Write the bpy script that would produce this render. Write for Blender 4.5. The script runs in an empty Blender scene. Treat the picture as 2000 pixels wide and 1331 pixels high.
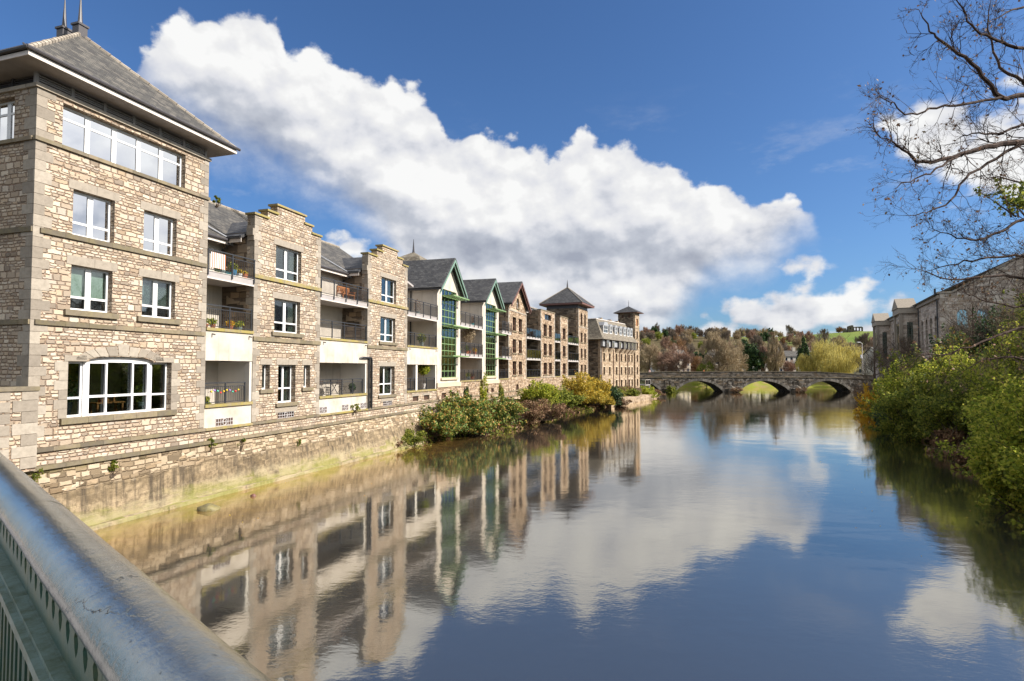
import bpy, math, random
import numpy as np
from mathutils import Vector, Matrix
from mathutils.geometry import tessellate_polygon
random.seed(7); RNG = np.random.default_rng(7)
R = math.radians
SC = bpy.context.scene
COL = SC.collection

# ------------------------------------------------------------------ camera
H = 5.4
cd = bpy.data.cameras.new('camera'); cam = bpy.data.objects.new('camera', cd); COL.objects.link(cam)
cd.sensor_width = 36; cd.lens = 20.0; cd.clip_start = 0.05; cd.clip_end = 6000; cd.shift_y = 0.008
cam.location = (0, 0, H); cam.rotation_euler = (R(90) + math.atan(40 / 1111), 0, 0)
SC.camera = cam
# ------------------------------------------------------------------ light
SUN_AZ, SUN_EL = R(102), R(35)          # azimuth from +Y towards +X
sl = bpy.data.lights.new('sun', 'SUN'); sun = bpy.data.objects.new('sun', sl); COL.objects.link(sun)
sl.energy = 4.3; sl.angle = R(0.6); sl.color = (1.0, 0.93, 0.84)
SD = Vector((math.sin(SUN_AZ) * math.cos(SUN_EL), math.cos(SUN_AZ) * math.cos(SUN_EL), math.sin(SUN_EL)))
sun.rotation_euler = SD.to_track_quat('Z', 'Y').to_euler(); sun.location = (40, 20, 60)
SC.view_settings.view_transform = 'Standard'; SC.view_settings.look = 'None'
SC.view_settings.exposure = 0.82; SC.view_settings.gamma = 1.0
SC.cycles.max_bounces = 8; SC.cycles.transparent_max_bounces = 16
SC.cycles.caustics_reflective = False; SC.cycles.caustics_refractive = False


class N:
    """small helper for writing node graphs as expressions"""
    def __init__(s, nt):
        s.nt = nt; nt.nodes.clear()

    def new(s, t, **k):
        n = s.nt.nodes.new(t)
        for a, b in k.items(): setattr(n, a, b)
        return n

    def put(s, sock, v):
        if v is None: return
        if isinstance(v, bpy.types.NodeSocket): s.nt.links.new(v, sock)
        elif isinstance(v, (tuple, list)) and len(v) == 3 and len(getattr(sock, 'default_value', (0, 0, 0))) == 4:
            sock.default_value = (*v, 1)
        else: sock.default_value = v

    def m(s, op, a, b=None, c=None, clamp=False):
        n = s.new('ShaderNodeMath', operation=op, use_clamp=clamp)
        s.put(n.inputs[0], a); s.put(n.inputs[1], b)
        if c is not None: s.put(n.inputs[2], c)
        return n.outputs[0]

    def add(s, a, b): return s.m('ADD', a, b)
    def sub(s, a, b): return s.m('SUBTRACT', a, b)
    def mul(s, a, b): return s.m('MULTIPLY', a, b)

    def v(s, op, a, b=None):
        n = s.new('ShaderNodeVectorMath', operation=op)
        s.put(n.inputs[0], a); s.put(n.inputs[1], b)
        return n.outputs['Value'] if op in ('DOT_PRODUCT', 'LENGTH') else n.outputs[0]

    def mix(s, f, a, b, mode='MIX'):
        n = s.new('ShaderNodeMix', data_type='RGBA', blend_type=mode, clamp_factor=True)
        s.put(n.inputs[0], f); s.put(n.inputs[6], a); s.put(n.inputs[7], b)
        return n.outputs[2]

    def ramp(s, f, stops, mode='LINEAR'):
        n = s.new('ShaderNodeValToRGB'); e = n.color_ramp; e.interpolation = mode
        while len(e.elements) < len(stops): e.elements.new(0.5)
        for el, (p, c) in zip(e.elements, stops):
            el.position = p; el.color = (*c, 1) if isinstance(c, (tuple, list)) else (c, c, c, 1)
        s.put(n.inputs[0], f); return n.outputs[0]

    def noise(s, vec, scale=1, detail=4, rough=.55, dist=0, out=0):
        n = s.new('ShaderNodeTexNoise'); s.put(n.inputs['Vector'], vec)
        n.inputs['Scale'].default_value = scale; n.inputs['Detail'].default_value = detail
        n.inputs['Roughness'].default_value = rough; n.inputs['Distortion'].default_value = dist
        return n.outputs[out]

    def vor(s, vec, scale=1, feature='F1', metric='EUCLIDEAN', rand=1, dim='3D', smooth=.5):
        n = s.new('ShaderNodeTexVoronoi', feature=feature, voronoi_dimensions=dim)
        if feature != 'DISTANCE_TO_EDGE': n.distance = metric or 'EUCLIDEAN'
        s.put(n.inputs['Vector'], vec); n.inputs['Scale'].default_value = scale
        n.inputs['Randomness'].default_value = rand
        if feature == 'SMOOTH_F1': n.inputs['Smoothness'].default_value = smooth
        return n

    def rng(s, v, a, b, c=0., d=1., smooth=False):
        n = s.new('ShaderNodeMapRange', interpolation_type='SMOOTHSTEP' if smooth else 'LINEAR', clamp=True)
        for i, x in enumerate((v, a, b, c, d)): s.put(n.inputs[i], x)
        return n.outputs[0]

    def vec(s, x=0., y=0., z=0.):
        n = s.new('ShaderNodeCombineXYZ')
        for i, q in enumerate((x, y, z)): s.put(n.inputs[i], q)
        return n.outputs[0]

    def sep(s, v):
        n = s.new('ShaderNodeSeparateXYZ'); s.put(n.inputs[0], v); return n.outputs

    def scale(s, v, sc):
        return s.v('MULTIPLY', v, sc)

    def curve(s, f, pts):
        n = s.new('ShaderNodeFloatCurve'); c = n.mapping.curves[0]
        while len(c.points) < len(pts): c.points.new(.5, .5)
        for p, (x, y) in zip(c.points, pts):
            p.location = (x, y); p.handle_type = 'VECTOR'
        n.mapping.update(); s.put(n.inputs['Value'], f); return n.outputs[0]


# ------------------------------------------------------------------ sky with clouds (directions on the sky dome, azimuth / elevation in degrees)
W = bpy.data.worlds.new('World'); SC.world = W; W.use_nodes = True
g = N(W.node_tree)
sky = g.new('ShaderNodeTexSky', sky_type='NISHITA', sun_disc=False)
sky.sun_elevation = SUN_EL; sky.sun_rotation = SUN_AZ
sky.air_density = 1.0; sky.dust_density = 1.1; sky.ozone_density = 3.0
D_ = g.new('ShaderNodeTexCoord').outputs['Generated']
dx, dy, dz = g.sep(D_)
azd = g.mul(g.m('ARCTAN2', dx, dy), 57.2958)
eld = g.mul(g.m('ARCSINE', dz), 57.2958)
TOP = [(-37.4,15.7),(-35.2,19.1),(-34.0,24.9),(-33.1,27.5),(-31.1,29.8),(-27.6,29.6),(-25.5,31.1),(-22.7,30.6),(-22.1,28.5),(-19.8,28.7),(-15.6,28.5),(-12.4,27.5),(-8.7,25.5),(-6.4,23.3),(-4.9,22.9),(-3.6,23.8),(-0.8,22.8),(2.1,22.3),(3.9,21.0),(5.7,22.1),(7.4,23.9),(8.7,22.8),(10.0,21.2),(11.4,22.3),(13.7,20.9),(16.1,20.1),(18.2,18.3),(20.7,17.6),(22.9,16.4),(25.1,15.6),(27.0,15.9),(27.8,14.6),(28.8,13.2)]
BOT = [(-37.4,16.8),(-35.2,21.0),(-33.7,23.9),(-32.2,21.1),(-28.8,19.2),(-25.5,18.3),(-21.6,17.3),(-18.0,16.8),(-15.6,14.9),(-12.7,12.5),(-10.7,8.2),(-7.7,3.4),(5.1,2.2),(12.7,2.0),(15.2,2.6),(17,4.8),(19,7.6),(20.7,8.5),(24.2,8.5),(27.2,12.0),(28.8,12.5)]
GREY = [(-37.4,18.3),(-32.2,21.7),(-26.3,20.8),(-19.8,18.8),(-15.1,16.6),(-10.2,12.6),(-5.1,11.3),(5.1,11.3),(12.7,11.5),(17.5,10.6),(24.2,11.7),(28.4,13.0)]
def crv(pts):
    pp = [((a + 60) / 120, e / 60) for a, e in pts]
    pp = [(0, pp[0][1])] + pp + [(1, pp[-1][1])]
    return g.mul(g.curve(g.m('MULTIPLY_ADD', azd, 1 / 120, .5, clamp=True), pp), 60)
P_ = g.scale(D_, (1, 1, 1.35))
bil = g.vor(g.v('ADD', P_, g.scale(g.noise(P_, 9, 3, .5, out=1), (.05, .05, .05))), 17, 'SMOOTH_F1', smooth=.35).outputs[0]
bil2 = g.vor(g.v('ADD', P_, g.scale(g.noise(P_, 22, 3, .5, out=1), (.03, .03, .03))), 46, 'SMOOTH_F1', smooth=.3).outputs[0]
n1 = g.noise(P_, 11, 9, .62)
n2 = g.noise(P_, 34, 6, .6)
puff = g.add(g.mul(g.sub(.42, bil), 2.4), g.add(g.mul(g.sub(.4, bil2), 1.2), g.add(g.mul(g.sub(n1, .5), 5.0), g.mul(g.sub(n2, .5), 1.6))))
Tt = g.add(g.sub(crv(TOP), eld), puff)
Bb = g.add(g.sub(eld, crv(BOT)), g.mul(g.sub(g.noise(P_, 8, 8, .6), .5), 7.5))
azp = g.add(azd, g.mul(puff, .5)); inband = g.mul(g.rng(azp, -38.5, -35, smooth=True), g.rng(azp, 28.6, 27.4, smooth=True))
edge = g.mul(g.rng(Tt, -.1, 1.0, smooth=True), g.rng(Bb, -2.2, 4.2, smooth=True))
main = g.mul(edge, inband)
ELL = [(26.8,4.9,7.6,2.9),(30.2,4.9,4.2,2.9),(22.8,5.0,3.2,2.0),(25,2.6,9,1.9),(20.5,3.4,5.5,1.9),(31,3.0,6,1.7),(27.2,9.2,3.9,1.0),(23.4,8.8,2.6,.6),(-16.1,11.7,2.6,1.5),(37.2,18.6,3.8,3.6),(41,16.6,5.8,5.2),(44.5,14.3,5,5),(34.0,20.0,1.8,.9),(34.2,5.6,1.0,.9),(31.8,8.7,.8,.4),(35.4,8.4,.6,.4),(18.9,5.2,1.6,1.2),(33.3,3.2,3.2,.7),(10.2,3.6,12.0,.8),(-26,14.5,1.2,.8),(52,20,8,6),(68,15,25,17),(100,24,20,16),(125,24,20,7),(165,18,24,8),(-150,22,26,8),(-105,20,18,9),(-70,27,10,6)]
f = None
for a, e, ra, re in ELL:
    q = g.v('LENGTH', g.vec(g.mul(g.sub(azd, a), 1 / ra), g.mul(g.sub(eld, e), 1 / re), 0.))
    q = g.mul(g.sub(1.0, q), min(ra, re, 2.2) if re < 10 else 6)
    f = q if f is None else g.m('MAXIMUM', f, q)
small = g.rng(g.add(f, g.mul(puff, .62)), .1, 1.1, smooth=True)
wisp = g.mul(g.rng(g.noise(g.scale(P_, (1, 1, 2.2)), 5, 8, .62), .54, .75, smooth=True), g.mul(g.rng(eld, 2, 7), g.rng(eld, 26, 15)))
high = g.mul(g.rng(g.noise(P_, 3.1, 8, .6), .36, .50, smooth=True), g.m('MAXIMUM', g.rng(eld, 36, 46, smooth=True), g.mul(g.rng(g.m('ABSOLUTE', azd), 54, 66, smooth=True), g.rng(eld, 3, 12, smooth=True))))  # unseen cloud cover overhead and behind, thickened to add fill light
alpha = g.m('MAXIMUM', g.m('MAXIMUM', main, small), g.m('MAXIMUM', g.mul(wisp, .45), high))
# relief: lighter on the side of each billow that faces the sun, greyer towards the flat base
off = g.v('ADD', P_, (SD.x * .012, SD.y * .012, .02))
nr = g.noise(P_, 8, 5, .5); rel = g.mul(g.sub(nr, g.noise(off, 8, 5, .5)), 2.6)
rel2 = g.mul(g.sub(.45, bil), .45)
gd = g.mul(g.sub(eld, crv(GREY)), 1 / 3.4)
gexp = g.m('EXPONENT', g.mul(g.mul(gd, gd), -2.0))
lowm = g.rng(eld, 13, 6)
soft = g.mul(g.add(.05, g.mul(lowm, g.rng(g.noise(g.scale(P_, (1, 1, 3)), 5, 5, .55), .35, .65))), .9)
core = g.mul(g.rng(Tt, .8, 6.5, smooth=True), g.m('MAXIMUM', gexp, g.mul(lowm, soft)))
shade = g.m('ADD', g.sub(g.add(g.add(rel, rel2), .84), g.mul(core, .46)), 0, clamp=True)
ccol = g.ramp(shade, [(0, (.38, .41, .49)), (.38, (.55, .58, .65)), (.64, (.78, .79, .83)), (.88, (.90, .90, .90)), (1, (.98, .98, .97))])
bg1 = g.new('ShaderNodeBackground'); bg2 = g.new('ShaderNodeBackground')
g.put(bg1.inputs[0], g.mix(1.0, sky.outputs[0], (.58, .82, 1.10), 'MULTIPLY')); bg1.inputs[1].default_value = 0.072
glow = g.m('EXPONENT', g.mul(g.sub(g.v('DOT_PRODUCT', D_, tuple(SD)), 1.0), 14))
g.put(bg2.inputs[0], g.mix(1, ccol, g.vec(*[g.m('MULTIPLY_ADD', glow, 1.6, 1.0)] * 3), 'MULTIPLY')); bg2.inputs[1].default_value = 0.56
ms = g.new('ShaderNodeMixShader'); g.put(ms.inputs[0], g.mul(alpha, .98)); g.put(ms.inputs[1], bg1.outputs[0]); g.put(ms.inputs[2], bg2.outputs[0])
wo = g.new('ShaderNodeOutputWorld'); g.put(wo.inputs[0], ms.outputs[0])
W.cycles.sampling_method = 'MANUAL'; W.cycles.sample_map_resolution = 512

# ------------------------------------------------------------------ materials
def mat(name, base, rough=.8, spec=.3, bump=None, bstr=.4, bdist=.02, metallic=0., fn=None, trans=0.):
    m = bpy.data.materials.new(name); m.use_nodes = True
    q = N(m.node_tree); b = q.new('ShaderNodeBsdfPrincipled'); o = q.new('ShaderNodeOutputMaterial')
    col = base; h = bump; ro = rough
    if fn:
        r_ = fn(q); col = r_.get('col', base); h = r_.get('h'); ro = r_.get('rough', rough)
    q.put(b.inputs['Base Color'], col); q.put(b.inputs['Roughness'], ro)
    b.inputs['Specular IOR Level'].default_value = spec; b.inputs['Metallic'].default_value = metallic
    if h is not None:
        bp = q.new('ShaderNodeBump'); bp.inputs['Strength'].default_value = bstr; bp.inputs['Distance'].default_value = bdist
        q.put(bp.inputs['Height'], h); q.put(b.inputs['Normal'], bp.outputs[0])
    q.put(o.inputs[0], b.outputs[0])
    if trans:
        t = q.new('ShaderNodeBsdfTranslucent'); q.put(t.inputs[0], col)
        ms_ = q.new('ShaderNodeMixShader'); ms_.inputs[0].default_value = trans
        q.put(ms_.inputs[1], b.outputs[0]); q.put(ms_.inputs[2], t.outputs[0]); q.put(o.inputs[0], ms_.outputs[0])
    return m

def UV(q): return q.new('ShaderNodeUVMap', uv_map='UVMap').outputs[0]
def OBJ(q): return q.new('ShaderNodeTexCoord').outputs['Object']
def GEO(q): return q.new('ShaderNodeNewGeometry')
def ISL(q): return GEO(q).outputs['Random Per Island']

def rubble(q, su=4.1, sv=8.6, stones=None, mortar=(.46, .32, .23), dirt=.35, vein=1.0, uvn=None):
    stones = stones or [(0, (.26, .21, .165)), (.16, (.38, .31, .24)), (.38, (.48, .385, .285)), (.6, (.57, .465, .35)), (.8, (.66, .57, .45)), (1, (.44, .375, .315))]
    uv = uvn if uvn is not None else UV(q)
    # roughly coursed rubble: rows of uneven height, each cut into stones of uneven length, corners rounded off
    w = q.v('ADD', uv, q.scale(q.noise(uv, 2.2, 2, .5, out=1), (.07, .075, 0)))
    w = q.v('ADD', w, q.scale(q.noise(uv, 9, 3, .55, out=1), (.045, .035, 0)))
    wx, wy, _ = q.sep(w)
    def rows(kx, ky, seed):
        vv = q.mul(q.add(wy, q.mul(q.noise(q.vec(0., q.mul(wy, .9), seed), 2.3, 1, .5), .30)), ky)
        row = q.m('FLOOR', vv); fr_ = q.m('FRACT', vv)
        ez = q.mul(q.m('MINIMUM', fr_, q.sub(1, fr_)), 1 / ky)
        def vo(feat):
            n = q.new('ShaderNodeTexVoronoi', feature=feat, voronoi_dimensions='1D'); n.inputs['Scale'].default_value = 1; n.inputs['Randomness'].default_value = .85
            q.put(n.inputs['W'], q.add(q.mul(wx, kx), q.m('MULTIPLY_ADD', row, 17.37, seed))); return n
        ex = q.mul(vo('DISTANCE_TO_EDGE').outputs[0], 1 / kx); c = vo('F1').outputs['Color']
        A = q.sub(1, q.m('MULTIPLY', ex, 1 / .042, clamp=True)); B_ = q.sub(1, q.m('MULTIPLY', ez, 1 / .036, clamp=True))
        return q.sub(1, q.m('SQRT', q.add(q.mul(A, A), q.mul(B_, B_)))), c
    e1, c1 = rows(su, sv, 3.1); e2, c2 = rows(su * .72, sv * .60, 8.7)
    big = q.m('GREATER_THAN', q.noise(q.scale(uv, (.6, 1.9, 1)), 1.0, 2, .5), .53)
    e = q.add(q.mul(e1, q.sub(1, big)), q.mul(e2, big)); cc = q.mix(big, c1, c2)
    e = q.mul(q.add(e, q.mul(q.sub(q.noise(uv, 20, 4, .65), .5), .45)), .42)
    stone = q.rng(e, .02, .15, smooth=True)
    r = q.sep(cc)
    sc = q.ramp(r[0], stones)
    sc = q.mix(q.mul(q.rng(q.noise(uv, 22, 6, .7), .35, .75), .45), sc, q.mix(.5, sc, (.20, .16, .12)))
    sc = q.mix(q.mul(q.rng(r[1], .7, 1), .35), sc, (.44, .30, .17))
    mc = q.mix(q.rng(q.noise(uv, .6, 4, .6), .35, .65), mortar, tuple(x * .72 for x in mortar))
    # a thin dark line hugging each stone, its edge shadow put into the colour
    edge_shade = q.mul(q.rng(e, -.02, .05, smooth=True), q.rng(e, .15, .07, smooth=True))
    col = q.mix(stone, mc, sc)
    col = q.mix(q.mul(edge_shade, .62 * vein), col, (.10, .07, .05))
    stain = q.rng(q.noise(q.scale(uv, (.5, .22, 1)), 1.3, 7, .62), .48, .72)
    col = q.mix(q.mul(stain, dirt), col, q.mix(1, col, (.52, .50, .46), 'MULTIPLY'))
    h = q.add(q.mul(q.rng(e, .03, .34, smooth=True), .8), q.mul(q.noise(uv, 26, 6, .65), .35))
    return {'col': col, 'h': h}

def ashlar_fn(c1, c2, c3, moss=0., dark=.35):
    def fn(q):
        o = OBJ(q); r = ISL(q)
        c = q.ramp(r, [(0, c1), (.5, c2), (1, c3)])
        n = q.noise(o, 6, 8, .68)
        c = q.mix(q.mul(q.rng(n, .42, .72), dark), c, (.10, .085, .065))
        if moss:
            c = q.mix(q.mul(q.rng(q.noise(o, 2.6, 6, .65), .42, .60), moss), c, (.34, .28, .07))
        return {'col': c, 'h': q.noise(o, 14, 8, .7)}
    return fn

M = {}
M['rubble'] = mat('rubble_stone', None, .9, .15, bstr=1.0, bdist=.05, fn=lambda q: rubble(q))
M['rubble_far'] = mat('rubble_stone_far', None, .9, .15, bstr=.9, bdist=.05, fn=lambda q: rubble(q, 2.9, 6.4, [(0, (.17, .115, .075)), (.3, (.36, .26, .175)), (.6, (.52, .39, .27)), (.85, (.62, .49, .36)), (1, (.33, .26, .20))], (.43, .29, .20), .45))
M['rubble_mill'] = mat('rubble_stone_mill', None, .9, .15, bstr=.8, bdist=.05, fn=lambda q: rubble(q, 2.2, 5.4, [(0, (.20, .14, .09)), (.3, (.40, .30, .20)), (.6, (.55, .43, .30)), (1, (.48, .38, .28))], (.50, .37, .26), .35))
M['rubble_shaded'] = mat('rubble_stone_shaded', None, .92, .1, bstr=.9, bdist=.05, fn=lambda q: rubble(q, 1.7, 4.2, [(0, (.06, .05, .04)), (.4, (.14, .11, .085)), (.75, (.24, .19, .14)), (1, (.34, .28, .21))], (.16, .12, .09), .6))  # darker copy of the rubble: shade of the side faces put into its colour
M['ashlar'] = mat('dressed_stone', None, .85, .2, bstr=.5, bdist=.02, fn=ashlar_fn((.26, .225, .185), (.345, .30, .245), (.42, .37, .305)))
M['sill'] = mat('weathered_sill_stone', None, .85, .2, bstr=.5, bdist=.02, fn=ashlar_fn((.13, .11, .085), (.20, .17, .125), (.27, .22, .16), .15, .6))
M['moss_stone'] = mat('mossy_coping_stone', None, .9, .1, bstr=.6, bdist=.02, fn=ashlar_fn((.24, .20, .13), (.30, .25, .15), (.36, .29, .18), .75, .5))

def render_fn(base, stainc=(.30, .25, .18), amt=.45, streak=.5):
    def fn(q):
        uv = UV(q)
        c = q.mix(q.mul(q.rng(q.noise(uv, 40, 5, .7), .35, .7), .28), base, tuple(x * .62 for x in base))
        c = q.mix(q.mul(q.rng(q.noise(uv, .9, 7, .6), .45, .75), amt), c, stainc)
        c = q.mix(q.mul(q.rng(q.noise(q.scale(uv, (3.2, .28, 1)), 1, 6, .6), .55, .75), streak), c, stainc)
        return {'col': c, 'h': q.noise(uv, 55, 5, .7)}
    return fn
M['render'] = mat('harled_render', None, .95, .1, bstr=.6, bdist=.02, fn=render_fn((.61, .555, .485), amt=.6, streak=.7))
M['render_grey'] = mat('grey_harled_render', None, .95, .1, bstr=.6, bdist=.02, fn=render_fn((.56, .51, .44), (.30, .26, .21)))
M['render_white'] = mat('smooth_white_render', None, .9, .1, bstr=.3, bdist=.01, fn=render_fn((.66, .63, .58), (.42, .44, .36), .25, .2))
M['concrete'] = mat('precast_sill_concrete', None, .9, .15, bstr=.3, bdist=.01, fn=render_fn((.62, .50, .37), (.34, .26, .18), .4, .5))

def slate_fn(c0, c1, c2, lichen=.3):
    def fn(q):
        uv = UV(q)
        w = q.v('ADD', uv, q.scale(q.noise(uv, 5, 3, .5, out=1), (.02, .02, 0)))
        b = q.new('ShaderNodeTexBrick', offset=.5); q.put(b.inputs['Vector'], w)
        b.inputs['Color1'].default_value = (0, 0, 0, 1); b.inputs['Color2'].default_value = (1, 1, 1, 1); b.inputs['Mortar'].default_value = (.0, .0, .0, 1)
        b.inputs['Scale'].default_value = 1; b.inputs['Brick Width'].default_value = .30; b.inputs['Row Height'].default_value = .19
        b.inputs['Mortar Size'].default_value = .012; b.inputs['Mortar Smooth'].default_value = .2
        c = q.ramp(b.outputs[0], [(0, c0), (.5, c1), (1, c2)])
        c = q.mix(q.mul(q.rng(q.noise(uv, 1.1, 7, .65), .5, .72), .5), c, tuple(x * .5 for x in c0))
        c = q.mix(q.mul(q.rng(q.noise(q.scale(uv, (1, 1.5, 1)), 7, 4, .6), .60, .68), lichen), c, (.42, .38, .30))
        c = q.mix(q.mul(b.outputs[1], .7), c, (.02, .02, .02))
        row = q.m('FRACT', q.mul(q.sep(w)[1], 1 / .19))
        h = q.add(q.mul(q.sub(1, row), .8), q.add(q.mul(b.outputs[0], .4), q.mul(q.noise(uv, 20, 4, .6), .3)))
        return {'col': c, 'h': h}
    return fn
M['slate'] = mat('grey_slate', None, .62, .4, bstr=.8, bdist=.03, fn=slate_fn((.05, .046, .043), (.085, .08, .07), (.145, .13, .11), .3))
M['slate_dark'] = mat('dark_slate', None, .6, .4, bstr=.8, bdist=.03, fn=slate_fn((.03, .03, .033), (.05, .05, .054), (.085, .085, .085), .3))
M['slate_tan'] = mat('tan_weathered_slate', None, .7, .3, bstr=.7, bdist=.03, fn=slate_fn((.15, .125, .095), (.205, .175, .13), (.27, .235, .18), .15))

def flat(name, c, rough=.5, spec=.4, var=.12, sc=6, metallic=0.):
    return mat(name, None, rough, spec, bstr=.15, bdist=.005, metallic=metallic,
               fn=lambda q: {'col': q.mix(q.mul(q.rng(q.noise(OBJ(q), sc, 5, .65), .4, .7), var), c, tuple(x * .45 for x in c)), 'h': q.noise(OBJ(q), 30, 4, .6)})
M['white'] = flat('white_paint', (.80, .80, .80), .35, .5, .10)
M['fascia'] = flat('pale_fascia_paint', (.66, .60, .55), .5, .4, .2)
M['green'] = flat('green_paint', (.20, .31, .13), .4, .5, .25)
M['sea_green'] = flat('sea_green_bargeboard_paint', (.19, .30, .24), .45, .4, .3)
M['brown'] = flat('brown_paint', (.14, .065, .045), .5, .4, .3)
M['redbrown'] = flat('red_brown_bargeboard_paint', (.18, .085, .07), .5, .4, .3)
M['iron'] = flat('dark_iron', (.035, .038, .045), .4, .5, .3)
M['pipe'] = flat('black_downpipe', (.02, .02, .022), .35, .5, .3)
M['gutter'] = flat('dark_gutter', (.07, .065, .07), .4, .5, .3)
M['steel'] = flat('galvanised_steel', (.52, .50, .50), .5, .5, .35)
M['panelgrey'] = flat('grey_fascia_panel', (.40, .37, .36), .6, .3, .35, 2)
M['wood'] = flat('warm_timber', (.42, .17, .06), .55, .3, .35, 9)
M['darkwood'] = flat('dark_timber_frame', (.055, .035, .025), .6, .3, .3)
M['interior'] = flat('dim_room', (.55, .47, .34), .9, .1, .1, 1)
M['curtain'] = mat('pale_curtain', None, .9, .1, bstr=.5, bdist=.03, fn=lambda q: {'col': (.66, .70, .60), 'h': q.m('SINE', q.mul(q.sep(UV(q))[0], 38))}, trans=.25)
M['blind'] = flat('pale_roller_blind', (.70, .76, .68), .8, .2, .08)
M['navy'] = flat('navy_spandrel_panel', (.02, .045, .09), .15, .6, .1)
M['soil'] = flat('soil', (.05, .035, .025), .9, .1, .4)
M['opening_shade'] = flat('dark_opening_shade', (.09, .055, .04), .9, .1, .4)  # dark colour stands in for the shade inside vents, louvres and slots
M['lead'] = flat('lead_flashing', (.36, .37, .39), .4, .5, .3)

def glass_mat(name, tint, base=.10, gain=.95):
    m = bpy.data.materials.new(name); m.use_nodes = True; q = N(m.node_tree)
    t = q.new('ShaderNodeBsdfTransparent'); t.inputs[0].default_value = (*tint, 1)
    gl = q.new('ShaderNodeBsdfGlossy'); gl.inputs['Roughness'].default_value = .015; gl.inputs[0].default_value = (.95, .97, 1, 1)
    bp = q.new('ShaderNodeBump'); bp.inputs['Strength'].default_value = .06; bp.inputs['Distance'].default_value = .02
    q.put(bp.inputs['Height'], q.noise(q.v('ADD', OBJ(q), q.new('ShaderNodeObjectInfo').outputs['Location']), 1.3, 2, .5)); q.put(gl.inputs['Normal'], bp.outputs[0])
    fr = q.new('ShaderNodeFresnel'); fr.inputs[0].default_value = 1.55
    ms_ = q.new('ShaderNodeMixShader'); q.put(ms_.inputs[0], q.m('MULTIPLY_ADD', fr.outputs[0], gain, base, clamp=True))
    q.put(ms_.inputs[1], t.outputs[0]); q.put(ms_.inputs[2], gl.outputs[0])
    o = q.new('ShaderNodeOutputMaterial'); q.put(o.inputs[0], ms_.outputs[0]); return m
M['glass'] = glass_mat('window_glass', (.72, .78, .76), .06, .85)
M['glass_hi'] = glass_mat('bright_window_glass', (.35, .42, .48), .80, .9)
M['glass_bal'] = glass_mat('green_balustrade_glass', (.42, .60, .52), .12, .9)

def leafmat(name, cols, trans=.3, rough=.55):
    cols = [tuple(min(.85, x * 1.6) for x in c) for c in cols]
    def fn(q):
        r = ISL(q)
        c = q.ramp(r, [(i / (len(cols) - 1), x) for i, x in enumerate(cols)])
        c = q.mix(q.mul(q.rng(q.noise(OBJ(q), .9, 3, .6), .35, .65), .28), c, cols[0])
        return {'col': c}
    return mat(name, None, rough, .25, fn=fn, trans=trans)
M['leaf_lime'] = leafmat('lime_green_leaves', [(.075, .10, .016), (.15, .19, .025), (.26, .30, .035), (.40, .40, .06), (.48, .43, .08)], .6)
M['leaf_olive'] = leafmat('olive_leaves', [(.045, .065, .014), (.10, .13, .025), (.20, .225, .035), (.34, .31, .06)], .55)
M['leaf_dark'] = leafmat('dark_evergreen_leaves', [(.012, .026, .012), (.02, .045, .018), (.04, .075, .025), (.075, .11, .03)], .15)
M['leaf_ivy'] = leafmat('mixed_autumn_ivy_leaves', [(.03, .06, .015), (.07, .12, .025), (.13, .18, .035), (.30, .26, .05), (.36, .18, .06), (.11, .17, .05), (.06, .11, .03)], .25)
M['leaf_yellow'] = leafmat('yellow_autumn_leaves', [(.12, .10, .02), (.35, .26, .04), (.52, .36, .05), (.20, .22, .05)], .35)
M['leaf_willow'] = leafmat('willow_yellow_leaves', [(.16, .14, .04), (.36, .31, .09), (.52, .43, .13), (.28, .27, .09)], .35)
M['leaf_orange'] = leafmat('orange_yellow_leaves', [(.35, .18, .02), (.62, .35, .03), (.70, .42, .05)], .35)
M['leaf_brown'] = leafmat('brown_dead_leaves', [(.07, .04, .02), (.16, .09, .05), (.22, .13, .08), (.12, .10, .04)], .2)
M['twig_tan'] = leafmat('tan_twigs', [(.13, .095, .06), (.24, .185, .12), (.33, .26, .17), (.20, .17, .09)], .1, .9)
M['twig_pink'] = leafmat('pinkish_brown_twigs', [(.12, .075, .055), (.22, .14, .10), (.30, .20, .145)], .1, .9)
M['twig_grey'] = leafmat('grey_brown_twigs', [(.06, .05, .04), (.11, .085, .07), (.17, .13, .10), (.09, .09, .05)], .1, .9)
M['twig_rust'] = leafmat('rust_leaves', [(.09, .055, .035), (.18, .10, .05), (.24, .14, .06)], .1, .9)
def bark_fn(a, b):
    return lambda q: {'col': q.mix(q.rng(q.noise(q.scale(OBJ(q), (1, 1, .3)), 9, 6, .65), .35, .65), a, b), 'h': q.noise(q.scale(OBJ(q), (1, 1, .25)), 14, 6, .7)}
M['bark'] = mat('grey_brown_bark', None, .9, .1, bstr=.6, bdist=.02, fn=bark_fn((.075, .055, .04), (.17, .13, .10)))
M['bark_dark'] = mat('dark_twig_bark', None, .85, .15, bstr=.4, bdist=.01, fn=bark_fn((.03, .02, .017), (.10, .065, .05)))
M['bark_pale'] = mat('pale_bark', None, .9, .1, bstr=.4, bdist=.01, fn=bark_fn((.20, .16, .11), (.34, .28, .20)))

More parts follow.
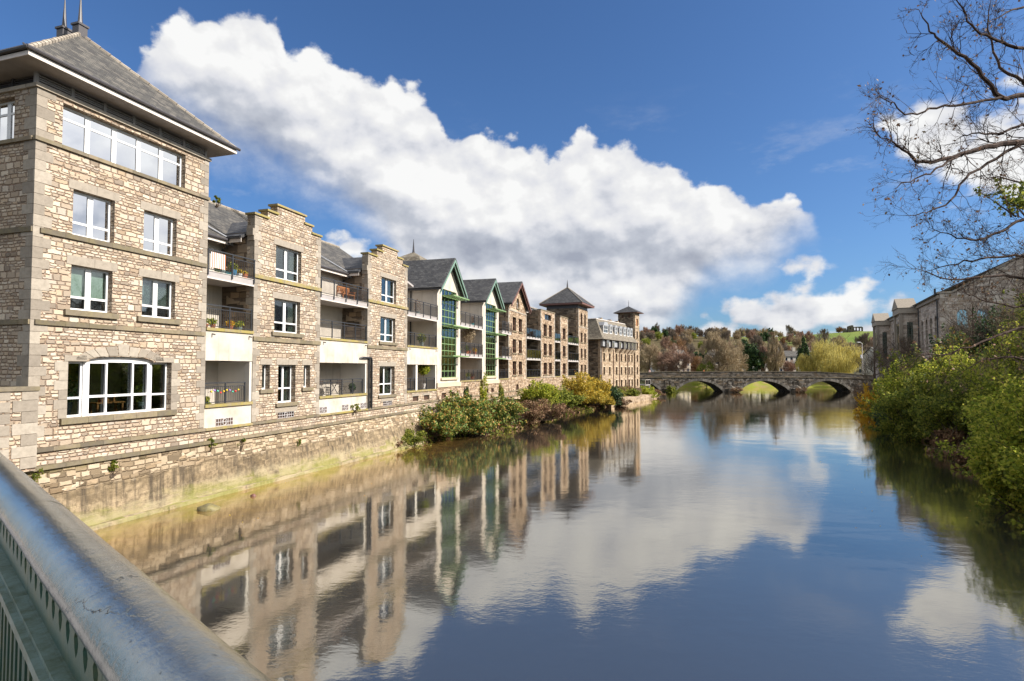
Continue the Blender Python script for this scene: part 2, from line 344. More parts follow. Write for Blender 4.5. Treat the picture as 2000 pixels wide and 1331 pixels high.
# ------------------------------------------------------------------ mesh tools
def uv_planar(me):
    if not me.polygons: return me
    n = len(me.polygons); nv = len(me.vertices); nl = len(me.loops)
    co = np.empty(nv * 3, 'f'); me.vertices.foreach_get('co', co); co = co.reshape(-1, 3)
    no = np.empty(n * 3, 'f'); me.polygons.foreach_get('normal', no); no = no.reshape(-1, 3)
    lt = np.empty(n, 'i'); me.polygons.foreach_get('loop_total', lt)
    vi = np.empty(nl, 'i'); me.loops.foreach_get('vertex_index', vi)
    pn = np.repeat(no, lt, axis=0)
    t = np.stack([-pn[:, 1], pn[:, 0], np.zeros(nl)], 1); L = np.linalg.norm(t, axis=1)
    flat_ = L < .05; t[flat_] = (1, 0, 0); L[flat_] = 1; t /= L[:, None]
    b = np.cross(pn, t); c = co[vi]
    uv = np.stack([(c * t).sum(1), (c * b).sum(1)], 1).astype('f')
    l = me.uv_layers.new(name='UVMap'); l.data.foreach_set('uv', uv.ravel()); return me

class MB:
    def __init__(s): s.v = []; s.f = []; s.mi = []; s.cur = 0
    def face(s, pts):
        k = len(s.v); s.v += [tuple(p) for p in pts]; s.f.append(tuple(range(k, k + len(pts)))); s.mi.append(s.cur)
    def raw(s, vs, fs):
        k = len(s.v); s.v += [tuple(p) for p in vs]; s.f += [tuple(i + k for i in f) for f in fs]; s.mi += [s.cur] * len(fs)
    def box(s, x0, x1, y0, y1, z0, z1):
        s.raw([(x0, y0, z0), (x1, y0, z0), (x1, y1, z0), (x0, y1, z0), (x0, y0, z1), (x1, y0, z1), (x1, y1, z1), (x0, y1, z1)],
              [(0, 3, 2, 1), (4, 5, 6, 7), (0, 1, 5, 4), (1, 2, 6, 5), (2, 3, 7, 6), (3, 0, 4, 7)])
    def prism(s, poly, vecs):
        """polygon (3d points, counter-clockwise seen from outside) extruded by a vector away from the viewer"""
        n = len(poly); d = Vector(vecs); b = [tuple(Vector(p) + d) for p in poly]
        s.raw([tuple(p) for p in poly] + b, [tuple(range(n)), tuple(range(2 * n - 1, n - 1, -1))] + [(i, i + n, (i + 1) % n + n, (i + 1) % n) for i in range(n)])
    def slab(s, poly, t):
        p = [Vector(q) for q in poly]; nn = Vector((0, 0, 0))
        for i in range(1, len(p) - 1): nn += (p[i] - p[0]).cross(p[i + 1] - p[0])
        s.prism(poly, -nn.normalized() * t)
    def tube(s, pts, rad, n=6, cap=True):
        pts = [Vector(p) for p in pts]
        if not hasattr(rad, '__len__'): rad = [rad] * len(pts)
        base = len(s.v); u = None
        for i, p in enumerate(pts):
            d = (pts[min(i + 1, len(pts) - 1)] - pts[max(i - 1, 0)])
            if d.length < 1e-6: d = Vector((0, 0, 1))
            d.normalize()
            if u is None: u = d.orthogonal().normalized()
            else:
                u = u - d * u.dot(d)
                u = d.orthogonal() if u.length < 1e-4 else u
                u.normalize()
            w = d.cross(u)
            for k in range(n):
                a = 2 * math.pi * k / n
                s.v.append(tuple(p + (u * math.cos(a) + w * math.sin(a)) * rad[i]))
        for i in range(len(pts) - 1):
            for k in range(n):
                a = base + i * n + k; b = base + i * n + (k + 1) % n
                s.f.append((a, b, b + n, a + n)); s.mi.append(s.cur)
        if cap:
            s.f.append(tuple(base + k for k in range(n - 1, -1, -1))); s.mi.append(s.cur)
            e = base + (len(pts) - 1) * n; s.f.append(tuple(e + k for k in range(n))); s.mi.append(s.cur)
    def lathe(s, prof, c=(0, 0, 0), n=12):
        base = len(s.v)
        for r, z in prof:
            for k in range(n):
                a = 2 * math.pi * k / n; s.v.append((c[0] + r * math.cos(a), c[1] + r * math.sin(a), c[2] + z))
        for i in range(len(prof) - 1):
            for k in range(n):
                a = base + i * n + k; b = base + i * n + (k + 1) % n
                s.f.append((a, b, b + n, a + n)); s.mi.append(s.cur)
        e = base + (len(prof) - 1) * n
        s.f.append(tuple(e + k for k in range(n))); s.mi.append(s.cur)
        s.f.append(tuple(base + k for k in range(n - 1, -1, -1))); s.mi.append(s.cur)
    def plate(s, outline, holes=(), t=.35, y=0.):
        """wall in the x/z plane, front face at y looking to -y"""
        loops = [list(outline)] + [list(h) for h in holes]
        fl = [p for l in loops for p in l]; n = len(fl)
        tri = tessellate_polygon([[Vector((a, b, 0)) for a, b in l] for l in loops])
        k = len(s.v)
        s.v += [(a, y, b) for a, b in fl] + [(a, y + t, b) for a, b in fl]
        for a, b, c in tri:
            A, B, C_ = fl[a], fl[b], fl[c]
            cr = (B[0] - A[0]) * (C_[1] - A[1]) - (B[1] - A[1]) * (C_[0] - A[0])
            if abs(cr) < 1e-9: continue
            if cr < 0: a, b, c = c, b, a
            s.f.append((k + a, k + b, k + c)); s.f.append((k + n + c, k + n + b, k + n + a)); s.mi += [s.cur] * 2
        i0 = 0
        for li, l in enumerate(loops):
            m_ = len(l); ar = sum(l[i][0] * l[(i + 1) % m_][1] - l[(i + 1) % m_][0] * l[i][1] for i in range(m_))
            for i in range(m_):
                a, b = k + i0 + i, k + i0 + (i + 1) % m_
                q = (a, a + n, b + n, b)
                if (ar < 0) != (li > 0): q = q[::-1]
                s.f.append(q); s.mi.append(s.cur)
            i0 += m_
    def mesh(s, name, smooth=False):
        me = bpy.data.meshes.new(name); me.from_pydata(s.v, [], s.f); me.update()
        if len(set(s.mi)) > 1: me.polygons.foreach_set('material_index', s.mi)
        if smooth: me.polygons.foreach_set('use_smooth', [True] * len(me.polygons))
        return uv_planar(me)
    def build(s, name, m, parent=None, loc=(0, 0, 0), rz=0, smooth=False):
        return put(name, s.mesh(name, smooth), m, parent, loc, rz)

def put(name, me, m, parent=None, loc=(0, 0, 0), rz=0):
    ml = m if isinstance(m, (list, tuple)) else [m]
    if not me.materials:
        for x in ml: me.materials.append(M[x])
    o = bpy.data.objects.new(name, me); COL.objects.link(o)
    if parent: o.parent = parent
    o.location = loc; o.rotation_euler = (0, 0, rz); return o

def tag(o, label=None, cat=None, group=None, kind=None):
    if label: o['label'] = label
    if cat: o['category'] = cat
    if group: o['group'] = group
    if kind: o['kind'] = kind
    return o

def thing(name, label, cat, loc=(0, 0, 0), rz=0, group=None):
    o = bpy.data.objects.new(name, None); COL.objects.link(o); o.location = loc; o.rotation_euler = (0, 0, rz)
    o.empty_display_size = .3
    return tag(o, label, cat, group)

def copy_tree(o, parent=None):
    c = o.copy(); COL.objects.link(c); c.parent = parent
    for ch in [x for x in bpy.data.objects if x.parent == o]: copy_tree(ch, c)
    return c

class Plane:
    """a building line: origin, direction; local x runs along it downriver, y goes away from the river"""
    def __init__(s, u, d, t):
        n = math.hypot(t, 1); s.o = Vector((u, d, 0)); s.e = Vector((t / n, 1 / n, 0)); s.n = Vector((-s.e.y, s.e.x, 0)); s.rz = math.atan2(s.e.y, s.e.x)
    def p(s, x, y=0, z=0): return s.o + s.e * x + s.n * y + Vector((0, 0, z))
PA = Plane(-14.937, 17.6, .306)
PB = Plane(1.83, 72.4, .42)
PM = Plane(16.15, 103.6, .6)

def rect(x0, x1, z0, z1): return [(x0, z0), (x1, z0), (x1, z1), (x0, z1)]
def archrect(x0, x1, z0, z1, rise, n=10):
    """z1 = springing height"""
    pts = [(x0, z0), (x1, z0)]
    for i in range(n + 1):
        a = math.pi * i / n
        pts.append(((x0 + x1) / 2 + (x1 - x0) / 2 * math.cos(a), z1 + rise * math.sin(a)))
    return pts

# ------------------------------------------------------------------ ground, water
BL = [(-60, -26), (0, -20.5), (12.5, -17), (19.8, -14.25), (29.6, -10.75), (38.2, -7.45), (41.5, -5.3), (45, -3), (49.5, .2), (55, 3.2), (66, 7), (74, 10.6), (83, 15), (97, 22.2), (113, 28.2), (125, 32), (171, 22)]
BR = [(-60, 12), (0, 12.5), (8, 14), (18.9, 16.8), (28.8, 22.3), (36, 26), (43.5, 29.2), (55, 36), (77, 49), (100, 60), (120, 74), (135, 80.5), (150, 84), (171, 100)]
def lerp(tab, y):
    if y <= tab[0][0]: return tab[0][1]
    for (a, b), (c, d) in zip(tab, tab[1:]):
        if y <= c: return b + (d - b) * (y - a) / (c - a)
    return tab[-1][1]
def sm(a, b, x):
    t = min(1, max(0, (x - a) / (b - a))); return t * t * (3 - 2 * t)
def ground_z(x, y):
    nz = .25 * math.sin(x * .7 + y * .31) * math.sin(y * .43 - x * .2) + .12 * math.sin(x * 2.1) * math.cos(y * 1.7)
    l = lerp(BL, y); r = lerp(BR, y)
    if y < 172:
        if l < x < r: z = -1.3 + .9 * max(0, 1 - min(x - l, r - x) / 2.5)
        elif x <= l: z = -.35 + 2.2 * sm(-.2, 5.5, l - x) + .4 * sm(5, 12, l - x)
        else: z = -.35 + 4.4 * sm(-.3, 13, x - r)
    else: z = -1.3
    far = -.4 + 2.6 * sm(171 + 4 * math.sin(x * .05), 180, y) + 1.4 * sm(180, 215, y)
    z = max(z, far) if y > 165 else z
    if y > 230:
        top = 46 + 8 * sm(280, 460, x) * sm(900, 300, abs(x - 500)) - .0 * x + 1.5 * math.sin(x * .013)
        z = 3.6 + (top - 3.6) * sm(250, 740, y)
    return z + (nz if z > -.5 else 0) * (1 if y < 250 else 3)
def axis(stops):
    out = []
    for a, b, st in stops:
        out += list(np.arange(a, b, st))
    return out + [stops[-1][1]]
gx = axis([(-900, -100, 50), (-100, -32, 8), (-32, 95, .9), (95, 180, 4), (180, 1200, 20)])
gy = axis([(-80, -8, 8), (-8, 90, .9), (90, 182, 1.6), (182, 320, 6), (320, 900, 16), (900, 1600, 70)])
gv = [(x, y, ground_z(x, y)) for y in gy for x in gx]
nx = len(gx); gf = [(j * nx + i, j * nx + i + 1, (j + 1) * nx + i + 1, (j + 1) * nx + i) for j in range(len(gy) - 1) for i in range(nx - 1)]
def ground_mat(q):
    p = OBJ(q); x, y, z = q.sep(p)
    n = q.noise(p, .35, 8, .65); n2 = q.noise(p, 2.4, 6, .7)
    bank = q.mix(q.rng(n2, .35, .68), (.03, .021, .014), (.10, .07, .04))
    bank = q.mix(q.rng(n, .50, .62), bank, (.07, .075, .02))
    lawn = q.mix(q.rng(n, .4, .62), (.22, .26, .03), (.30, .24, .10))
    field = q.mix(q.rng(q.noise(p, .012, 6, .6), .42, .58), (.11, .17, .03), (.16, .20, .045))
    wood = q.mix(n, (.07, .06, .03), (.13, .10, .05))
    c = q.mix(q.rng(y, 160, 164), bank, lawn)
    c = q.mix(q.rng(y, 195, 215), c, wood)
    fm = q.mul(q.rng(q.add(y, q.mul(n, 60)), 520, 580), q.rng(q.add(x, q.mul(n, 40)), 250, 290))
    c = q.mix(fm, c, field)
    return {'col': c, 'h': q.add(n, n2)}
M['ground'] = mat('river_bank_ground', None, .95, .1, bstr=.8, bdist=.15, fn=ground_mat)
me = bpy.data.meshes.new('ground'); me.from_pydata(gv, [], gf); me.polygons.foreach_set('use_smooth', [True] * len(gf))
tag(put('ground', me, 'ground'), kind='structure')

m = bpy.data.materials.new('river_water'); m.use_nodes = True; q = N(m.node_tree)
p = OBJ(q); x, y, z = q.sep(p)
# shallow sandy bed beside the quay shows through the water, deeper and darker further out
mid = q.sub(x, q.m('MULTIPLY_ADD', y, .355, -21.4))
shal = q.m('MAXIMUM', q.rng(q.add(mid, q.mul(q.sub(q.noise(p, .45, 5, .6), .5), 3)), 6.5, .2, smooth=True), 0)
shal = q.mul(shal, q.rng(y, 75, 35))
bed = q.mix(q.rng(q.noise(p, 1.3, 7, .65), .35, .65), (.16, .085, .02), (.34, .21, .05))
bed = q.mix(q.mul(q.rng(q.noise(q.scale(p, (.6, .25, 1)), .8, 6, .6), .5, .68), .7), bed, (.09, .10, .012))
body = q.mix(shal, q.mix(q.rng(x, 14, 32), (.036, .036, .034), (.028, .034, .012)), bed)
b1 = q.noise(q.scale(p, (1.0, 1.35, 1)), 2.1, 3, .5)
b2 = q.noise(q.v('ADD', q.scale(p, (1.0, 1.6, 1)), (3, 7, 0)), 7.5, 3, .55)
b3 = q.noise(q.scale(p, (.5, .7, 1)), .55, 2, .5)
patch = q.rng(q.noise(q.scale(p, (.13, .09, 1)), 1, 3, .55), .40, .62)
hh = q.add(q.mul(b3, 1.1), q.add(q.mul(b1, q.m('MULTIPLY_ADD', patch, .30, .14)), q.mul(b2, q.m('MULTIPLY_ADD', patch, .13, .05))))
bp = q.new('ShaderNodeBump'); bp.inputs['Strength'].default_value = 1.0; bp.inputs['Distance'].default_value = .010
q.put(bp.inputs['Height'], hh)
df = q.new('ShaderNodeBsdfDiffuse'); q.put(df.inputs[0], body)
gl = q.new('ShaderNodeBsdfGlossy'); gl.inputs['Roughness'].default_value = .05; gl.inputs[0].default_value = (1, .96, .88, 1)
q.put(gl.inputs['Normal'], bp.outputs[0])
fr = q.new('ShaderNodeFresnel'); fr.inputs[0].default_value = 1.85; q.put(fr.inputs['Normal'], bp.outputs[0])
mx = q.new('ShaderNodeMixShader'); q.put(mx.inputs[0], q.m('MULTIPLY_ADD', fr.outputs[0], 1.15, .17, clamp=True)); q.put(mx.inputs[1], df.outputs[0]); q.put(mx.inputs[2], gl.outputs[0])
o = q.new('ShaderNodeOutputMaterial'); q.put(o.inputs[0], mx.outputs[0]); M['water'] = m
mb = MB(); mb.box(-60, 150, -60, 178, -.02, 0); tag(mb.build('river', 'water'), kind='structure')

# ------------------------------------------------------------------ builders for the riverside buildings
CACHE = {}
def cached(key, fn):
    if key not in CACHE: CACHE[key] = fn()
    return CACHE[key]

def grid_frame(w, h, xs, zs, bw, t, y0=0, xb=None):
    """xs, zs: bar centre positions inside the frame; xb optional widths"""
    mb = MB(); mb.box(0, bw, y0, y0 + t, 0, h); mb.box(w - bw, w, y0, y0 + t, 0, h)
    mb.box(bw, w - bw, y0, y0 + t, 0, bw); mb.box(bw, w - bw, y0, y0 + t, h - bw, h)
    ed = [bw]
    for i, x_ in enumerate(xs):
        b = (xb[i] if xb else bw) / 2
        mb.box(x_ - b, x_ + b, y0 + .004, y0 + t - .004, bw, h - bw); ed += [x_ - b, x_ + b]
    ed.append(w - bw)
    for z_ in zs:
        for a, b in zip(ed[::2], ed[1::2]): mb.box(a, b, y0 + .008, y0 + t - .008, z_ - bw * .5, z_ + bw * .5)
    return mb

def window(par, x, z, w, h, kind='case', fm='white', y=.2, lintel=.3, sill=None, glass='glass', blind=None, side=False, depth0=0, stone='ashlar', sillm='sill', ext=.16, curve=None):
    """opening lower-left corner x,z. par = building root. side=True: on the face x = depth0 looking to -x"""
    w = round(w, 2); h = round(h, 2)
    def fr():
        if kind == 'case': mb = grid_frame(w, h, [w / 2], [h * .30], .075, .07, xb=[.19])
        elif kind == 'door': mb = grid_frame(w, h, [w / 2], [h * .38], .075, .07, xb=[.13])
        elif kind == 'one': mb = grid_frame(w, h, [], [h * .32], .07, .07)
        elif kind == 'slot': mb = grid_frame(w, h, [], [], .07, .07)
        elif kind == 'patio': mb = grid_frame(w, h, [w * .3, w * .65], [h * .80, h * .36], .07, .07)
        elif kind == 'ribbon': mb = grid_frame(w, h, [w * i / 5 for i in range(1, 5)], [h * .70], .07, .08, xb=[.17] * 4)
        elif kind == 'sash': mb = grid_frame(w, h, [w / 2], [h * .33, h * .66], .05, .05, xb=[.03])
        elif kind == 'arched':
            mb = MB(); o = archrect(0, w, 0, h - w / 2, w / 2); mb.plate(o, [archrect(.07, w - .07, .07, h - w / 2, w / 2 - .07)], .06)
            mb.box(w / 2 - .025, w / 2 + .025, .01, .05, .08, h - w / 2); mb.box(.08, w - .08, .015, .045, h * .5 - .02, h * .5 + .02)
        elif kind == 'green':
            n = 4; zs = [.0]
            mb = grid_frame(w, h, [w * i / n for i in range(1, n)], [h * i / 13 for i in range(1, 13)], .06, .09, xb=[.055] * 3)
        return mb.mesh('window')
    me = cached(('w', kind, w, h, fm), fr)
    rz = R(-90) if side else 0
    def L(dx, dy, dz):  # local window coords to building coords
        return (depth0 + y + dy, x - dx, z + dz) if side else (x + dx, y + dy, z + dz)
    o = put('window', me, fm, par, L(0, 0, 0), rz)
    if me.materials[0] is not M[fm]: pass
    ins = .05
    def pn():
        mb = MB()
        if kind == 'arched': mb.plate(archrect(ins, w - ins, ins, h - w / 2, w / 2 - ins), [], .012)
        else: mb.box(ins, w - ins, 0, .012, ins, h - ins)
        return mb.mesh('pane')
    put('pane', cached(('p', kind == 'arched', w, h, glass), pn), glass, o, (0, .03, 0))
    if lintel:
        def ln():
            mb = MB(); c = w * .5 + (.06 if w > 1 else 0); g_ = .008
            if w > 1:
                mb.box(-ext, c - g_, 0, .17, 0, lintel); mb.box(c, w + ext, 0, .17, 0, lintel)
            else: mb.box(-ext, w + ext, 0, .17, 0, lintel)
            return mb.mesh('lintel')
        put('lintel', cached(('l', w, lintel, stone, ext), ln), stone, o, (0, -y - .018, h + .003))
    if sill:
        def sl_():
            mb = MB(); k = max(1, int(w / .9))
            a = -ext * 1.3; b = w + ext * 1.3; st = (b - a) / k
            for i in range(k): mb.box(a + i * st, a + (i + 1) * st - .006, 0, .3, 0, sill)
            return mb.mesh('sill')
        put('sill', cached(('s', w, sill, sillm, ext), sl_), sillm, o, (0, -y - .10, -sill - .003))
    if blind:
        z0 = h * .31 if blind == 'up' else .06
        def bl():
            mb = MB(); mb.box(.05, w - .05, 0, .01, z0, h - .05); return mb.mesh('blind')
        if blind == 'curt':
            def bl():
                mb = MB()
                for a, b in ((.06, w * .26), (w * .74, w - .06)):
                    mb.box(a, b, 0, .02, .05, h - .05)
                return mb.mesh('curtain')
            put('curtain', cached(('c', w, h), bl), 'curtain', o, (0, .16, 0))
        else: put('blind', cached(('b', w, h, z0), bl), 'blind', o, (0, .14, 0))
    return o

class Bld:
    def __init__(s, name, label, cat, plane, s0, group=None, y0=0):
        s.pl = plane; s.s0 = s0; s.root = thing(name, label, cat, plane.p(s0, y0), plane.rz, group); s.y0 = y0
    def X(s, a): return a - s.s0
    def poly(s, pts): return [(a - s.s0, b) for a, b in pts]

def quoins(B, x, z0, z1, left=True, m='ashlar', hh=.34, wl=.52, ws=.30, d=.42, both=True, y=0.):
    """dressed corner blocks at building coordinate x; left: blocks run to +x from the corner"""
    mb = MB(); z = z0; i = 0
    while z < z1 - .05:
        h = min(hh * (.85 + .3 * random.random()), z1 - z); w = (wl if i % 2 else ws) * (.92 + .16 * random.random()); dd = (ws if i % 2 else wl)
        if left: mb.box(x - .014, x + w, y - .014, y + .05, z + .006, z + h - .006)
        else: mb.box(x - w, x + .014, y - .014, y + .05, z + .006, z + h - .006)
        if both:
            if left: mb.box(x - .0135, x + .05, y + .05, y + dd, z + .006, z + h - .006)
            else: mb.box(x - .05, x + .0135, y + .05, y + dd, z + .006, z + h - .006)
        z += h; i += 1
    mb.build('quoins', m, B.root)

def railing(par, x0, x1, y, z0, z1, glass=False, cap='steel', postm='iron', hook=True, y2=None, n=None):
    mb = MB(); L = x1 - x0; n = n or max(2, int(L / 1.05)); b = .0
    for i in range(n + 1):
        x_ = x0 + .03 + (L - .06) * i / n; mb.box(x_ - .025, x_ + .025, y - .012, y + .038, z0 - .18, z1 - .0005)
    mb.box(x0, x1, y - .02, y + .045, z1 - .0, z1 + .045)
    if not glass:
        mb.box(x0, x1, y - .004, y + .03, z1 - .15, z1 - .12); mb.box(x0, x1, y - .004, y + .03, z0 + .06, z0 + .09)
        k = int(L / .11)
        for i in range(1, k): mb.box(x0 + L * i / k - .007, x0 + L * i / k + .007, y + .006, y + .02, z0 + .09, z1 - .15)
    mb.build('railing', postm, par)
    if glass:
        for i in range(n):
            g0 = x0 + .07 + (L - .06) * i / n; g1 = x0 - .01 + (L - .06) * (i + 1) / n
            mg = MB(); mg.box(g0, g1, y + .005, y + .017, z0 - .02, z1 - .04); mg.build('glass_panel', 'glass_bal', par)

def interior(B, x0, x1, zs, ztop, y0=.36, y1=4.2, zb=None):
    mb = MB(); mb.box(x0 + .3, x1 - .3, y1, y1 + .1, zs[0], ztop)
    for z_ in zs + [ztop]: mb.box(x0 + .3, x1 - .3, y0, y1 - .004, z_ - .12, z_)
    mb.build('interior', 'interior', B.root)

# =================================================================== corner tower
B = Bld('corner_tower', 'square four storey rubble stone tower with pyramid slate roof and wide top ribbon window', 'building', PA, 0)
TW = 6.72; TD = 6.8
front = rect(0, TW, 1.2, 14.28)
holes = [rect(.78, 5.55, 12.74, 14.12), rect(1.18, 2.62, 9.88, 11.4), rect(3.76, 5.2, 9.88, 11.4), rect(1.18, 2.6, 7.37, 8.87), rect(3.76, 5.2, 7.37, 8.87)]
bx0, bx1, mz = 1.16, 5.09, 5.66
arc = [(1.16, 3.8), (5.09, 3.8), (5.09, mz), (4.30, mz)] + [(3.075 + 1.225 * math.cos(math.pi * i / 12), mz + .04 + .15 * math.sin(math.pi * i / 12)) for i in range(13)] + [(1.85, mz), (1.16, mz)]
holes.append(arc)
mb = MB(); mb.plate(front, holes, .4); mb.build('front_wall', 'rubble', B.root)
mb = MB(); mb.plate(rect(-TD, -.405, 1.2, 14.28), [rect(-3.9, -1.0, 12.74, 14.12), rect(-4.2, -2.75, 9.88, 11.4), rect(-4.2, -2.75, 7.37, 8.87)], .4)
mb.build('side_wall', 'rubble', B.root, rz=R(-90))
mb = MB(); mb.box(.41, TW, TD - .4, TD, 1.2, 14.28); mb.box(TW - .4, TW - .001, .41, TD - .41, 1.2, 14.27); mb.build('rear_wall', 'rubble', B.root)
interior(B, .2, TW - .2, [3.0, 6.9, 9.4, 12.3], 14.2, .41, 6.3)
quoins(B, 0, 2.95, 14.27, True); quoins(B, TW, 2.95, 14.27, False, ws=.22, wl=.42)
window(B.root, .78, 12.74, 4.77, 1.38, 'ribbon', lintel=0, glass='glass_hi')
window(B.root, 1.18, 9.88, 1.44, 1.52, glass='glass_hi'); window(B.root, 3.76, 9.88, 1.44, 1.52, glass='glass_hi')
window(B.root, 1.18, 7.37, 1.42, 1.5, sill=.19, blind='up'); window(B.root, 3.76, 7.37, 1.44, 1.5, sill=.19, blind='up')
window(B.root, 3.9, 12.74, 2.9, 1.38, 'ribbon', lintel=0, side=True, glass='glass_hi'); window(B.root, 4.2, 9.88, 1.45, 1.52, side=True); window(B.root, 4.2, 7.37, 1.45, 1.5, side=True, sill=.19)
# big living-room window with an arched middle bay
wf = MB(); d = .07
wf.plate([(0, 0), (.62, 0), (.62, 1.86), (0, 1.86)], [rect(.07, .56, .07, .60), rect(.07, .56, .67, 1.79)], d)
wf.plate([(3.2, 0), (3.93, 0), (3.93, 1.86), (3.2, 1.86)], [rect(3.27, 3.86, .07, .60), rect(3.27, 3.86, .67, 1.79)], d)
mid_o = [(.621, 0), (3.199, 0), (3.199, 1.86)] + [(1.915 + 1.225 * math.cos(math.pi * i / 12), 1.86 + .04 + .14 * math.sin(math.pi * i / 12)) for i in range(13)] + [(.621, 1.86)]
wf.plate(mid_o, [rect(.83, 1.40, .07, .62), rect(1.47, 2.40, .07, .62), rect(2.47, 3.02, .07, .62), rect(.83, 1.40, .70, 1.80), rect(1.47, 2.40, .70, 1.84), rect(2.47, 3.02, .70, 1.80)], .08, -.06)
win = wf.build('window', 'white', B.root, (1.16, .22, 3.8))
mb = MB(); mb.box(.03, 3.9, 0, .012, .03, 1.84); mb.build('pane', 'glass', win, (0, .035, 0))
mb = MB()
for i in range(5): mb.box(-.22 + i * .875, -.22 + (i + 1) * .875 - .008, 0, .42, -.2, -.004)
mb.build('sill', 'sill', win, (0, -.32, 0))
mb = MB()
for i in range(11):
    a0 = math.pi * (1 - i / 11) - .012; a1 = math.pi * (1 - (i + 1) / 11) + .012
    P = lambda a, k: (3.075 - 1.16 + (1.29 + k * .34) * math.cos(a), 1.86 + .05 + (.17 + k * .34) * math.sin(a))
    k = 1.12 if i in (0, 10) else (1.25 if i == 5 else 1)
    q0, q1, q2, q3 = P(a0, 0), P(a1, 0), P(a1, k), P(a0, k)
    mb.prism([(q0[0], 0, q0[1]), (q1[0], 0, q1[1]), (q2[0], 0, q2[1]), (q3[0], 0, q3[1])][::-1], (0, .1, 0))
mb.box(-.12, .60, 0, .1, 1.865, 2.06); mb.box(3.22, 4.05, 0, .1, 1.865, 2.06)
for zz in range(6): mb.box(-.42 if zz % 2 else -.28, -.003, 0, .1, zz * .31, zz * .31 + .30); mb.box(3.935, 4.34 if zz % 2 else 4.22, 0, .1, zz * .31, zz * .31 + .30)
mb.build('arch_surround', 'ashlar', win, (0, -.236, 0))
# string courses
mb = MB()
def course(mb, x0, x1, z0, z1, pr, dep=.05, st=.9):
    x = x0
    while x < x1 - .01:
        w = min(st * (.8 + .4 * random.random()), x1 - x); mb.box(x, x + w - .006, -pr, dep, z0, z1); x += w
course(mb, -.06, TW + .06, 12.60, 12.72, .08); course(mb, .18, TW - .02, 9.70, 9.86, .07); course(mb, .1, TW - .05, 6.80, 6.95, .07)
course(mb, -.1, TW + .02, 2.80, 2.93, .11)
mb.build('string_course', 'sill', B.root)
mb = MB(); course(mb, -6.9, -.09, 12.60, 12.72, .08); course(mb, -6.9, 0.0, 9.70, 9.86, .06); course(mb, -6.9, 0, 6.80, 6.95, .06)
mb.build('string_course', 'sill', B.root, rz=R(-90))
mb = MB(); course(mb, -.08, TW + .08, 14.282, 14.40, .08, .4); mb.build('wall_cap', 'ashlar', B.root)
mb = MB(); course(mb, -6.9, -.41, 14.282, 14.40, .08, .4); mb.build('wall_cap', 'ashlar', B.root, rz=R(-90))
# louvre band
def louvres(x0, x1, rz, n, nm='louvre_band'):
    mb = MB(); w = (x1 - x0) / n
    for i in range(n + 1): mb.box(x0 + i * w - .05, x0 + i * w + .05, .10, .19, 14.402, 14.80)
    for i in range(n):
        for k in range(5): mb.box(x0 + i * w + .052, x0 + (i + 1) * w - .052, .12 + .012 * (k % 2), .17, 14.42 + k * .072, 14.46 + k * .072)
    mb.build(nm, 'gutter' if rz else 'panelgrey', B.root, rz=rz)
louvres(.05, TW - .05, 0, 6); louvres(-TD + .05, -.25, R(-90), 6)
mb = MB(); mb.box(.25, TW - .25, .25, TD - .25, 14.402, 14.78); mb.build('louvre_core', 'opening_shade', B.root)
# eaves
e0, e1, f0, f1 = -.74, TW + .74, -.74, TD + .74
mb = MB(); mb.box(e0, e1, f0, f1, 14.80, 14.83); mb.build('soffit', 'panelgrey', B.root)
mb = MB(); mb.box(e0 - .025, e1 + .025, f0 - .025, f0, 14.79, 14.93); mb.box(e0 - .025, e0, f0, f1, 14.79, 14.93); mb.box(e1, e1 + .025, f0, f1, 14.79, 14.93); mb.build('fascia', 'fascia', B.root)
mb = MB(); mb.tube([(e0 - .12, f0 - .08, 15.0), (e1 + .12, f0 - .08, 15.0)], .065, 8); mb.tube([(e0 - .08, f0 - .1, 15.0), (e0 - .08, f1, 15.0)], .065, 8)
mb.tube([(e0 - .12, f0 - .08, 15.0), (e0 - .12, f0 + .05, 15.09)], .03, 6); mb.build('gutter', 'gutter', B.root)
ap = [(3.36, 3.0, 18.45), (3.36, 3.85, 18.45)]; c0, c1, d0, d1 = e0 - .03, e1 + .03, f0 - .03, f1 + .03; ez = 15.0
mb = MB()
mb.face([(c0, d0, ez), (c1, d0, ez), ap[0]]); mb.face([(c1, d0, ez), (c1, d1, ez), ap[1], ap[0]]); mb.face([(c1, d1, ez), (c0, d1, ez), ap[1]]); mb.face([(c0, d1, ez), (c0, d0, ez), ap[0], ap[1]])
mb.face([(c0, d0, ez), (c0, d1, ez), (c1, d1, ez), (c1, d0, ez)])
rf = mb.build('roof', 'slate', B.root)
mb = MB()
for a, b in (((c0, d0, ez), ap[0]), ((c1, d0, ez), ap[0]), ((c1, d1, ez), ap[1]), ((c0, d1, ez), ap[1])):
    a, b = Vector(a), Vector(b); n = 17
    for i in range(n): mb.tube([a.lerp(b, (i + .04) / n), a.lerp(b, (i + .98) / n)], [.085, .07], 6)
mb.build('hip_tiles', 'ashlar', rf)
for yy, hh_ in ((3.0, 1.25), (3.85, 1.25)):
    mb = MB(); mb.box(3.36 - .17, 3.36 + .17, yy - .17, yy + .17, 18.3, 18.72); mb.box(3.36 - .21, 3.36 + .21, yy - .21, yy + .21, 18.72, 18.80)
    mb.tube([(3.36, yy, 18.8), (3.36, yy, 19.0), (3.36, yy, 18.8 + hh_)], [.10, .075, .012], 8); mb.build('finial', 'gutter', B.root)

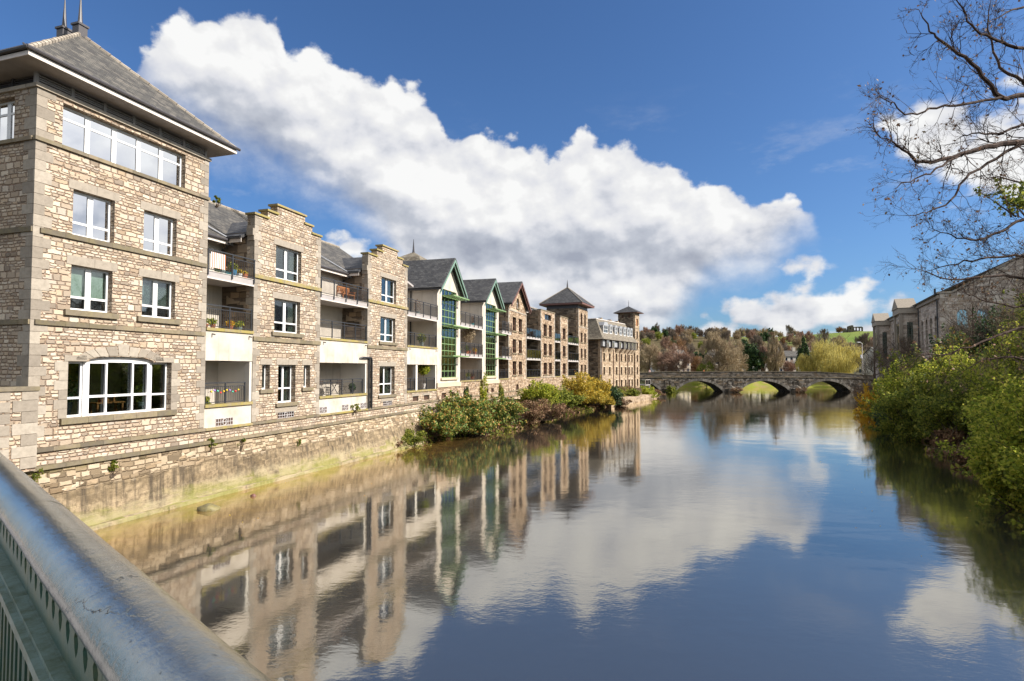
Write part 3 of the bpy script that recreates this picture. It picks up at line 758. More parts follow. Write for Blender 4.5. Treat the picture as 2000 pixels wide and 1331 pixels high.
# =================================================================== balcony bays (set back behind the front line)
def pot(par_label, loc, r=.14, h=.26, m='steel', plant='leaf_lime', ph=.3, n=160, pr=None, grp=None, cat='plant pot', name='potted_plant'):
    t = thing(name, par_label, cat, loc, 0, grp)
    mb = MB(); mb.lathe([(r * .7, 0), (r, h * .9), (r * 1.08, h * .9), (r * 1.08, h), (r * .9, h), (r * .85, h - .03)], n=12); mb.build('pot', m, t, smooth=False)
    if plant: leaf_ball(t, 'foliage', plant, (0, 0, h + ph * .5), (pr or r * 1.3, pr or r * 1.3, ph * .6), n, .06)
    return t
def np_mesh(name, v, k=4, smooth=False):
    """v: (n,k,3) loose faces"""
    n = len(v); me = bpy.data.meshes.new(name)
    me.vertices.add(n * k); me.vertices.foreach_set('co', v.astype('f').ravel())
    me.loops.add(n * k); me.loops.foreach_set('vertex_index', np.arange(n * k, dtype='i'))
    me.polygons.add(n); me.polygons.foreach_set('loop_start', np.arange(0, n * k, k, dtype='i')); me.polygons.foreach_set('loop_total', np.full(n, k, 'i'))
    me.update(calc_edges=True); return me
def leaf_quads(c, size, elong=1.6, up=None, jit=.5, droop=0.):
    """one small kite-shaped leaf at every centre"""
    n = len(c); d = RNG.normal(size=(n, 3)); 
    if up is not None: d = d * (1 - jit * 0) + up
    d[:, 2] -= droop; d /= np.linalg.norm(d, axis=1)[:, None]
    a = RNG.normal(size=(n, 3)); a -= (a * d).sum(1)[:, None] * d; a /= np.linalg.norm(a, axis=1)[:, None]
    s = size * (.6 + .8 * RNG.random(n))[:, None]; L = s * elong; nrm = np.cross(d, a) * s * .18
    return np.stack([c - d * L * .5, c + a * s * .5 - nrm, c + d * L * .5, c - a * s * .5 - nrm], 1)
def leaf_ball(par, name, m, c, rad, n, size, elong=1.6, loc=(0, 0, 0)):
    p = RNG.normal(size=(n, 3)); p /= np.linalg.norm(p, axis=1)[:, None]; p *= (RNG.random(n) ** .4)[:, None]
    p = p * np.array(rad) + np.array(c)
    return put(name, np_mesh(name, leaf_quads(p, size, elong)), m, par, loc)

def bay(label, s0, s1, depth, floors, ground, roofz, wall='render_grey', plane=PA, base=None, group='recessed balcony bays'):
    """floors: list of dicts(z slab top, style)"""
    B = Bld('balcony_bay', label, 'building', plane, s0, group); w = s1 - s0; e = .004
    return B

def balcony_slab(B, x0, x1, z, depth, railz, y=0., glass=False, thick=.26, m='panelgrey'):
    t = thing('balcony', None, None, (0, 0, 0)); t.parent = B.root
    mb = MB(); mb.box(x0, x1, y, depth, z - thick, z); mb.build('slab', m, t)
    n = max(2, int((x1 - x0) / 1.05))
    mb = MB()
    mb.box(x0, x1, y - .03, y - .002, z - thick - .06, z - thick + .0); mb.box(x0, x1, y - .03, y - .002, z, z + .02); mb.build('edge_trim', 'fascia', t)
    railing(t, x0, x1, y - .055, z, railz, glass)
    return t
def balcony_panel(B, x0, x1, ztop, zbot, depth, railz, y=0., m='render', cop='moss_stone', glass=False):
    t = thing('balcony', None, None, (0, 0, 0)); t.parent = B.root
    mb = MB(); mb.box(x0, x1, y, y + .25, zbot, ztop - .13); mb.box(x0, x1, y + .251, depth, ztop - .35, ztop - .14); mb.build('parapet_panel', m, t)
    mb = MB(); x = x0
    while x < x1 - .05:
        w_ = min(.95, x1 - x); mb.box(x, x + w_ - .006, y - .07, y + .30, ztop - .128, ztop); x += w_
    mb.build('coping', cop, t)
    mb = MB()
    for xx in (x0 + .35, x1 - .25): mb.tube([(xx, y + .02, ztop - .26), (xx, y - .16, ztop - .30)], .03, 6)
    mb.build('spout', 'gutter', t)
    railing(t, x0 + .02, x1 - .02, y + .06, ztop, railz, glass)
    return t

def grille(par, x0, x1, z0, z1, y=-.012):
    w, h = x1 - x0, z1 - z0; mb = MB(); n = 7
    k_ = MB(); k_.box(0, w, 0, .006, 0, h); k_.build('vent_shade_plate', 'opening_shade', par, (x0, y + .006, z0)) if y < .01 else None  # dark plate on the solid wall, standing in for a shaded hollow
    mb.box(0, w, 0, .02, 0, .02); mb.box(0, w, 0, .02, h - .02, h)
    for i in range(n + 1): mb.box(w * i / n - .012, w * i / n + .012, .004, .018, .02, h - .02)
    mb.box(.02, w - .02, -.004, .003, h * .5 - .012, h * .5 + .012)
    ring = [(w / 2 + .13 * math.cos(a * math.pi / 6), -.006, h / 2 + .13 * math.sin(a * math.pi / 6)) for a in range(13)]
    mb.tube(ring, .016, 5, False); mb.build('vent_grille', 'steel', par, (x0, y, z0))

def slope(B, pts, m, t=.12, name='roof', par=None):
    mb = MB(); mb.slab(pts, t); return mb.build(name, m, par or B.root)

def main_roof(B, x0, x1, ez=11.55, ey=1.2, rz_=14.75, ry=6.0, m='slate', eps=0.):
    rf = slope(B, [(x0, ey, ez), (x1, ey, ez), (x1, ry, rz_), (x0, ry, rz_)], m)
    slope(B, [(x1, ry + .01, rz_), (x1, ry + 4.5, ez), (x0, ry + 4.5, ez), (x0, ry + .01, rz_)][::-1][::-1], m, par=rf, name='rear_slope')
    mb = MB(); k = int((x1 - x0) / .45)
    for i in range(k): mb.tube([(x0 + (x1 - x0) * i / k, ry, rz_ + .0), (x0 + (x1 - x0) * (i + .96) / k, ry, rz_ + .0)], .10, 6)
    mb.build('ridge_tiles', 'ashlar', rf)
    mb = MB(); mb.box(x0, x1, ey + .02, ey + .06, ez - .26, ez - .06); mb.build('fascia', 'fascia', B.root)
    mb = MB(); mb.tube([(x0, ey - .05, ez - .06), (x1, ey - .05, ez - .06)], .06, 8); mb.build('gutter', 'gutter', B.root)
    return rf

def bay_body(B, w, depth, ztop, wallm, openings=(), zb=1.2, ground_white=None):
    hs = [rect(*o) for o in openings]
    mb = MB(); mb.plate(rect(0, w, zb, ztop), hs, .3, depth); mb.build('rear_wall', wallm, B.root)

# --- bay beside the tower
def white_bay(label, s0, s1, wins, rail_y=0.):
    B = Bld('balcony_bay', label, 'building', PA, s0, 'recessed balcony bays with pale render panels'); w = s1 - s0; D = 1.85
    bay_body(B, w, D, 11.5, 'render_grey', wins, zb=3.4)
    mb = MB(); mb.box(0, w, .02, .3, 2.80, 3.76); mb.box(0, w, .301, D - .004, 3.3, 3.74); mb.build('base_wall', 'render', B.root)
    mb = MB(); mb.box(w - .16, w - .004, .31, D - .006, 3.75, 5.74); mb.box(.004, .12, .31, D - .006, 3.75, 5.74); mb.box(.125, w - .165, D - .03, D - .005, 3.75, 5.74) if not wins else None
    mb.box(w - .16, w - .004, .03, .30, 3.9, 5.745); mb.build('inner_render', 'render_white', B.root)
    balcony_slab(B, .004, w - .004, 9.60, D - .01, 10.5)
    balcony_panel(B, .004, w - .004, 7.18, 5.77, D - .01, 8.15)
    t = thing('balcony', None, None); t.parent = B.root
    mb = MB(); x = 0.004
    while x < w - .05:
        w_ = min(1.0, w - .01 - x); mb.box(x, x + w_ - .006, -.07, .32, 3.765, 3.89); x += w_
    mb.build('coping', 'moss_stone', t); railing(t, .05, w - .35, .07, 3.89, 4.78)
    main_roof(B, -.3 if s0 > 10 else .0, w, ry=6.0)
    mb = MB(); mb.box(.3, w - .3, D + 2.4, D + 2.5, 3, 11.4); [mb.box(.1, w - .1, D + .31, D + 2.39, z_ - .1, z_) for z_ in (3.8, 7.0, 9.5, 11.4)]; mb.build('interior', 'interior', B.root)
    return B
Bay1 = white_bay('pale rendered balcony bay between the corner tower and the nearest stepped gable block', 6.724, 9.49, [(.1, 1.25, 3.9, 5.6)])
window(Bay1.root, .1, 3.9, 1.15, 1.7, 'door', y=1.92, lintel=0, blind='curt')
grille(Bay1.root, .65, 1.62, 2.93, 3.26, 0.0)
Bay2 = white_bay('pale rendered balcony bay between the two stepped gable blocks, timber bench on top', 14.56, 19.5, [(.25, 2.6, 3.9, 5.7), (.35, 1.9, 7.3, 9.0), (.35, 1.9, 9.65, 11.3)])
window(Bay2.root, .25, 3.9, 2.35, 1.8, 'patio', y=1.92, lintel=0, blind='curt'); window(Bay2.root, .35, 7.3, 1.55, 1.7, 'case', y=1.9, lintel=0, blind='curt'); window(Bay2.root, .35, 9.65, 1.55, 1.65, 'case', y=1.9, lintel=0, blind='curt')
for a in (.05, 2.2, 4.2): grille(Bay2.root, a + .05, a + .7, 2.95, 3.3, 0.0)
mb = MB(); mb.box(4.5, 4.935, .3, 1.84, 5.78, 5.79)

# --- stepped gable blocks
def stepped(label, s0, s1, steps, wa, wb, ground, dpipe=False):
    B = Bld('stepped_gable_block', label, 'building', PA, s0, 'stepped gable stone blocks'); w = s1 - s0; X = B.X
    top = [(w, 1.2)] + [(X(a), b) for a, b in steps][::-1] + [(0, 1.2)]
    hs = [rect(X(wa[0]), X(wa[1]), 9.94, 11.60), rect(X(wb[0]), X(wb[1]), 7.25, 8.92)] + [rect(X(a), X(b), c, d_) for a, b, c, d_, k in ground]
    gm = (X(wb[0]) + X(wb[1])) / 2
    hs.append(rect(gm - .62, gm + .62, 2.93, 3.24))
    mb = MB(); mb.plate(top[::-1], hs, .42); mb.build('front_wall', 'rubble', B.root)
    for nm, xx in (('side_wall', 0), ('side_wall', w - .4)):
        mb = MB(); mb.plate(rect(-7.5, -.425, 1.2, 11.9), [], .4); mb.build(nm, 'rubble_shaded' if xx == 0 else 'rubble', B.root, (xx, 0, 0), R(-90))
    mb = MB()
    sp = [(X(a), b) for a, b in steps]
    for (a, b), (c, d_) in zip(sp[::2], sp[1::2]): mb.box(a - .09, c + .06, -.08, .50, b + .003, b + .10)
    mb.build('coping', 'moss_stone', B.root)
    mb = MB(); course(mb, -.03, w + .03, 9.72, 9.90, .09); mb.build('string_course', 'moss_stone', B.root)
    mb = MB(); course(mb, -.03, w + .02, 6.74, 6.94, .08); mb.build('string_course', 'sill', B.root)
    mb = MB(); course(mb, -.02, w + .0, 2.80, 2.92, .09); mb.build('plinth_course', 'sill', B.root)
    mb = MB(); mb.box(-.14, .0, -.02, .35, 11.72, 12.05); mb.box(-.07, .0, -.02, .35, 11.5, 11.72); mb.build('corbel', 'ashlar', B.root)
    quoins(B, 0, 2.93, sp[0][1], True, ws=.24, wl=.44); quoins(B, w, 2.93, sp[-1][1], False, ws=.24, wl=.44)
    interior(B, .3, w - .3, [3.6, 7.0, 9.5], 11.9, .43, 5)
    window(B.root, X(wa[0]), 9.94, wa[1] - wa[0], 1.66, glass='glass', blind='curt'); window(B.root, X(wb[0]), 7.25, wb[1] - wb[0], 1.67, sill=.19, blind='curt')
    for a, b, c, d_, k in ground: window(B.root, X(a), c, b - a, d_ - c, k, lintel=.28, sill=.17, blind='curt' if k == 'door' else 'full', ext=.14, y=.26)
    mb = MB(); mb.box(gm - .62, gm + .62, .12, .2, 2.93, 3.24); mb.build('vent_shade_plate', 'opening_shade', B.root); grille(B.root, gm - .61, gm + .61, 2.94, 3.23, .02)
    mb = MB(); mb.box(gm - .85, gm + .85, -.012, .05, 3.243, 3.46); mb.build('vent_lintel', 'ashlar', B.root)
    # cross roof behind the parapet
    c = w / 2; rz_ = 13.1
    rf = slope(B, [(-.35, .43, 11.55), (c, .43, rz_), (c, 6.0, rz_), (-.35, 6.0, 11.55)][::-1], 'slate_dark'); slope(B, [(c + .01, .43, rz_), (w + .35, .43, 11.55), (w + .35, 6.0, 11.55), (c + .01, 6.0, rz_)][::-1], 'slate_dark', par=rf, name='far_slope')
    mb = MB(); mb.box(-.39, -.36, .43, 1.9, 11.36, 11.56); mb.build('fascia', 'fascia', B.root)
    mb = MB(); mb.tube([(-.42, .43, 11.56), (-.42, 1.3, 11.56)], .055, 8); mb.tube([(-.35, 1.15, 11.5), (-.35, 1.15, 11.3), (-.2, 1.5, 11.16), (-.1, 1.78, 11.1)], .05, 8); mb.build('gutter', 'pipe', B.root)
    main_roof(B, -.3, w + .3, m='slate')
    mb = MB(); mb.slab([(-1.6, 2.6, 12.62), (-1.42, 2.6, 12.62), (-.3, 1.25, 11.66), (-.48, 1.25, 11.66)][::-1], .04)
    mb.build('valley_flashing', 'lead', B.root)
    if dpipe:
        mb = MB(); mb.tube([(-.9, .0, 6.05), (-.75, -.1, 6.12), (.35, -.1, 6.12), (.42, -.1, 6.0), (.42, -.1, 2.9)], .06, 8)
        mb.tube([(.1, -.1, 6.12), (.1, -.1, 2.9)], .05, 8); [mb.box(.34, .50, -.09, 0, z_, z_ + .05) for z_ in (5.2, 4.2, 3.3)]; mb.build('downpipe', 'pipe', B.root)
    return B
S1 = stepped('nearest stepped gable stone block with narrow slot windows beside its ground floor window', 9.49, 14.56, [(9.49, 12.72), (10.35, 12.72), (10.35, 13.1), (11.02, 13.1), (11.02, 13.55), (13.18, 13.55), (13.18, 13.15), (13.8, 13.15), (13.8, 12.76), (14.56, 12.76)],
        (10.96, 12.91), (10.91, 12.87), [(10.12, 10.66, 4.42, 5.62, 'slot'), (11.25, 12.57, 3.70, 5.62, 'door'), (13.23, 13.77, 4.42, 5.62, 'slot')])
S2 = stepped('second stepped gable stone block with a black downpipe beside its ground floor window', 19.5, 24.88, [(19.5, 12.80), (20.58, 12.80), (20.58, 13.25), (21.30, 13.25), (21.30, 13.68), (23.4, 13.68), (23.4, 13.25), (24.17, 13.25), (24.17, 12.85), (24.88, 12.85)],
        (21.2, 23.24), (21.11, 23.15), [(21.05, 23.1, 3.66, 5.60, 'door')], True)

# --- third bay
B = Bld('balcony_bay', 'pale balcony bay between the second stepped gable and the nearest green framed gable', 'building', PA, 24.884, 'recessed balcony bays with pale render panels')
w = 30.13 - 24.884; D = 2.7
mb = MB(); mb.plate(rect(0, w, 3.0, 11.9), [rect(.3, 1.9, 9.65, 11.4), rect(.3, 1.7, 7.25, 8.9), rect(.3, 2.2, 3.9, 5.7)], .3, D); mb.build('rear_wall', 'render_grey', B.root)
window(B.root, .3, 9.65, 1.6, 1.75, 'door', y=D + .05, lintel=0, blind='curt'); window(B.root, .3, 7.25, 1.4, 1.65, 'door', y=D + .05, lintel=0); window(B.root, .3, 3.9, 1.9, 1.8, 'door', y=D + .05, lintel=0, blind='curt')
mb = MB(); mb.plate(rect(0, w, 1.2, 3.68), [rect(1.0, 1.95, 3.0, 3.38), rect(2.9, 3.85, 3.0, 3.38)], .3, .012); mb.box(0, w, .315, D - .01, 3.4, 3.66); mb.build('base_wall', 'rubble', B.root)
mb = MB(); mb.box(1.0, 1.95, .15, .2, 3.0, 3.38); mb.box(2.9, 3.85, .15, .2, 3.0, 3.38); mb.build('vent_shade_plate', 'opening_shade', B.root)
mb = MB(); mb.box(.85, 2.1, -.005, .1, 3.383, 3.54); mb.box(2.75, 4.0, -.005, .1, 3.383, 3.54); mb.build('vent_lintel', 'ashlar', B.root)
mb = MB(); course(mb, -.01, w, 2.80, 2.92, .09); mb.build('plinth_course', 'sill', B.root)
mb = MB(); mb.box(1.55, 1.85, .05, .3, 3.81, 5.745); mb.box(w - .2, w - .005, .05, 2.6, 3.81, 5.745); mb.build('post', 'render_white', B.root)
balcony_slab(B, .004, w - .004, 9.60, D - .01, 10.55); balcony_panel(B, .004, w - .004, 7.16, 5.75, D - .01, 8.1)
t = thing('balcony', None, None); t.parent = B.root
mb = MB(); x = .004
while x < w - .05:
    w_ = min(1.0, w - .01 - x); mb.box(x, x + w_ - .006, -.07, .32, 3.685, 3.81); x += w_
mb.build('coping', 'moss_stone', t); railing(t, .05, 1.5, .07, 3.81, 4.7); railing(t, 1.9, w - .2, .07, 3.81, 4.7)
mb = MB(); mb.tube([(3.1, D - .1, 11.6), (3.1, D - .1, 3.8)], .05, 8); mb.build('downpipe', 'pipe', B.root)
mb = MB(); mb.slab([(-.1, .3, 12.15), (1.6, .3, 11.75), (1.6, 3.2, 11.75), (-.1, 3.2, 12.15)], .15); mb.build('canopy_roof', 'panelgrey', B.root)
main_roof(B, -.3, w, ez=12.0, ey=2.9, rz_=14.2)
Bay3 = B

# --- gable blocks
def gable(label, s0, s1, apexz, eavez, kind, group, basez=4.25, over=.55, left_depth=2.7):
    B = Bld('gabled_block', label, 'building', PA, s0, group); w = s1 - s0; c = w / 2; g_ = kind == 'green'
    wallm = 'render' if g_ else 'rubble_far'
    barge = 'sea_green' if g_ else 'redbrown'
    sl_ = (apexz - eavez) / (c + .35)
    za = apexz - .16
    out = [(0, basez), (w, basez), (w, za - sl_ * c), (c, za), (0, za - sl_ * c)]
    if g_: hs = [rect(c - 1.58, c + 1.58, basez + .42, 12.15)]
    else:
        hs = [rect(a, a + 1.45, z_, z_ + 1.62) for a in (1.65, 4.2) for z_ in (4.72, 7.32, 9.94)] + [archrect(c - .55, c + .55, 12.75, 13.5, .5)]
    mb = MB(); mb.plate(out, hs, .35); mb.build('front_wall', wallm, B.root)
    mb = MB(); mb.plate(rect(-9, -.36, basez, za - sl_ * c - .02), [], .35); mb.build('side_wall', 'render_grey' if g_ else 'rubble_shaded', B.root, rz=R(-90))
    mb = MB(); mb.box(w - .35, w - .001, .36, 9, basez, za - sl_ * c - .03); mb.build('side_wall', wallm, B.root)
    mb = MB(); mb.plate(rect(0, w, .8, basez - .0), [rect(.9, 1.8, 3.0, 3.4), rect(2.6, 3.5, 3.0, 3.4)] if g_ else [archrect(2.9, 4.1, 2.6, 3.3, .3)], .4, -.03); mb.build('base_wall', 'rubble_far', B.root)
    mb = MB(); (mb.box(.8, 3.6, .12, .2, 2.9, 3.5) if g_ else mb.box(2.8, 4.2, .12, .2, 2.5, 3.75)); mb.build('vent_shade_plate', 'opening_shade', B.root)
    mb = MB(); course(mb, -.01, w + .01, 2.80, 2.92, .10); mb.build('plinth_course', 'sill', B.root)
    # roof
    R0 = 9.0; t_ = .14; xl, xr = -.38, w + .38
    L_ = [(xl, -over, apexz - sl_ * (c - xl)), (c, -over, apexz), (c, R0, apexz), (xl, R0, apexz - sl_ * (c - xl))]
    rf = slope(B, L_[::-1], 'slate_dark', t_); Rr = [(c + .005, -over, apexz), (xr, -over, apexz - sl_ * (xr - c)), (xr, R0, apexz - sl_ * (xr - c)), (c + .005, R0, apexz)]
    slope(B, Rr[::-1], 'slate_dark', t_, name='far_slope', par=rf)
    mb = MB(); k = 22
    for i in range(k): mb.tube([(c, -over + (R0 + over) * i / k, apexz + .02), (c, -over + (R0 + over) * (i + .95) / k, apexz + .02)], .09, 6)
    mb.build('ridge_tiles', 'slate_dark', rf)
    for sgn in (-1, 1):
        mb = MB(); xe = xl if sgn < 0 else xr; ze = apexz - sl_ * abs(c - xe)
        for k, (yy, dz, th) in enumerate(((-over - .03, -.02, .24), (-over + .12, -.30, .20))):
            P = [(c, yy, apexz + dz), (xe, yy, ze + dz), (xe, yy, ze + dz - th), (c, yy, apexz + dz - th)]
            if sgn > 0: P = P[::-1]
            mb.prism(P[::-1] if sgn < 0 else P[::-1], (0, .05, 0))
        mb.build('bargeboard', barge, B.root)
    mb = MB(); mb.tube([(xl - .03, -over, apexz - sl_ * (c - xl) - .05), (xl - .03, left_depth, apexz - sl_ * (c - xl) - .05)], .06, 8); mb.tube([(-.1, left_depth - .35, apexz - sl_ * (c - xl) - .1), (-.1, left_depth - .35, basez)], .05, 8); mb.build('gutter', 'pipe', B.root)
    if g_:
        o = window(B.root, c - 1.58, basez + .42, 3.16, 12.15 - basez - .42, 'green', 'green', y=.08, lintel=0, glass='glass')
        mb = MB(); hh_ = 12.15 - basez - .42
        for zz in (9.0 - basez - .42, 11.55 - basez - .42): mb.box(.07, 3.09, .05, .07, zz - .95 - .2, zz - .05)
        mb.box(.07, 3.09, .05, .07, 11.7 - basez - .42, hh_ - .06); mb.build('spandrel', 'navy', o)
        for zz in (11.5, 8.98, 6.46):
            mb = MB(); n = 6
            mb.box(c - 1.55, c + 2.05, -1.05, -.99, zz, zz + .10); mb.box(c - 1.55, c + 2.05, -.06, .0, zz, zz + .10)
            for i in range(n + 1): xx = c - 1.55 + 3.54 * i / n; mb.box(xx, xx + .06, -.985, -.065, zz + .01, zz + .09)
            for i in range(9): yy = -.94 + i * .1; mb.box(c - 1.5, c + 2.0, yy, yy + .035, zz + .03, zz + .05) if 0 else None
            for j in range(n):
                xx = c - 1.55 + 3.54 * j / n
                for i in range(5): mb.box(xx + .065, xx + .55, -.94 + i * .18, -.86 + i * .18, zz + .035, zz + .06)
            mb.build('sun_shelf', 'green', B.root)
        mb = MB(); mb.box(-.05, w + .05, -.10, .0, basez - .35, basez + .02); mb.box(c - 1.8, c + 1.8, -.14, .0, basez + .24, basez + .41); mb.build('concrete_sill', 'concrete', B.root)
    else:
        for a in (1.65, 4.2):
            for z_ in (4.72, 7.32, 9.94): window(B.root, a, z_, 1.45, 1.62, 'door', 'brown', lintel=.2, sill=.14, ext=.1, stone='rubble_mill', blind='up' if z_ > 5 and a < 2 else 'curt')
        window(B.root, c - .55, 12.75, 1.1, 1.3, 'arched', 'white', lintel=0, sill=.12)
        mb = MB(); course(mb, 0, w, 12.2, 12.36, .06); mb.build('string_course', 'ashlar', B.root)
        quoins(B, 0, basez, 12.9, True, ws=.2, wl=.4, both=False); quoins(B, w, basez, 12.9, False, ws=.2, wl=.4, both=False)
    interior(B, .4, w - .4, [basez, 6.9, 9.45], 12.1, .5, 5)
    return B
G1 = gable('tall pale gabled block with full height green window grid, the nearer of the two', 30.13, 35.1, 14.85, 12.0, 'green', 'green framed gabled blocks')
G2 = gable('smaller looking pale gabled block with green window grid, next to the red brown gable', 40.9, 46.1, 14.75, 12.15, 'green', 'green framed gabled blocks')
G3 = gable('rubble stone gabled block with red brown bargeboards and a small arched attic window', 49.64, 57.3, 15.9, 12.9, 'red', 'stone blocks with brown windows')

def open_bay(label, s0, s1, depth, slabs, plane=PA, wallm='render_grey', glass=False, zt=12.2, basem='rubble_far', windows=True, roof=True, group='open balcony bays', proj=0., basez=4.25, arch=None, roofm='slate', rz_=14.6):
    B = Bld('balcony_bay', label, 'building', plane, s0, group); w = s1 - s0 - .008
    hs = [rect(.5, min(w - .6, 2.3), z_, z_ + 1.75) for z_ in (4.4, 6.95, 9.75)] if windows and w > 1.6 else []
    mb = MB(); mb.plate(rect(0, w, basez, zt), hs, .3, depth); mb.build('rear_wall', wallm, B.root)
    for h_ in hs: window(B.root, h_[0][0], h_[0][1], h_[1][0] - h_[0][0], 1.75, 'door', 'white', y=depth + .06, lintel=0, blind='curt')
    ah = [archrect(a, a + .95, 2.55, 3.2, .28) for a in (arch or [])]
    mb = MB(); mb.plate(rect(0, w, .8, basez), ah, .4, .0); mb.box(0, w, .405, depth - .005, basez - .4, basez - .01); mb.build('base_wall', basem, B.root)
    if ah: mb = MB(); [mb.box(a - .05, a + 1.0, .15, .2, 2.5, 3.6) for a in arch]; mb.build('vent_shade_plate', 'opening_shade', B.root)
    mb = MB(); course(mb, 0, w, basez + .003, basez + .12, .08); mb.build('coping', 'moss_stone', B.root)
    if plane is PA: mb = MB(); course(mb, -.01, w + .01, 2.80, 2.92, .09); mb.build('plinth_course', 'sill', B.root)
    for z_, rz2 in slabs: balcony_slab(B, .01, w - .01, z_, depth - .01, rz2, y=-proj, glass=glass)
    t = thing('balcony', None, None); t.parent = B.root; railing(t, .01, w - .01, .05, basez + .12, basez + 1.05, glass)
    if roof: main_roof(B, -.2, w + .2, ez=zt, ey=depth - .35, rz_=rz_, ry=depth + 4, m=roofm)
    return B
Bay4 = open_bay('open balcony bay with planted balconies between the two green framed gables', 35.104, 40.9, 2.7, [(9.6, 10.6), (6.8, 7.8)])
Bay5 = open_bay('narrow open balcony bay between a green framed gable and the red brown gable', 46.104, 49.64, 2.7, [(9.6, 10.6), (6.8, 7.8)], wallm='rubble_shaded', windows=False, proj=.35)
Bay6 = open_bay('balcony bay with glass balustrades right of the red brown gable', .06, 5.35, 2.1, [(9.65, 10.65), (6.9, 7.95)], PB, 'rubble_shaded', True, 13.4, arch=[.5, 3.3], group='glass balustrade balcony bays', rz_=16.2)

def flat_block(label, s0, s1, zt, wins, arches, skyl=None, group='stone blocks with brown windows'):
    B = Bld('flat_topped_block', label, 'building', PB, s0, group); w = s1 - s0; X = B.X
    hs = [rect(X(a), X(b), z_, z_ + 1.66) for a, b in wins for z_ in (4.65, 7.3, 9.98)] + [archrect(X(a), X(a) + 1.0, 2.5, 3.1, .3) for a in arches]
    if skyl: hs.append(rect(X(skyl[0]), X(skyl[1]), 12.3, 13.1))
    mb = MB(); mb.plate(rect(0, w, .6, zt), hs, .4); mb.build('front_wall', 'rubble_far', B.root)
    mb = MB(); mb.plate(rect(-7, -.41, .6, zt - .01), [], .35); mb.build('side_wall', 'rubble_shaded', B.root, rz=R(-90))
    mb = MB(); mb.box(w - .35, w - .001, .41, 7, .6, zt - .01); mb.build('side_wall', 'rubble_far', B.root)
    mb = MB(); [mb.box(X(a) - .1, X(a) + 1.1, .16, .2, 2.4, 3.6) for a in arches]; mb.build('vent_shade_plate', 'opening_shade', B.root)
    for a, b in wins:
        for z_ in (4.65, 7.3, 9.98): window(B.root, X(a), z_, b - a, 1.66, 'door', 'brown', lintel=0, sill=.13, ext=.12, blind='curt')
    if skyl: window(B.root, X(skyl[0]), 12.3, skyl[1] - skyl[0], .8, 'case', 'iron', lintel=0, glass='glass_bal')
    mb = MB(); course(mb, -.06, w + .06, zt + .003, zt + .12, .07, .5); mb.build('coping', 'sill', B.root)
    mb = MB(); course(mb, -.01, w + .01, 4.26, 4.40, .06); mb.build('string_course', 'ashlar', B.root)
    mb = MB(); mb.box(.4, w - .4, .45, 6.9, zt - .5, zt - .3); mb.build('flat_roof', 'lead', B.root)
    quoins(B, 0, 4.4, zt, True, ws=.2, wl=.36, both=False); quoins(B, w, 4.4, zt, False, ws=.2, wl=.36, both=False)
    interior(B, .4, w - .4, [4.2, 6.9, 9.5], 12.0, .45, 5)
    slope(B, [(-.2, 4.2, 13.3), (w + .2, 4.2, 13.3), (w + .2, 7.5, 15.6), (-.2, 7.5, 15.6)], 'slate_tan')
    return B
F1_ = flat_block('flat topped stone block with paired brown windows left of a narrower block', 5.35, 11.4, 13.5, [(6.5, 7.9), (8.75, 10.1)], [7.6], (7.0, 9.8))
Bay7 = open_bay('very narrow glass balcony bay between two flat topped stone blocks', 11.4, 13.95, 2.1, [(9.65, 10.65), (6.9, 7.95)], PB, 'rubble_shaded', True, 13.2, windows=False, group='glass balustrade balcony bays', rz_=15.4)
F2_ = flat_block('narrow flat topped stone block with a single column of brown windows', 13.95, 17.85, 13.3, [(15.2, 16.65)], [15.1])
Bay8 = open_bay('glass balcony bay against the pyramid roofed river tower', 17.85, 23.75, 2.4, [(9.65, 10.65), (6.9, 7.95)], PB, 'rubble_shaded', True, 13.2, arch=[.7, 3.6], group='glass balustrade balcony bays', rz_=15.4)

# --- second tower
B = Bld('river_tower', 'five storey stone tower with dark pyramid roof and paired arched windows at the top', 'building', PB, 23.75); w = 5.95; D = 5.6
hs = [rect(a, a + 1.15, z_, z_ + 1.66) for a in (1.35, 3.55) for z_ in (4.5, 7.22, 9.93)] + [archrect(a, a + 1.05, 12.85, 14.45, .5) for a in (1.4, 3.6)]
mb = MB(); mb.plate(rect(0, w, .6, 15.6), hs, .4); mb.build('front_wall', 'rubble_far', B.root)
mb = MB(); mb.plate(rect(-D, -.41, .6, 15.6), [rect(-1.9, -1.0, 9.9, 11.4)], .35); mb.build('side_wall', 'rubble_shaded', B.root, rz=R(-90))
mb = MB(); mb.box(w - .35, w - .001, .41, D, .6, 15.6); mb.box(.36, w - .36, D - .3, D - .001, .6, 15.59); mb.build('rear_wall', 'rubble_far', B.root)
for a in (1.35, 3.55):
    for z_ in (4.5, 7.22, 9.93): window(B.root, a, z_, 1.15, 1.66, 'door', 'brown', lintel=0, sill=.13, ext=.1, blind='curt')
for a in (1.4, 3.6): window(B.root, a, 12.85, 1.05, 2.1, 'arched', 'brown', lintel=0, sill=.1)
mb = MB(); course(mb, -.05, w + .05, 12.45, 12.6, .06); course(mb, 0, w, 4.26, 4.4, .05); mb.build('string_course', 'ashlar', B.root)
quoins(B, 0, 4.4, 15.5, True, ws=.2, wl=.36, both=False); quoins(B, w, 4.4, 15.5, False, ws=.2, wl=.36, both=False)
mb = MB(); mb.box(.05, w - .05, .05, D, 15.603, 16.15); mb.build('louvre_band', 'gutter', B.root)
mb = MB(); mb.box(-.95, w + .95, -.95, D + .95, 16.16, 16.42); mb.build('fascia', 'redbrown', B.root)
ap = (w / 2, D / 2, 19.6); a0, a1, b0, b1 = -1.0, w + 1.0, -1.0, D + 1.0
mb = MB()
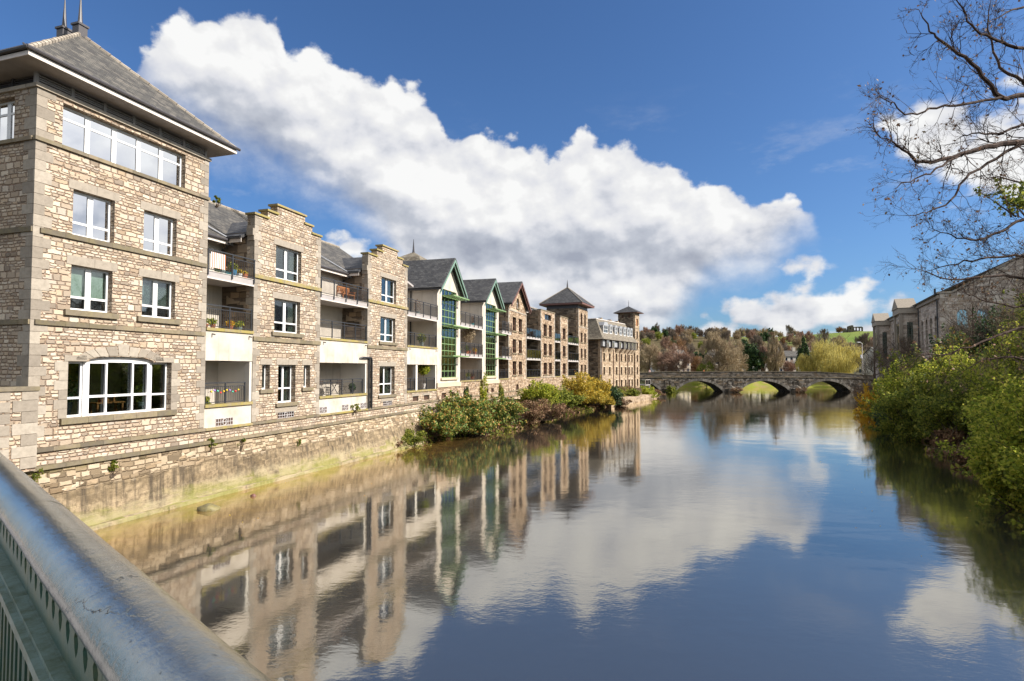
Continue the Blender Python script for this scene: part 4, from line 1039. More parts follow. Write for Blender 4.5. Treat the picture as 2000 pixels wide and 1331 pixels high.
for P in ([(a0, b0), (a1, b0)], [(a1, b0), (a1, b1)], [(a1, b1), (a0, b1)], [(a0, b1), (a0, b0)]): mb.face([(*P[0], 16.43), (*P[1], 16.43), ap])
rf = mb.build('roof', 'slate_dark', B.root)
mb = MB(); [mb.tube([(x_, y_, 16.45), ap], .07, 6) for x_, y_ in ((a0, b0), (a1, b0), (a1, b1), (a0, b1))]; mb.build('hip_tiles', 'ashlar', rf)
mb = MB(); mb.tube([(*ap[:2], 19.5), (*ap[:2], 19.95), (*ap[:2], 20.9)], [.16, .12, .015], 8); mb.build('finial', 'gutter', B.root)
interior(B, .4, w - .4, [4.2, 6.9, 9.5, 12.4], 15.5, .45, 5)
RT = B

# small pyramid roof peeping over the green gable
t = thing('roof_turret', 'small slate pyramid roof with thin spike peeping above the green framed gable roof', 'turret', PA.p(42.6, 8.5, 1.0), PA.rz)
mb = MB(); mb.box(-1.6, 1.6, -1.6, 1.6, 8, 15.0); mb.build('wall', 'render_grey', t)
mb = MB()
for k in range(4):
    c_ = [(-2.1, -2.1), (2.1, -2.1), (2.1, 2.1), (-2.1, 2.1)]; a, b = c_[k], c_[(k + 1) % 4]; mb.face([(*a, 15.0), (*b, 15.0), (b[0] * .62, b[1] * .62, 16.2), (a[0] * .62, a[1] * .62, 16.2)]); mb.face([(a[0] * .62, a[1] * .62, 16.2), (b[0] * .62, b[1] * .62, 16.2), (0, 0, 17.0)])
mb.build('roof', 'slate_tan', t)
mb = MB(); mb.tube([(0, 0, 16.9), (0, 0, 17.3), (0, 0, 18.4)], [.16, .1, .02], 6); mb.build('finial', 'gutter', t)

# =================================================================== mill
B = Bld('riverside_mill', 'long pale stone mill with mansard roof, white dormers and projecting top floor bays', 'building', PM, 0); ML = 18.2; MD = 11
cols = [1.7, 4.5, 8.1, 10.8, 13.2, 15.3, 17.1]; rows = [1.9, 4.4, 6.98]
hs = [rect(c_ - .42, c_ + .42, z_, z_ + 1.42) for c_ in cols for z_ in rows]
mb = MB(); mb.plate(rect(0, ML, -.4, 10.85), hs, .5); mb.build('front_wall', 'rubble_mill', B.root)
mb = MB(); mb.plate(rect(-MD, -.51, -.4, 10.85), [], .5); mb.build('side_wall', 'rubble_shaded', B.root, rz=R(-90))
mb = MB(); mb.box(ML - .4, ML - .001, .51, MD, -.4, 10.8); mb.build('side_wall', 'rubble_mill', B.root)
for c_ in cols:
    for z_ in rows: window(B.root, c_ - .42, z_, .84, 1.42, 'sash', 'brown', lintel=.18, sill=.1, ext=.08, y=.22, stone='concrete')
for c_ in cols:
    o = thing('projecting_bay', None, None); o.parent = B.root
    mb = MB(); a, b = c_ - .62, c_ + .62; mb.box(a, b, -.75, -.001, 9.35, 10.8); mb.build('bay_wall', 'gutter', o)
    mb = MB(); mb.box(a + .12, b - .12, -.77, -.752, 9.5, 10.65); mb.build('bay_glass', 'glass', o)
    mb = MB(); mb.box(a + .1, a + .18, -.79, -.771, 9.45, 10.7); mb.box(b - .18, b - .1, -.79, -.771, 9.45, 10.7); mb.box(c_ - .03, c_ + .03, -.79, -.771, 9.45, 10.7); mb.build('bay_frame', 'fascia', o)
    mb = MB(); mb.prism([(a, -.75, 9.348), (a, -.001, 9.348), (a, -.001, 8.45)], (b - a, 0, 0)); mb.build('bracket', 'concrete', o)
mb = MB()
for a, b in zip([0] + [c_ + .62 for c_ in cols], [c_ - .62 for c_ in cols] + [ML]): mb.box(a + .01, b - .01, -.45, -.02, 9.6, 10.75)
mb.build('link_panels', 'lead', B.root)
for xx in (.35, 6.3, 9.5, 14.3):
    mb = MB(); mb.tube([(xx, -.08, 9.5), (xx, -.08, .2)], .07, 6); mb.build('downpipe', 'brown', B.root)
quoins(B, 0, .2, 10.7, True, ws=.3, wl=.55, both=False)
mb = MB(); prof = [(0, 10.86), (.35, 11.15), (.8, 11.75), (1.35, 12.7), (1.9, 13.7), (2.5, 14.75)]; ov = 1.0
for (i0, z0), (i1, z1) in zip(prof, prof[1:]):
    def rr(i): return (-ov + i, ML + ov * .3 - i * .5, -ov + i, MD + ov - i)
    A, C_ = rr(i0), rr(i1)
    q0 = [(A[0], A[2], z0), (A[1], A[2], z0), (A[1], A[3], z0), (A[0], A[3], z0)]; q1 = [(C_[0], C_[2], z1), (C_[1], C_[2], z1), (C_[1], C_[3], z1), (C_[0], C_[3], z1)]
    for k in range(4): mb.face([q0[k], q0[(k + 1) % 4], q1[(k + 1) % 4], q1[k]])
mb.face(q1); mb.face([(-ov, -ov, 10.855), (-ov, MD + ov, 10.855), (ML + ov * .3, MD + ov, 10.855), (ML + ov * .3, -ov, 10.855)])
rf = mb.build('roof', 'slate_tan', B.root)
mb = MB(); mb.tube([(1.5, 1.5, 14.82), (ML - 1, 1.5, 14.82)], .10, 6); mb.tube([(1.5, 1.5, 14.82), (1.5, MD - 1.5, 14.82)], .10, 6); mb.build('ridge_tiles', 'fascia', rf)
mb = MB(); [mb.box(x_, x_ + .5, 1.9, 2.6, 14.76, 15.3) for x_ in (5.2, 10.0, 14.0)]; mb.build('chimney', 'rubble_mill', B.root)
for i, c_ in enumerate([2.6, 5.3, 8.0, 10.6, 12.9, 15.0, 16.9]):
    o = thing('dormer', None, None); o.parent = B.root; dw = 1.15 if i == 0 else .62
    mb = MB(); mb.plate([(c_ - dw, 12.0), (c_ + dw, 12.0), (c_ + dw, 13.55)] + ([(c_ + dw * math.cos(a), 13.55 + dw * .5 * math.sin(a)) for a in (math.pi * .25, math.pi * .5, math.pi * .75)]) + [(c_ - dw, 13.55)], [rect(c_ - dw + .16, c_ + dw - .16, 12.2, 13.45)], .1, .0); mb.build('dormer_front', 'white', o)
    mb = MB(); mb.box(c_ - dw + .16, c_ + dw - .16, .05, .07, 12.2, 13.45); mb.build('dormer_glass', 'glass', o)
    mb = MB(); mb.box(c_ - .03, c_ + .03, .01, .045, 12.2, 13.45); mb.box(c_ - dw + .16, c_ + dw - .16, .015, .04, 12.8, 12.86); mb.build('dormer_bars', 'white', o)
    mb = MB(); mb.box(c_ - dw, c_ - dw + .05, .101, 1.6, 12.0, 13.5); mb.box(c_ + dw - .05, c_ + dw, .101, 1.6, 12.0, 13.5); mb.build('dormer_cheek', 'lead', o)
    mb = MB(); mb.prism([(c_ - dw - .1, -.06, 13.52), (c_ + dw + .1, -.06, 13.52), (c_ + dw * .6, -.06, 13.52 + dw * .55 + .05), (c_ - dw * .6, -.06, 13.52 + dw * .55 + .05)], (0, 2.0, 0)); mb.build('dormer_roof', 'lead', o)
MILL = B
# mill stair tower
t = thing('mill_tower', 'slim square stone tower with low pyramid cap rising at the far end of the mill', 'tower', PM.p(18.75, -.15), PM.rz)
tw, td = 2.75, 3.75
mb = MB(); mb.plate(rect(0, tw, -.4, 17.3), [rect(.9, 1.8, z_, z_ + 1.4) for z_ in (1.9, 4.4, 6.98, 9.6, 12.0)] + [rect(.8, 1.9, 14.6, 16.1)], .4); mb.build('front_wall', 'rubble_mill', t)
mb = MB(); mb.plate(rect(-td, -.41, -.4, 17.3), [], .35); mb.build('side_wall', 'rubble_shaded', t, rz=R(-90))
mb = MB(); mb.box(tw - .35, tw - .001, .41, td, -.4, 17.3); mb.box(.36, tw - .36, td - .3, td - .002, -.4, 17.29); mb.build('rear_wall', 'rubble_mill', t)
for z_ in (1.9, 4.4, 6.98, 9.6, 12.0): window(t, .9, z_, .9, 1.4, 'sash', 'brown', lintel=0, sill=.1, ext=.06, y=.22)
mb = MB(); mb.box(.8, 1.9, .2, .25, 14.6, 16.1); mb.build('shutter', 'wood', t)
mb = MB(); mb.box(-.04, .03, 1.0, 1.45, 16.3, 16.9); mb.box(-.04, .03, 2.5, 2.95, 16.3, 16.9); mb.build('belfry_slot', 'opening_shade', t)  # dark blocks on the solid wall, standing in for shaded slots
mb = MB(); course(mb, -.05, tw + .05, 11.55, 11.7, .05); course(mb, -.05, tw + .05, 14.0, 14.12, .05); mb.build('string_course', 'sill', t)
mb = MB(); mb.box(-.75, tw + .75, -.75, td + .75, 17.31, 17.42); mb.build('eaves_board', 'brown', t)
mb = MB(); ap = (tw / 2, td / 2, 18.9)
for P in ([(-.8, -.8), (tw + .8, -.8)], [(tw + .8, -.8), (tw + .8, td + .8)], [(tw + .8, td + .8), (-.8, td + .8)], [(-.8, td + .8), (-.8, -.8)]): mb.face([(*P[0], 17.43), (*P[1], 17.43), ap])
mb.build('roof', 'slate_dark', t)
mb = MB(); mb.tube([(*ap[:2], 18.8), (*ap[:2], 20.2)], [.06, .02], 6); mb.box(ap[0] - .3, ap[0] + .3, ap[1] - .02, ap[1] + .02, 19.6, 19.66); mb.build('weather_vane', 'gutter', t)
# glazed lift shaft + glass terrace at the end of the mill
t = thing('glazed_stair_shaft', 'narrow glazed metal stair shaft against the far corner of the mill', 'stair shaft', PM.p(21.6, 1.0), PM.rz)
mb = MB(); mb.box(0, 1.6, 0, 2.0, 3.4, 9.2); mb.build('shaft', 'lead', t); mb = MB(); mb.box(-.1, 1.75, -.1, 2.1, 9.2, 9.4); mb.build('cap', 'gutter', t)
mb = MB(); [mb.box(-.012, 1.61, -.02, -.001, z_, z_ + .08) for z_ in (4.2, 5.4, 6.6, 7.8)]; mb.build('bands', 'gutter', t)
t = thing('glass_terrace', 'small river terrace with glass balustrade on a stone rubble bank by the old bridge', 'terrace', PM.p(22.2, -1.2), PM.rz)
mb = MB(); mb.box(0, 3.2, 0, 3, 1.9, 2.1); [mb.box(x_, x_ + .15, .05, .2, -.5, 1.9) for x_ in (0, 3.0)]; mb.build('deck', 'panelgrey', t)
mb = MB(); mb.box(0, 3.2, -.03, .0, 2.1, 3.05); mb.box(3.2, 3.23, 0, 3, 2.1, 3.05); mb.build('glass_panel', 'glass_bal', t)
mb = MB(); [mb.box(x_, x_ + .08, -.05, .03, 2.1, 3.1) for x_ in (0, 1.55, 3.12)]; mb.box(0, 3.2, -.05, .03, 3.1, 3.16); mb.build('railing', 'fascia', t)

# =================================================================== quay wall and low boundary wall
def quay_fn(q):
    uv = UV(q); z = q.sep(OBJ(q))[2]
    rb = rubble(q, 2.6, 6.0, [(0, (.15, .115, .075)), (.4, (.34, .26, .17)), (.75, (.50, .40, .28)), (1, (.58, .48, .36))], (.38, .29, .19), .6)
    n = q.noise(q.scale(uv, (.6, 1.3, 1)), 1.2, 8, .65); n2 = q.noise(uv, 4.5, 8, .7)
    con = q.mix(q.rng(n, .38, .62), (.40, .31, .20), (.20, .15, .09))
    con = q.mix(q.mul(q.rng(n2, .42, .62), .75), con, (.11, .085, .055))
    con = q.mix(q.mul(q.rng(q.noise(q.scale(uv, (2.4, .22, 1)), 1.4, 7, .65), .47, .62), .85), con, (.075, .06, .045))
    low = q.rng(q.add(z, q.mul(q.sub(n2, .5), .8)), .95, .55)
    con = q.mix(q.mul(low, q.mul(q.rng(n, .40, .60), .7)), con, (.46, .39, .25))
    alg = q.mul(q.rng(q.add(z, q.mul(q.sub(n, .5), 1.8)), .80, .25), q.rng(q.noise(q.scale(uv, (.45, 1, 1)), 1.0, 5, .6), .42, .56))
    con = q.mix(q.mul(alg, .6), con, (.22, .23, .045))
    up = q.rng(q.add(z, q.mul(q.sub(n, .5), .9)), 1.42, 1.56)
    col = q.mix(up, con, rb['col'])
    mossy = q.mul(q.rng(q.add(z, q.mul(q.sub(n2, .5), .5)), 2.0, 2.3), q.rng(n, .5, .6))
    col = q.mix(q.mul(mossy, .6), col, (.10, .11, .02))
    h = q.add(q.mul(rb['h'], q.m('MULTIPLY_ADD', up, .9, .1)), q.add(q.mul(n2, .6), q.mul(n, .3)))
    return {'col': col, 'h': h}
M['quay'] = mat('stained_quay_wall', None, .9, .15, bstr=1.0, bdist=.05, fn=quay_fn)
QW = thing('quay_wall', 'long stained stone quay wall rising from the shallow water below the riverside buildings', 'wall')
mb = MB(); rowsq = [(0.0, 2.25), (.25, 1.8), (.5, 1.1), (.72, .5), (.85, .16), (.86, .155)]
prev = None; acc = []
ss = [-9 + .8 * i for i in range(90)]
for s_ in ss:
    t_ = PA.p(s_, -.13); fy = t_.y - .0; fx = lerp(BL, t_.y + .0)
    off_ = max(.12, min(1.0, (fx - t_.x) * .95)) if s_ < 25 else 1.0
    nn = -PA.n
    P = [tuple(t_ + nn * (off_ * k) + Vector((0, 0, z_ + .03 * math.sin(s_ * 2.3 + z_ * 5)))) for k, z_ in rowsq[:-1]]
    P += [tuple(t_ + nn * (off_ * .85 + .16) + Vector((0, 0, .15))), tuple(t_ + nn * (off_ * .85 + .19) + Vector((0, 0, .0))), tuple(t_ + nn * (off_ + .25) + Vector((0, 0, -1.4)))]
    acc.append(P)
base = len(mb.v); k_ = len(acc[0])
for P in acc: mb.v += P
for i in range(len(acc) - 1):
    for j in range(k_ - 1):
        a = base + i * k_ + j; mb.f.append((a, a + 1, a + k_ + 1, a + k_)); mb.mi.append(0)
mb.build('wall_face', 'quay', QW)
mb = MB(); x = -9
while x < 60:
    w_ = random.uniform(.6, 1.1); mb.box(x, x + w_ - .008, -.24, -.02, 2.25, 2.37 + random.uniform(0, .012)); x += w_
mb.build('coping', 'sill', QW, PA.o, PA.rz)
mb = MB(); mb.plate(rect(-9, 30.1, 2.2, 2.80), [], .3, -.02); mb.build('upper_band', 'rubble', QW, PA.o, PA.rz)
mb = MB(); course(mb, 6.75, 9.46, 2.80, 2.90, .11); course(mb, 14.58, 19.48, 2.80, 2.90, .11); mb.build('plinth_course', 'moss_stone', QW, PA.o, PA.rz)
t = thing('boundary_wall', 'chest high rubble wall with flat coping running left from the foot of the corner tower', 'wall', PA.p(0), PA.rz)
mb = MB(); mb.plate(rect(-9, .06, 2.3, 4.74), [], .5, -.32); mb.build('wall_face', 'rubble', t)
mb = MB(); x = .10
while x > -9: mb.box(x - 1.1, x - .008, -.38, .22, 4.742, 4.87); x -= 1.1
mb.build('coping', 'sill', t); 
mb = MB(); z = 2.4; i = 0
while z < 4.6: mb.box(-.62 if i % 2 else -.38, .075, -.34, -.30, z, z + .33); mb.box(-1.25 if i % 3 == 1 else -1.0, -.68, -.335, -.30, z + .01, z + .3); z += .345; i += 1
mb.build('quoins', 'ashlar', t)

def stone_thing(name, label, cat, loc, r, m='sill'):
    t = MB(); t.lathe([(r[0] * .5, -.3), (r[0], 0), (r[0] * .93, r[2] * .5), (r[0] * .6, r[2] * .9), (.01, r[2])], n=14)
    v = np.array(t.v); v[:, 1] *= r[1] / r[0]; v += .09 * r[0] * np.sin(v[:, ::-1] * 11 / r[0] * .5 + 1); t.v = [tuple(x) for x in v]
    return tag(t.build(name, m, None, loc, .4, True), label, cat)
M['wetrock'] = mat('wet_mossy_rock', None, .45, .4, bstr=.8, bdist=.03, fn=ashlar_fn((.10, .10, .05), (.16, .14, .08), (.25, .24, .13), .4, .7))
stone_thing('river_rock', 'rounded mossy rock breaking the shallow water near the quay wall', 'rock', (-11.7, 22.1, -.03), (.42, .3, .23), 'wetrock')
stone_thing('river_stone', 'small brown stone just above the water farther along the quay', 'rock', (-11.0, 24.4, -.03), (.12, .1, .13), 'redbrown')

# =================================================================== iron parapet of the near bridge
def iron_fn(q):
    o = OBJ(q); n = q.noise(q.scale(o, (1, 1.0, 1)), 5, 8, .7); n2 = q.noise(q.scale(o, (26, 70, 40)), 1.0, 6, .7)
    c = q.mix(q.rng(n, .35, .7), (.22, .245, .24), (.36, .39, .385))
    c = q.mix(q.mul(q.rng(q.noise(q.scale(o, (30, 75, 40)), 1, 6, .75), .61, .68), .8), c, (.03, .035, .035))
    crack = q.vor(q.v('ADD', q.scale(o, (2.2, 5, 3)), q.scale(q.noise(o, 6, 5, .6, out=1), (.9, .9, .9))), 1, 'DISTANCE_TO_EDGE').outputs[0]
    ck = q.mul(q.rng(crack, .008, .0), q.rng(q.noise(o, 1.7, 3, .5), .60, .66))
    c = q.mix(ck, c, (.015, .015, .015))
    return {'col': c, 'h': q.sub(q.add(q.mul(n2, 1.0), q.mul(q.noise(o, 24, 4, .6), 1.6)), q.mul(ck, 4)), 'rough': q.rng(q.noise(o, 12, 6, .7), .3, .7, .12, .25)}
M['rail'] = mat('wet_weathered_grey_rail', None, .3, 1.0, bstr=.28, bdist=.006, metallic=.85, fn=iron_fn)
M['cast'] = mat('green_painted_cast_iron', None, .4, .5, bstr=.4, bdist=.004, fn=lambda q: {'col': q.mix(q.rng(q.noise(OBJ(q), 9, 8, .72), .42, .66), (.03, .085, .06), (.085, .11, .055)), 'h': q.noise(OBJ(q), 40, 5, .7)})
M['cast_hi'] = mat('worn_grey_green_moulding', None, .35, .6, bstr=.4, bdist=.004, fn=lambda q: {'col': q.mix(q.rng(q.noise(OBJ(q), 14, 8, .72), .4, .6), (.15, .22, .19), (.07, .10, .05)), 'h': q.noise(OBJ(q), 40, 5, .7)})
IP = thing('iron_parapet', 'green cast iron bridge parapet with pierced panels and a wide wet grey rounded top rail', 'parapet', (0, 0, 0), math.atan2(-.682, .732))
prof = [(0.2679, 4.838), (0.262, 4.858), (0.2679, 4.876), (0.29, 4.902), (0.3205, 4.92), (0.3535, 4.926), (0.3865, 4.92), (0.417, 4.902), (0.4391, 4.876), (0.445, 4.858), (0.4391, 4.838)]
for k in range(-6, 4):
    a = -2.65 + 2 * k + .0015; b = a + 1.997; mb = MB(); n = len(prof); nx_ = 9
    vs = [(a + (b - a) * i / (nx_ - 1), y_ + .0012 * math.sin(i * 1.9 + k), z_) for i in range(nx_) for y_, z_ in prof]
    fs = [(i * n + (j + 1) % n, i * n + j, (i + 1) * n + j, (i + 1) * n + (j + 1) % n) for i in range(nx_ - 1) for j in range(n)]
    mb.raw(vs, [f_[::-1] for f_ in fs])
    o = mb.build('top_rail', 'rail', IP, smooth=True)
def drop(cx, cz, w, h):
    s = [(0, -.5), (.34, -.30), (.5, -.06), (.30, .08), (.36, .20), (.0, .5), (-.36, .20), (-.30, .08), (-.5, -.06), (-.34, -.30)]
    return [(cx + a * w, cz + b * h) for a, b in s]
pm = MB(); L = .998
hs = [drop(.055 + .0985 * i, 4.762, .050, .094) for i in range(10)]
pm.plate(rect(.001, L, 4.668, 4.836), hs, .03, .30)
hs = [archrect(.055 + .0985 * i - .029, .055 + .0985 * i + .029, 3.98, 4.50, .05, 6) for i in range(10)]
pm.plate(rect(.001, L, 3.80, 4.60), hs, .035, .295); pm.box(.001, L, .36, .375, 3.80, 4.60)
me_p = pm.mesh('panel')
mm = MB(); mm.plate([(.001, 4.58), (L, 4.58), (L, 4.602), (.001, 4.602)], [], .0125, .282); mm.box(.001, L, .250, .2945, 4.6025, 4.672) if 0 else None; mm.box(.001, L, .262, .2945, 4.6025, 4.624); mm.box(.001, L, .246, .2945, 4.6245, 4.652); mm.box(.001, L, .264, .2945, 4.6525, 4.6675); mm.box(.001, L, .295, .375, 4.6025, 4.6675); mm.box(.001, L, .245, .37, 3.72, 3.798)
me_m = mm.mesh('moulding')
for k in range(-14, 5):
    if k < -7 and k % 1: continue
    p_ = put('panel', me_p, 'cast', IP, (-1.737 + .30 + k, 0, 0)); put('moulding', me_m, 'cast_hi', p_)
mb = MB(); mb.box(-17, 8, -5, .22, 3.4, 3.70); tag(mb.build('bridge_deck', 'panelgrey', None, (0, 0, 0), math.atan2(-.682, .732)), kind='structure')

# =================================================================== old stone bridge
M['bridge'] = mat('dark_lime_streaked_bridge_stone', None, .92, .1, bstr=.9, bdist=.06, fn=lambda q: (lambda rb: {'col': q.mix(q.mul(q.rng(q.noise(q.scale(UV(q), (1, .7, 1)), 1.6, 8, .7), .52, .64), .7), rb['col'], (.46, .43, .39)), 'h': rb['h']})(rubble(q, 1.3, 3.0, [(0, (.035, .03, .027)), (.4, (.07, .063, .053)), (.75, (.14, .125, .105)), (1, (.28, .255, .22))], (.12, .11, .09), .5)))
M['bridge_top'] = mat('dark_parapet_stone', None, .92, .1, bstr=.8, bdist=.05, fn=lambda q: rubble(q, 1.5, 3.2, [(0, (.05, .045, .04)), (.5, (.11, .10, .085)), (1, (.20, .18, .16))], (.10, .09, .075), .6))
M['bridge_ring'] = mat('grey_arch_stone', None, .9, .15, bstr=.5, bdist=.03, fn=ashlar_fn((.12, .11, .095), (.22, .20, .175), (.34, .31, .27), 0, .5))
OBr = thing('old_stone_bridge', 'dark weathered stone bridge with segmental arches crossing the river beyond the mill', 'bridge', (26, 135, 0))
def seg(x0, x1, z0, rise, n=16):
    c = (x0 + x1) / 2; hw = (x1 - x0) / 2; r = (hw * hw + rise * rise) / (2 * rise); zc = z0 + rise - r; a = math.asin(hw / r)
    return [(c + r * math.sin(a - 2 * a * i / n), zc + r * math.cos(a - 2 * a * i / n)) for i in range(n + 1)], (c, zc, r, a)
arches = [(-1.5, 9.4), (12.56, 24.1), (27.6, 40.0), (42.9, 54.4)]
hs = []
for a, b in arches:
    s_, _ = seg(a, b, -.05, 2.68); hs.append([(a, -1.5), (b, -1.5)] + s_)
mb = MB(); mb.plate([(-8, -1.6), (60, -1.6), (60, 3.0), (55, 3.35), (46, 3.55), (10, 3.55), (4, 3.4), (-8, 3.1)], hs, 6.0); mb.build('arch_wall', 'bridge', OBr)
topz = [(-8, 4.15), (4, 4.5), (10, 4.75), (30, 4.82), (46, 4.75), (52, 4.45), (56, 4.1), (60, 3.9)]
botz = [(60, 3.003), (55, 3.353), (46, 3.553), (10, 3.553), (4, 3.403), (-8, 3.103)]
for y_ in (-.03, 5.6):
    mb = MB(); mb.plate(topz[::-1][::-1][::-1] + botz[::-1], [], .43, y_) if 0 else mb.plate([(-8, 3.103), (4, 3.403), (10, 3.553), (46, 3.553), (55, 3.353), (60, 3.003)] + topz[::-1], [], .43, y_); mb.build('parapet', 'bridge_top', OBr)
mb = MB()
for (a, b), (c, d_) in zip(topz, topz[1:]): mb.prism([(a, -.10, b + .003), (c, -.10, d_ + .003), (c, -.10, d_ + .10), (a, -.10, b + .10)], (0, .58, 0))
mb.build('coping', 'sill', OBr)
mb = MB()
for (a, b), (c, d_) in zip([(-8, 3.05), (4, 3.35), (10, 3.5), (46, 3.5), (55, 3.3)], [(4, 3.35), (10, 3.5), (46, 3.5), (55, 3.3), (60, 2.95)]): mb.prism([(a, -.11, b - .06), (c, -.11, d_ - .06), (c, -.11, d_ + .09), (a, -.11, b + .09)], (0, .10, 0))
mb.build('string_course', 'sill', OBr)
for a, b in arches:
    _, (c, zc, r, an) = seg(a, b, -.05, 2.68); mb = MB(); n = 34
    for i in range(n):
        t0 = -an + 2 * an * (i + .06) / n; t1 = -an + 2 * an * (i + .94) / n; k = .52 + (.06 if i % 2 else 0)
        P = [(c + r_ * math.sin(t), -.05, zc + r_ * math.cos(t)) for r_, t in ((r, t0), (r, t1), (r + k, t1), (r + k, t0))]
        mb.prism(P[::-1], (0, .3, 0))
    mb.build('arch_ring', 'bridge_ring', OBr)
mb = MB()
for i, x_ in enumerate((10.98, 25.85, 41.45)):
    mb = MB(); w_ = 1.55
    mb.raw([(x_ - w_, 0, -1.5), (x_, -1.9, -1.5), (x_ + w_, 0, -1.5), (x_ - w_, 0, .75), (x_, -1.9, .75), (x_ + w_, 0, .75), (x_, -.05, 1.7)], [(0, 1, 4, 3), (1, 2, 5, 4), (3, 4, 6), (4, 5, 6), (3, 6, 5)])
    mb.build('cutwater', 'bridge', OBr)
    mb = MB(); mb.plate(archrect(x_ - .75, x_ + .75, 1.15, 2.3, .75), [archrect(x_ - .5, x_ + .5, 1.35, 2.3, .5)], .10, -.07); mb.build('niche', 'bridge_top', OBr)
mb = MB(); mb.box(-8, 60, .41, 5.59, 3.0, 3.62); mb.build('roadway', 'panelgrey', OBr)

# people on the bridge
def person(label, loc, top, legs, hair, facing=0.):
    name = 'person_body'
    me = bpy.data.meshes.new('person'); J = dict(pelvis=(0, 0, .95), waist=(0, 0, 1.08), chest=(0, -.01, 1.32), neck=(0, 0, 1.50), head=(0, -.02, 1.60), crown=(0, 0, 1.73))
    V = []; E = []; Rd = []
    def add(p, r, par=None):
        V.append(p); Rd.append(r); i = len(V) - 1
        if par is not None: E.append((par, i))
        return i
    pe = add(J['pelvis'], (.15, .11)); wa = add(J['waist'], (.135, .10), pe); ch = add(J['chest'], (.17, .12), wa); ne = add(J['neck'], (.055, .055), ch); he = add((0, -.015, 1.60), (.075, .09), ne); cr = add((0, 0, 1.70), (.06, .075), he)
    for s_ in (-1, 1):
        sh = add((s_ * .19, 0, 1.42), (.065, .06), ch); el = add((s_ * .25, .03, 1.14), (.05, .045), sh); wr = add((s_ * .22, -.14, .97), (.03, .03), el); pa = add((s_ * .21, -.20, .94), (.03, .02), wr)
        for f_ in range(4): a = add((s_ * (.18 + .017 * f_), -.26, .925), (.009, .009), pa); add((s_ * (.18 + .017 * f_), -.285 + .006 * abs(f_ - 1.5), .90), (.008, .008), a)
        th_ = add((s_ * .175, -.21, .935), (.010, .010), pa)
        hp = add((s_ * .09, 0, .86), (.09, .09), pe); kn = add((s_ * .10, -.03 + .05 * s_, .48), (.062, .062), hp); an_ = add((s_ * .10, .0 + .12 * s_, .08), (.04, .04), kn); add((s_ * .11, -.14 + .12 * s_, .04), (.04, .03), an_)
    me.from_pydata(V, E, []); me.update()
    o = bpy.data.objects.new('person', me); COL.objects.link(o); sk = o.modifiers.new('skin', 'SKIN'); sk.use_smooth_shade = True
    for i, r in enumerate(Rd): me.skin_vertices[0].data[i].radius = r
    me.skin_vertices[0].data[0].use_root = True
    ss_ = o.modifiers.new('sub', 'SUBSURF'); ss_.levels = 2; ss_.render_levels = 2
    mm_ = bpy.data.materials.new('person_colours'); mm_.use_nodes = True; q = N(mm_.node_tree); z = q.sep(OBJ(q))[2]; x_ = q.sep(OBJ(q))[0]
    c = q.mix(q.m('GREATER_THAN', z, .93), legs, top); c = q.mix(q.m('GREATER_THAN', z, 1.50), c, (.50, .28, .20)); c = q.mix(q.mul(q.m('LESS_THAN', z, .975), q.m('GREATER_THAN', q.m('ABSOLUTE', x_), .16)), c, (.50, .28, .20)); c = q.mix(q.m('LESS_THAN', z, .09), c, (.03, .03, .03))
    b = q.new('ShaderNodeBsdfPrincipled'); q.put(b.inputs[0], c); b.inputs['Roughness'].default_value = .8; ou = q.new('ShaderNodeOutputMaterial'); q.put(ou.inputs[0], b.outputs[0]); me.materials.append(mm_)
    o.location = loc; o.rotation_euler = (0, 0, facing); tag(o, label, 'person')
    hb = MB(); hb.lathe([(.02, 1.78), (.07, 1.765), (.098, 1.71), (.10, 1.64), (.085, 1.585)][::-1], (0, .02, 0), 12); hb.build('hair', hair, o, smooth=True)
    return o
person('person in an orange jacket walking across the old stone bridge', (45.9, 136.2, 3.62), (.75, .16, .03), (.04, .05, .09), 'darkwood', R(80))
person('person in a pale pink top standing near the left end of the old bridge', (33.0, 136.5, 3.62), (.62, .42, .38), (.06, .06, .08), 'brown', R(20))

# =================================================================== classical building on the right bank
M['limestone'] = mat('pale_coursed_limestone', None, .9, .15, bstr=.8, bdist=.04, fn=lambda q: rubble(q, 1.5, 3.3, [(0, (.34, .28, .23)), (.4, (.55, .47, .40)), (.75, (.66, .58, .50)), (1, (.74, .66, .57))], (.46, .38, .32), .5))
t = thing('bank_hall', 'tall pale stone hall with arched windows above the wooded right bank', 'building', (45.3, 60, 0), math.atan2(-.44, .898))
W_ = 19.0; ez = 13.4; az_ = 18.4
mb = MB(); mb.plate([(0, 2), (W_, 2), (W_, ez), (W_ - 1.2, ez), (W_ / 2, az_), (1.2, ez), (0, ez)], [archrect(a, a + 1.0, 9.4, 11.2, .5) for a in (1.4, 3.1, 6.8, 10.7, 13.3, 15.9)], .6); mb.build('gable_wall', 'limestone', t)
for a in (1.4, 3.1, 6.8, 10.7, 13.3, 15.9): window(t, a, 9.4, 1.0, 2.3, 'arched', 'white', lintel=0, sill=.2, sillm='ashlar', y=.25)
mb = MB(); LL = 48
aw = [b for b in [1.5 + 2.4 * i for i in range(20)] if not (10 < b < 17.2 or 31.5 < b < 39)]
mb.plate(rect(-LL, -.61, 2, 12.9), [archrect(-b - 1.2, -b, 7.2, 10.6, .6) for b in aw], .6); mb.build('river_wall', 'limestone', t, rz=R(-90))
for b in aw: window(t, b + 1.2, 7.2, 1.2, 4.0, 'arched', 'iron', side=True, lintel=0, y=.25)
mb = MB(); mb.box(-.22, .03, .0, LL, 12.903, 13.25); mb.box(-.06, -.0, .6, LL, 6.6, 6.8); mb.build('cornice', 'ashlar', t)
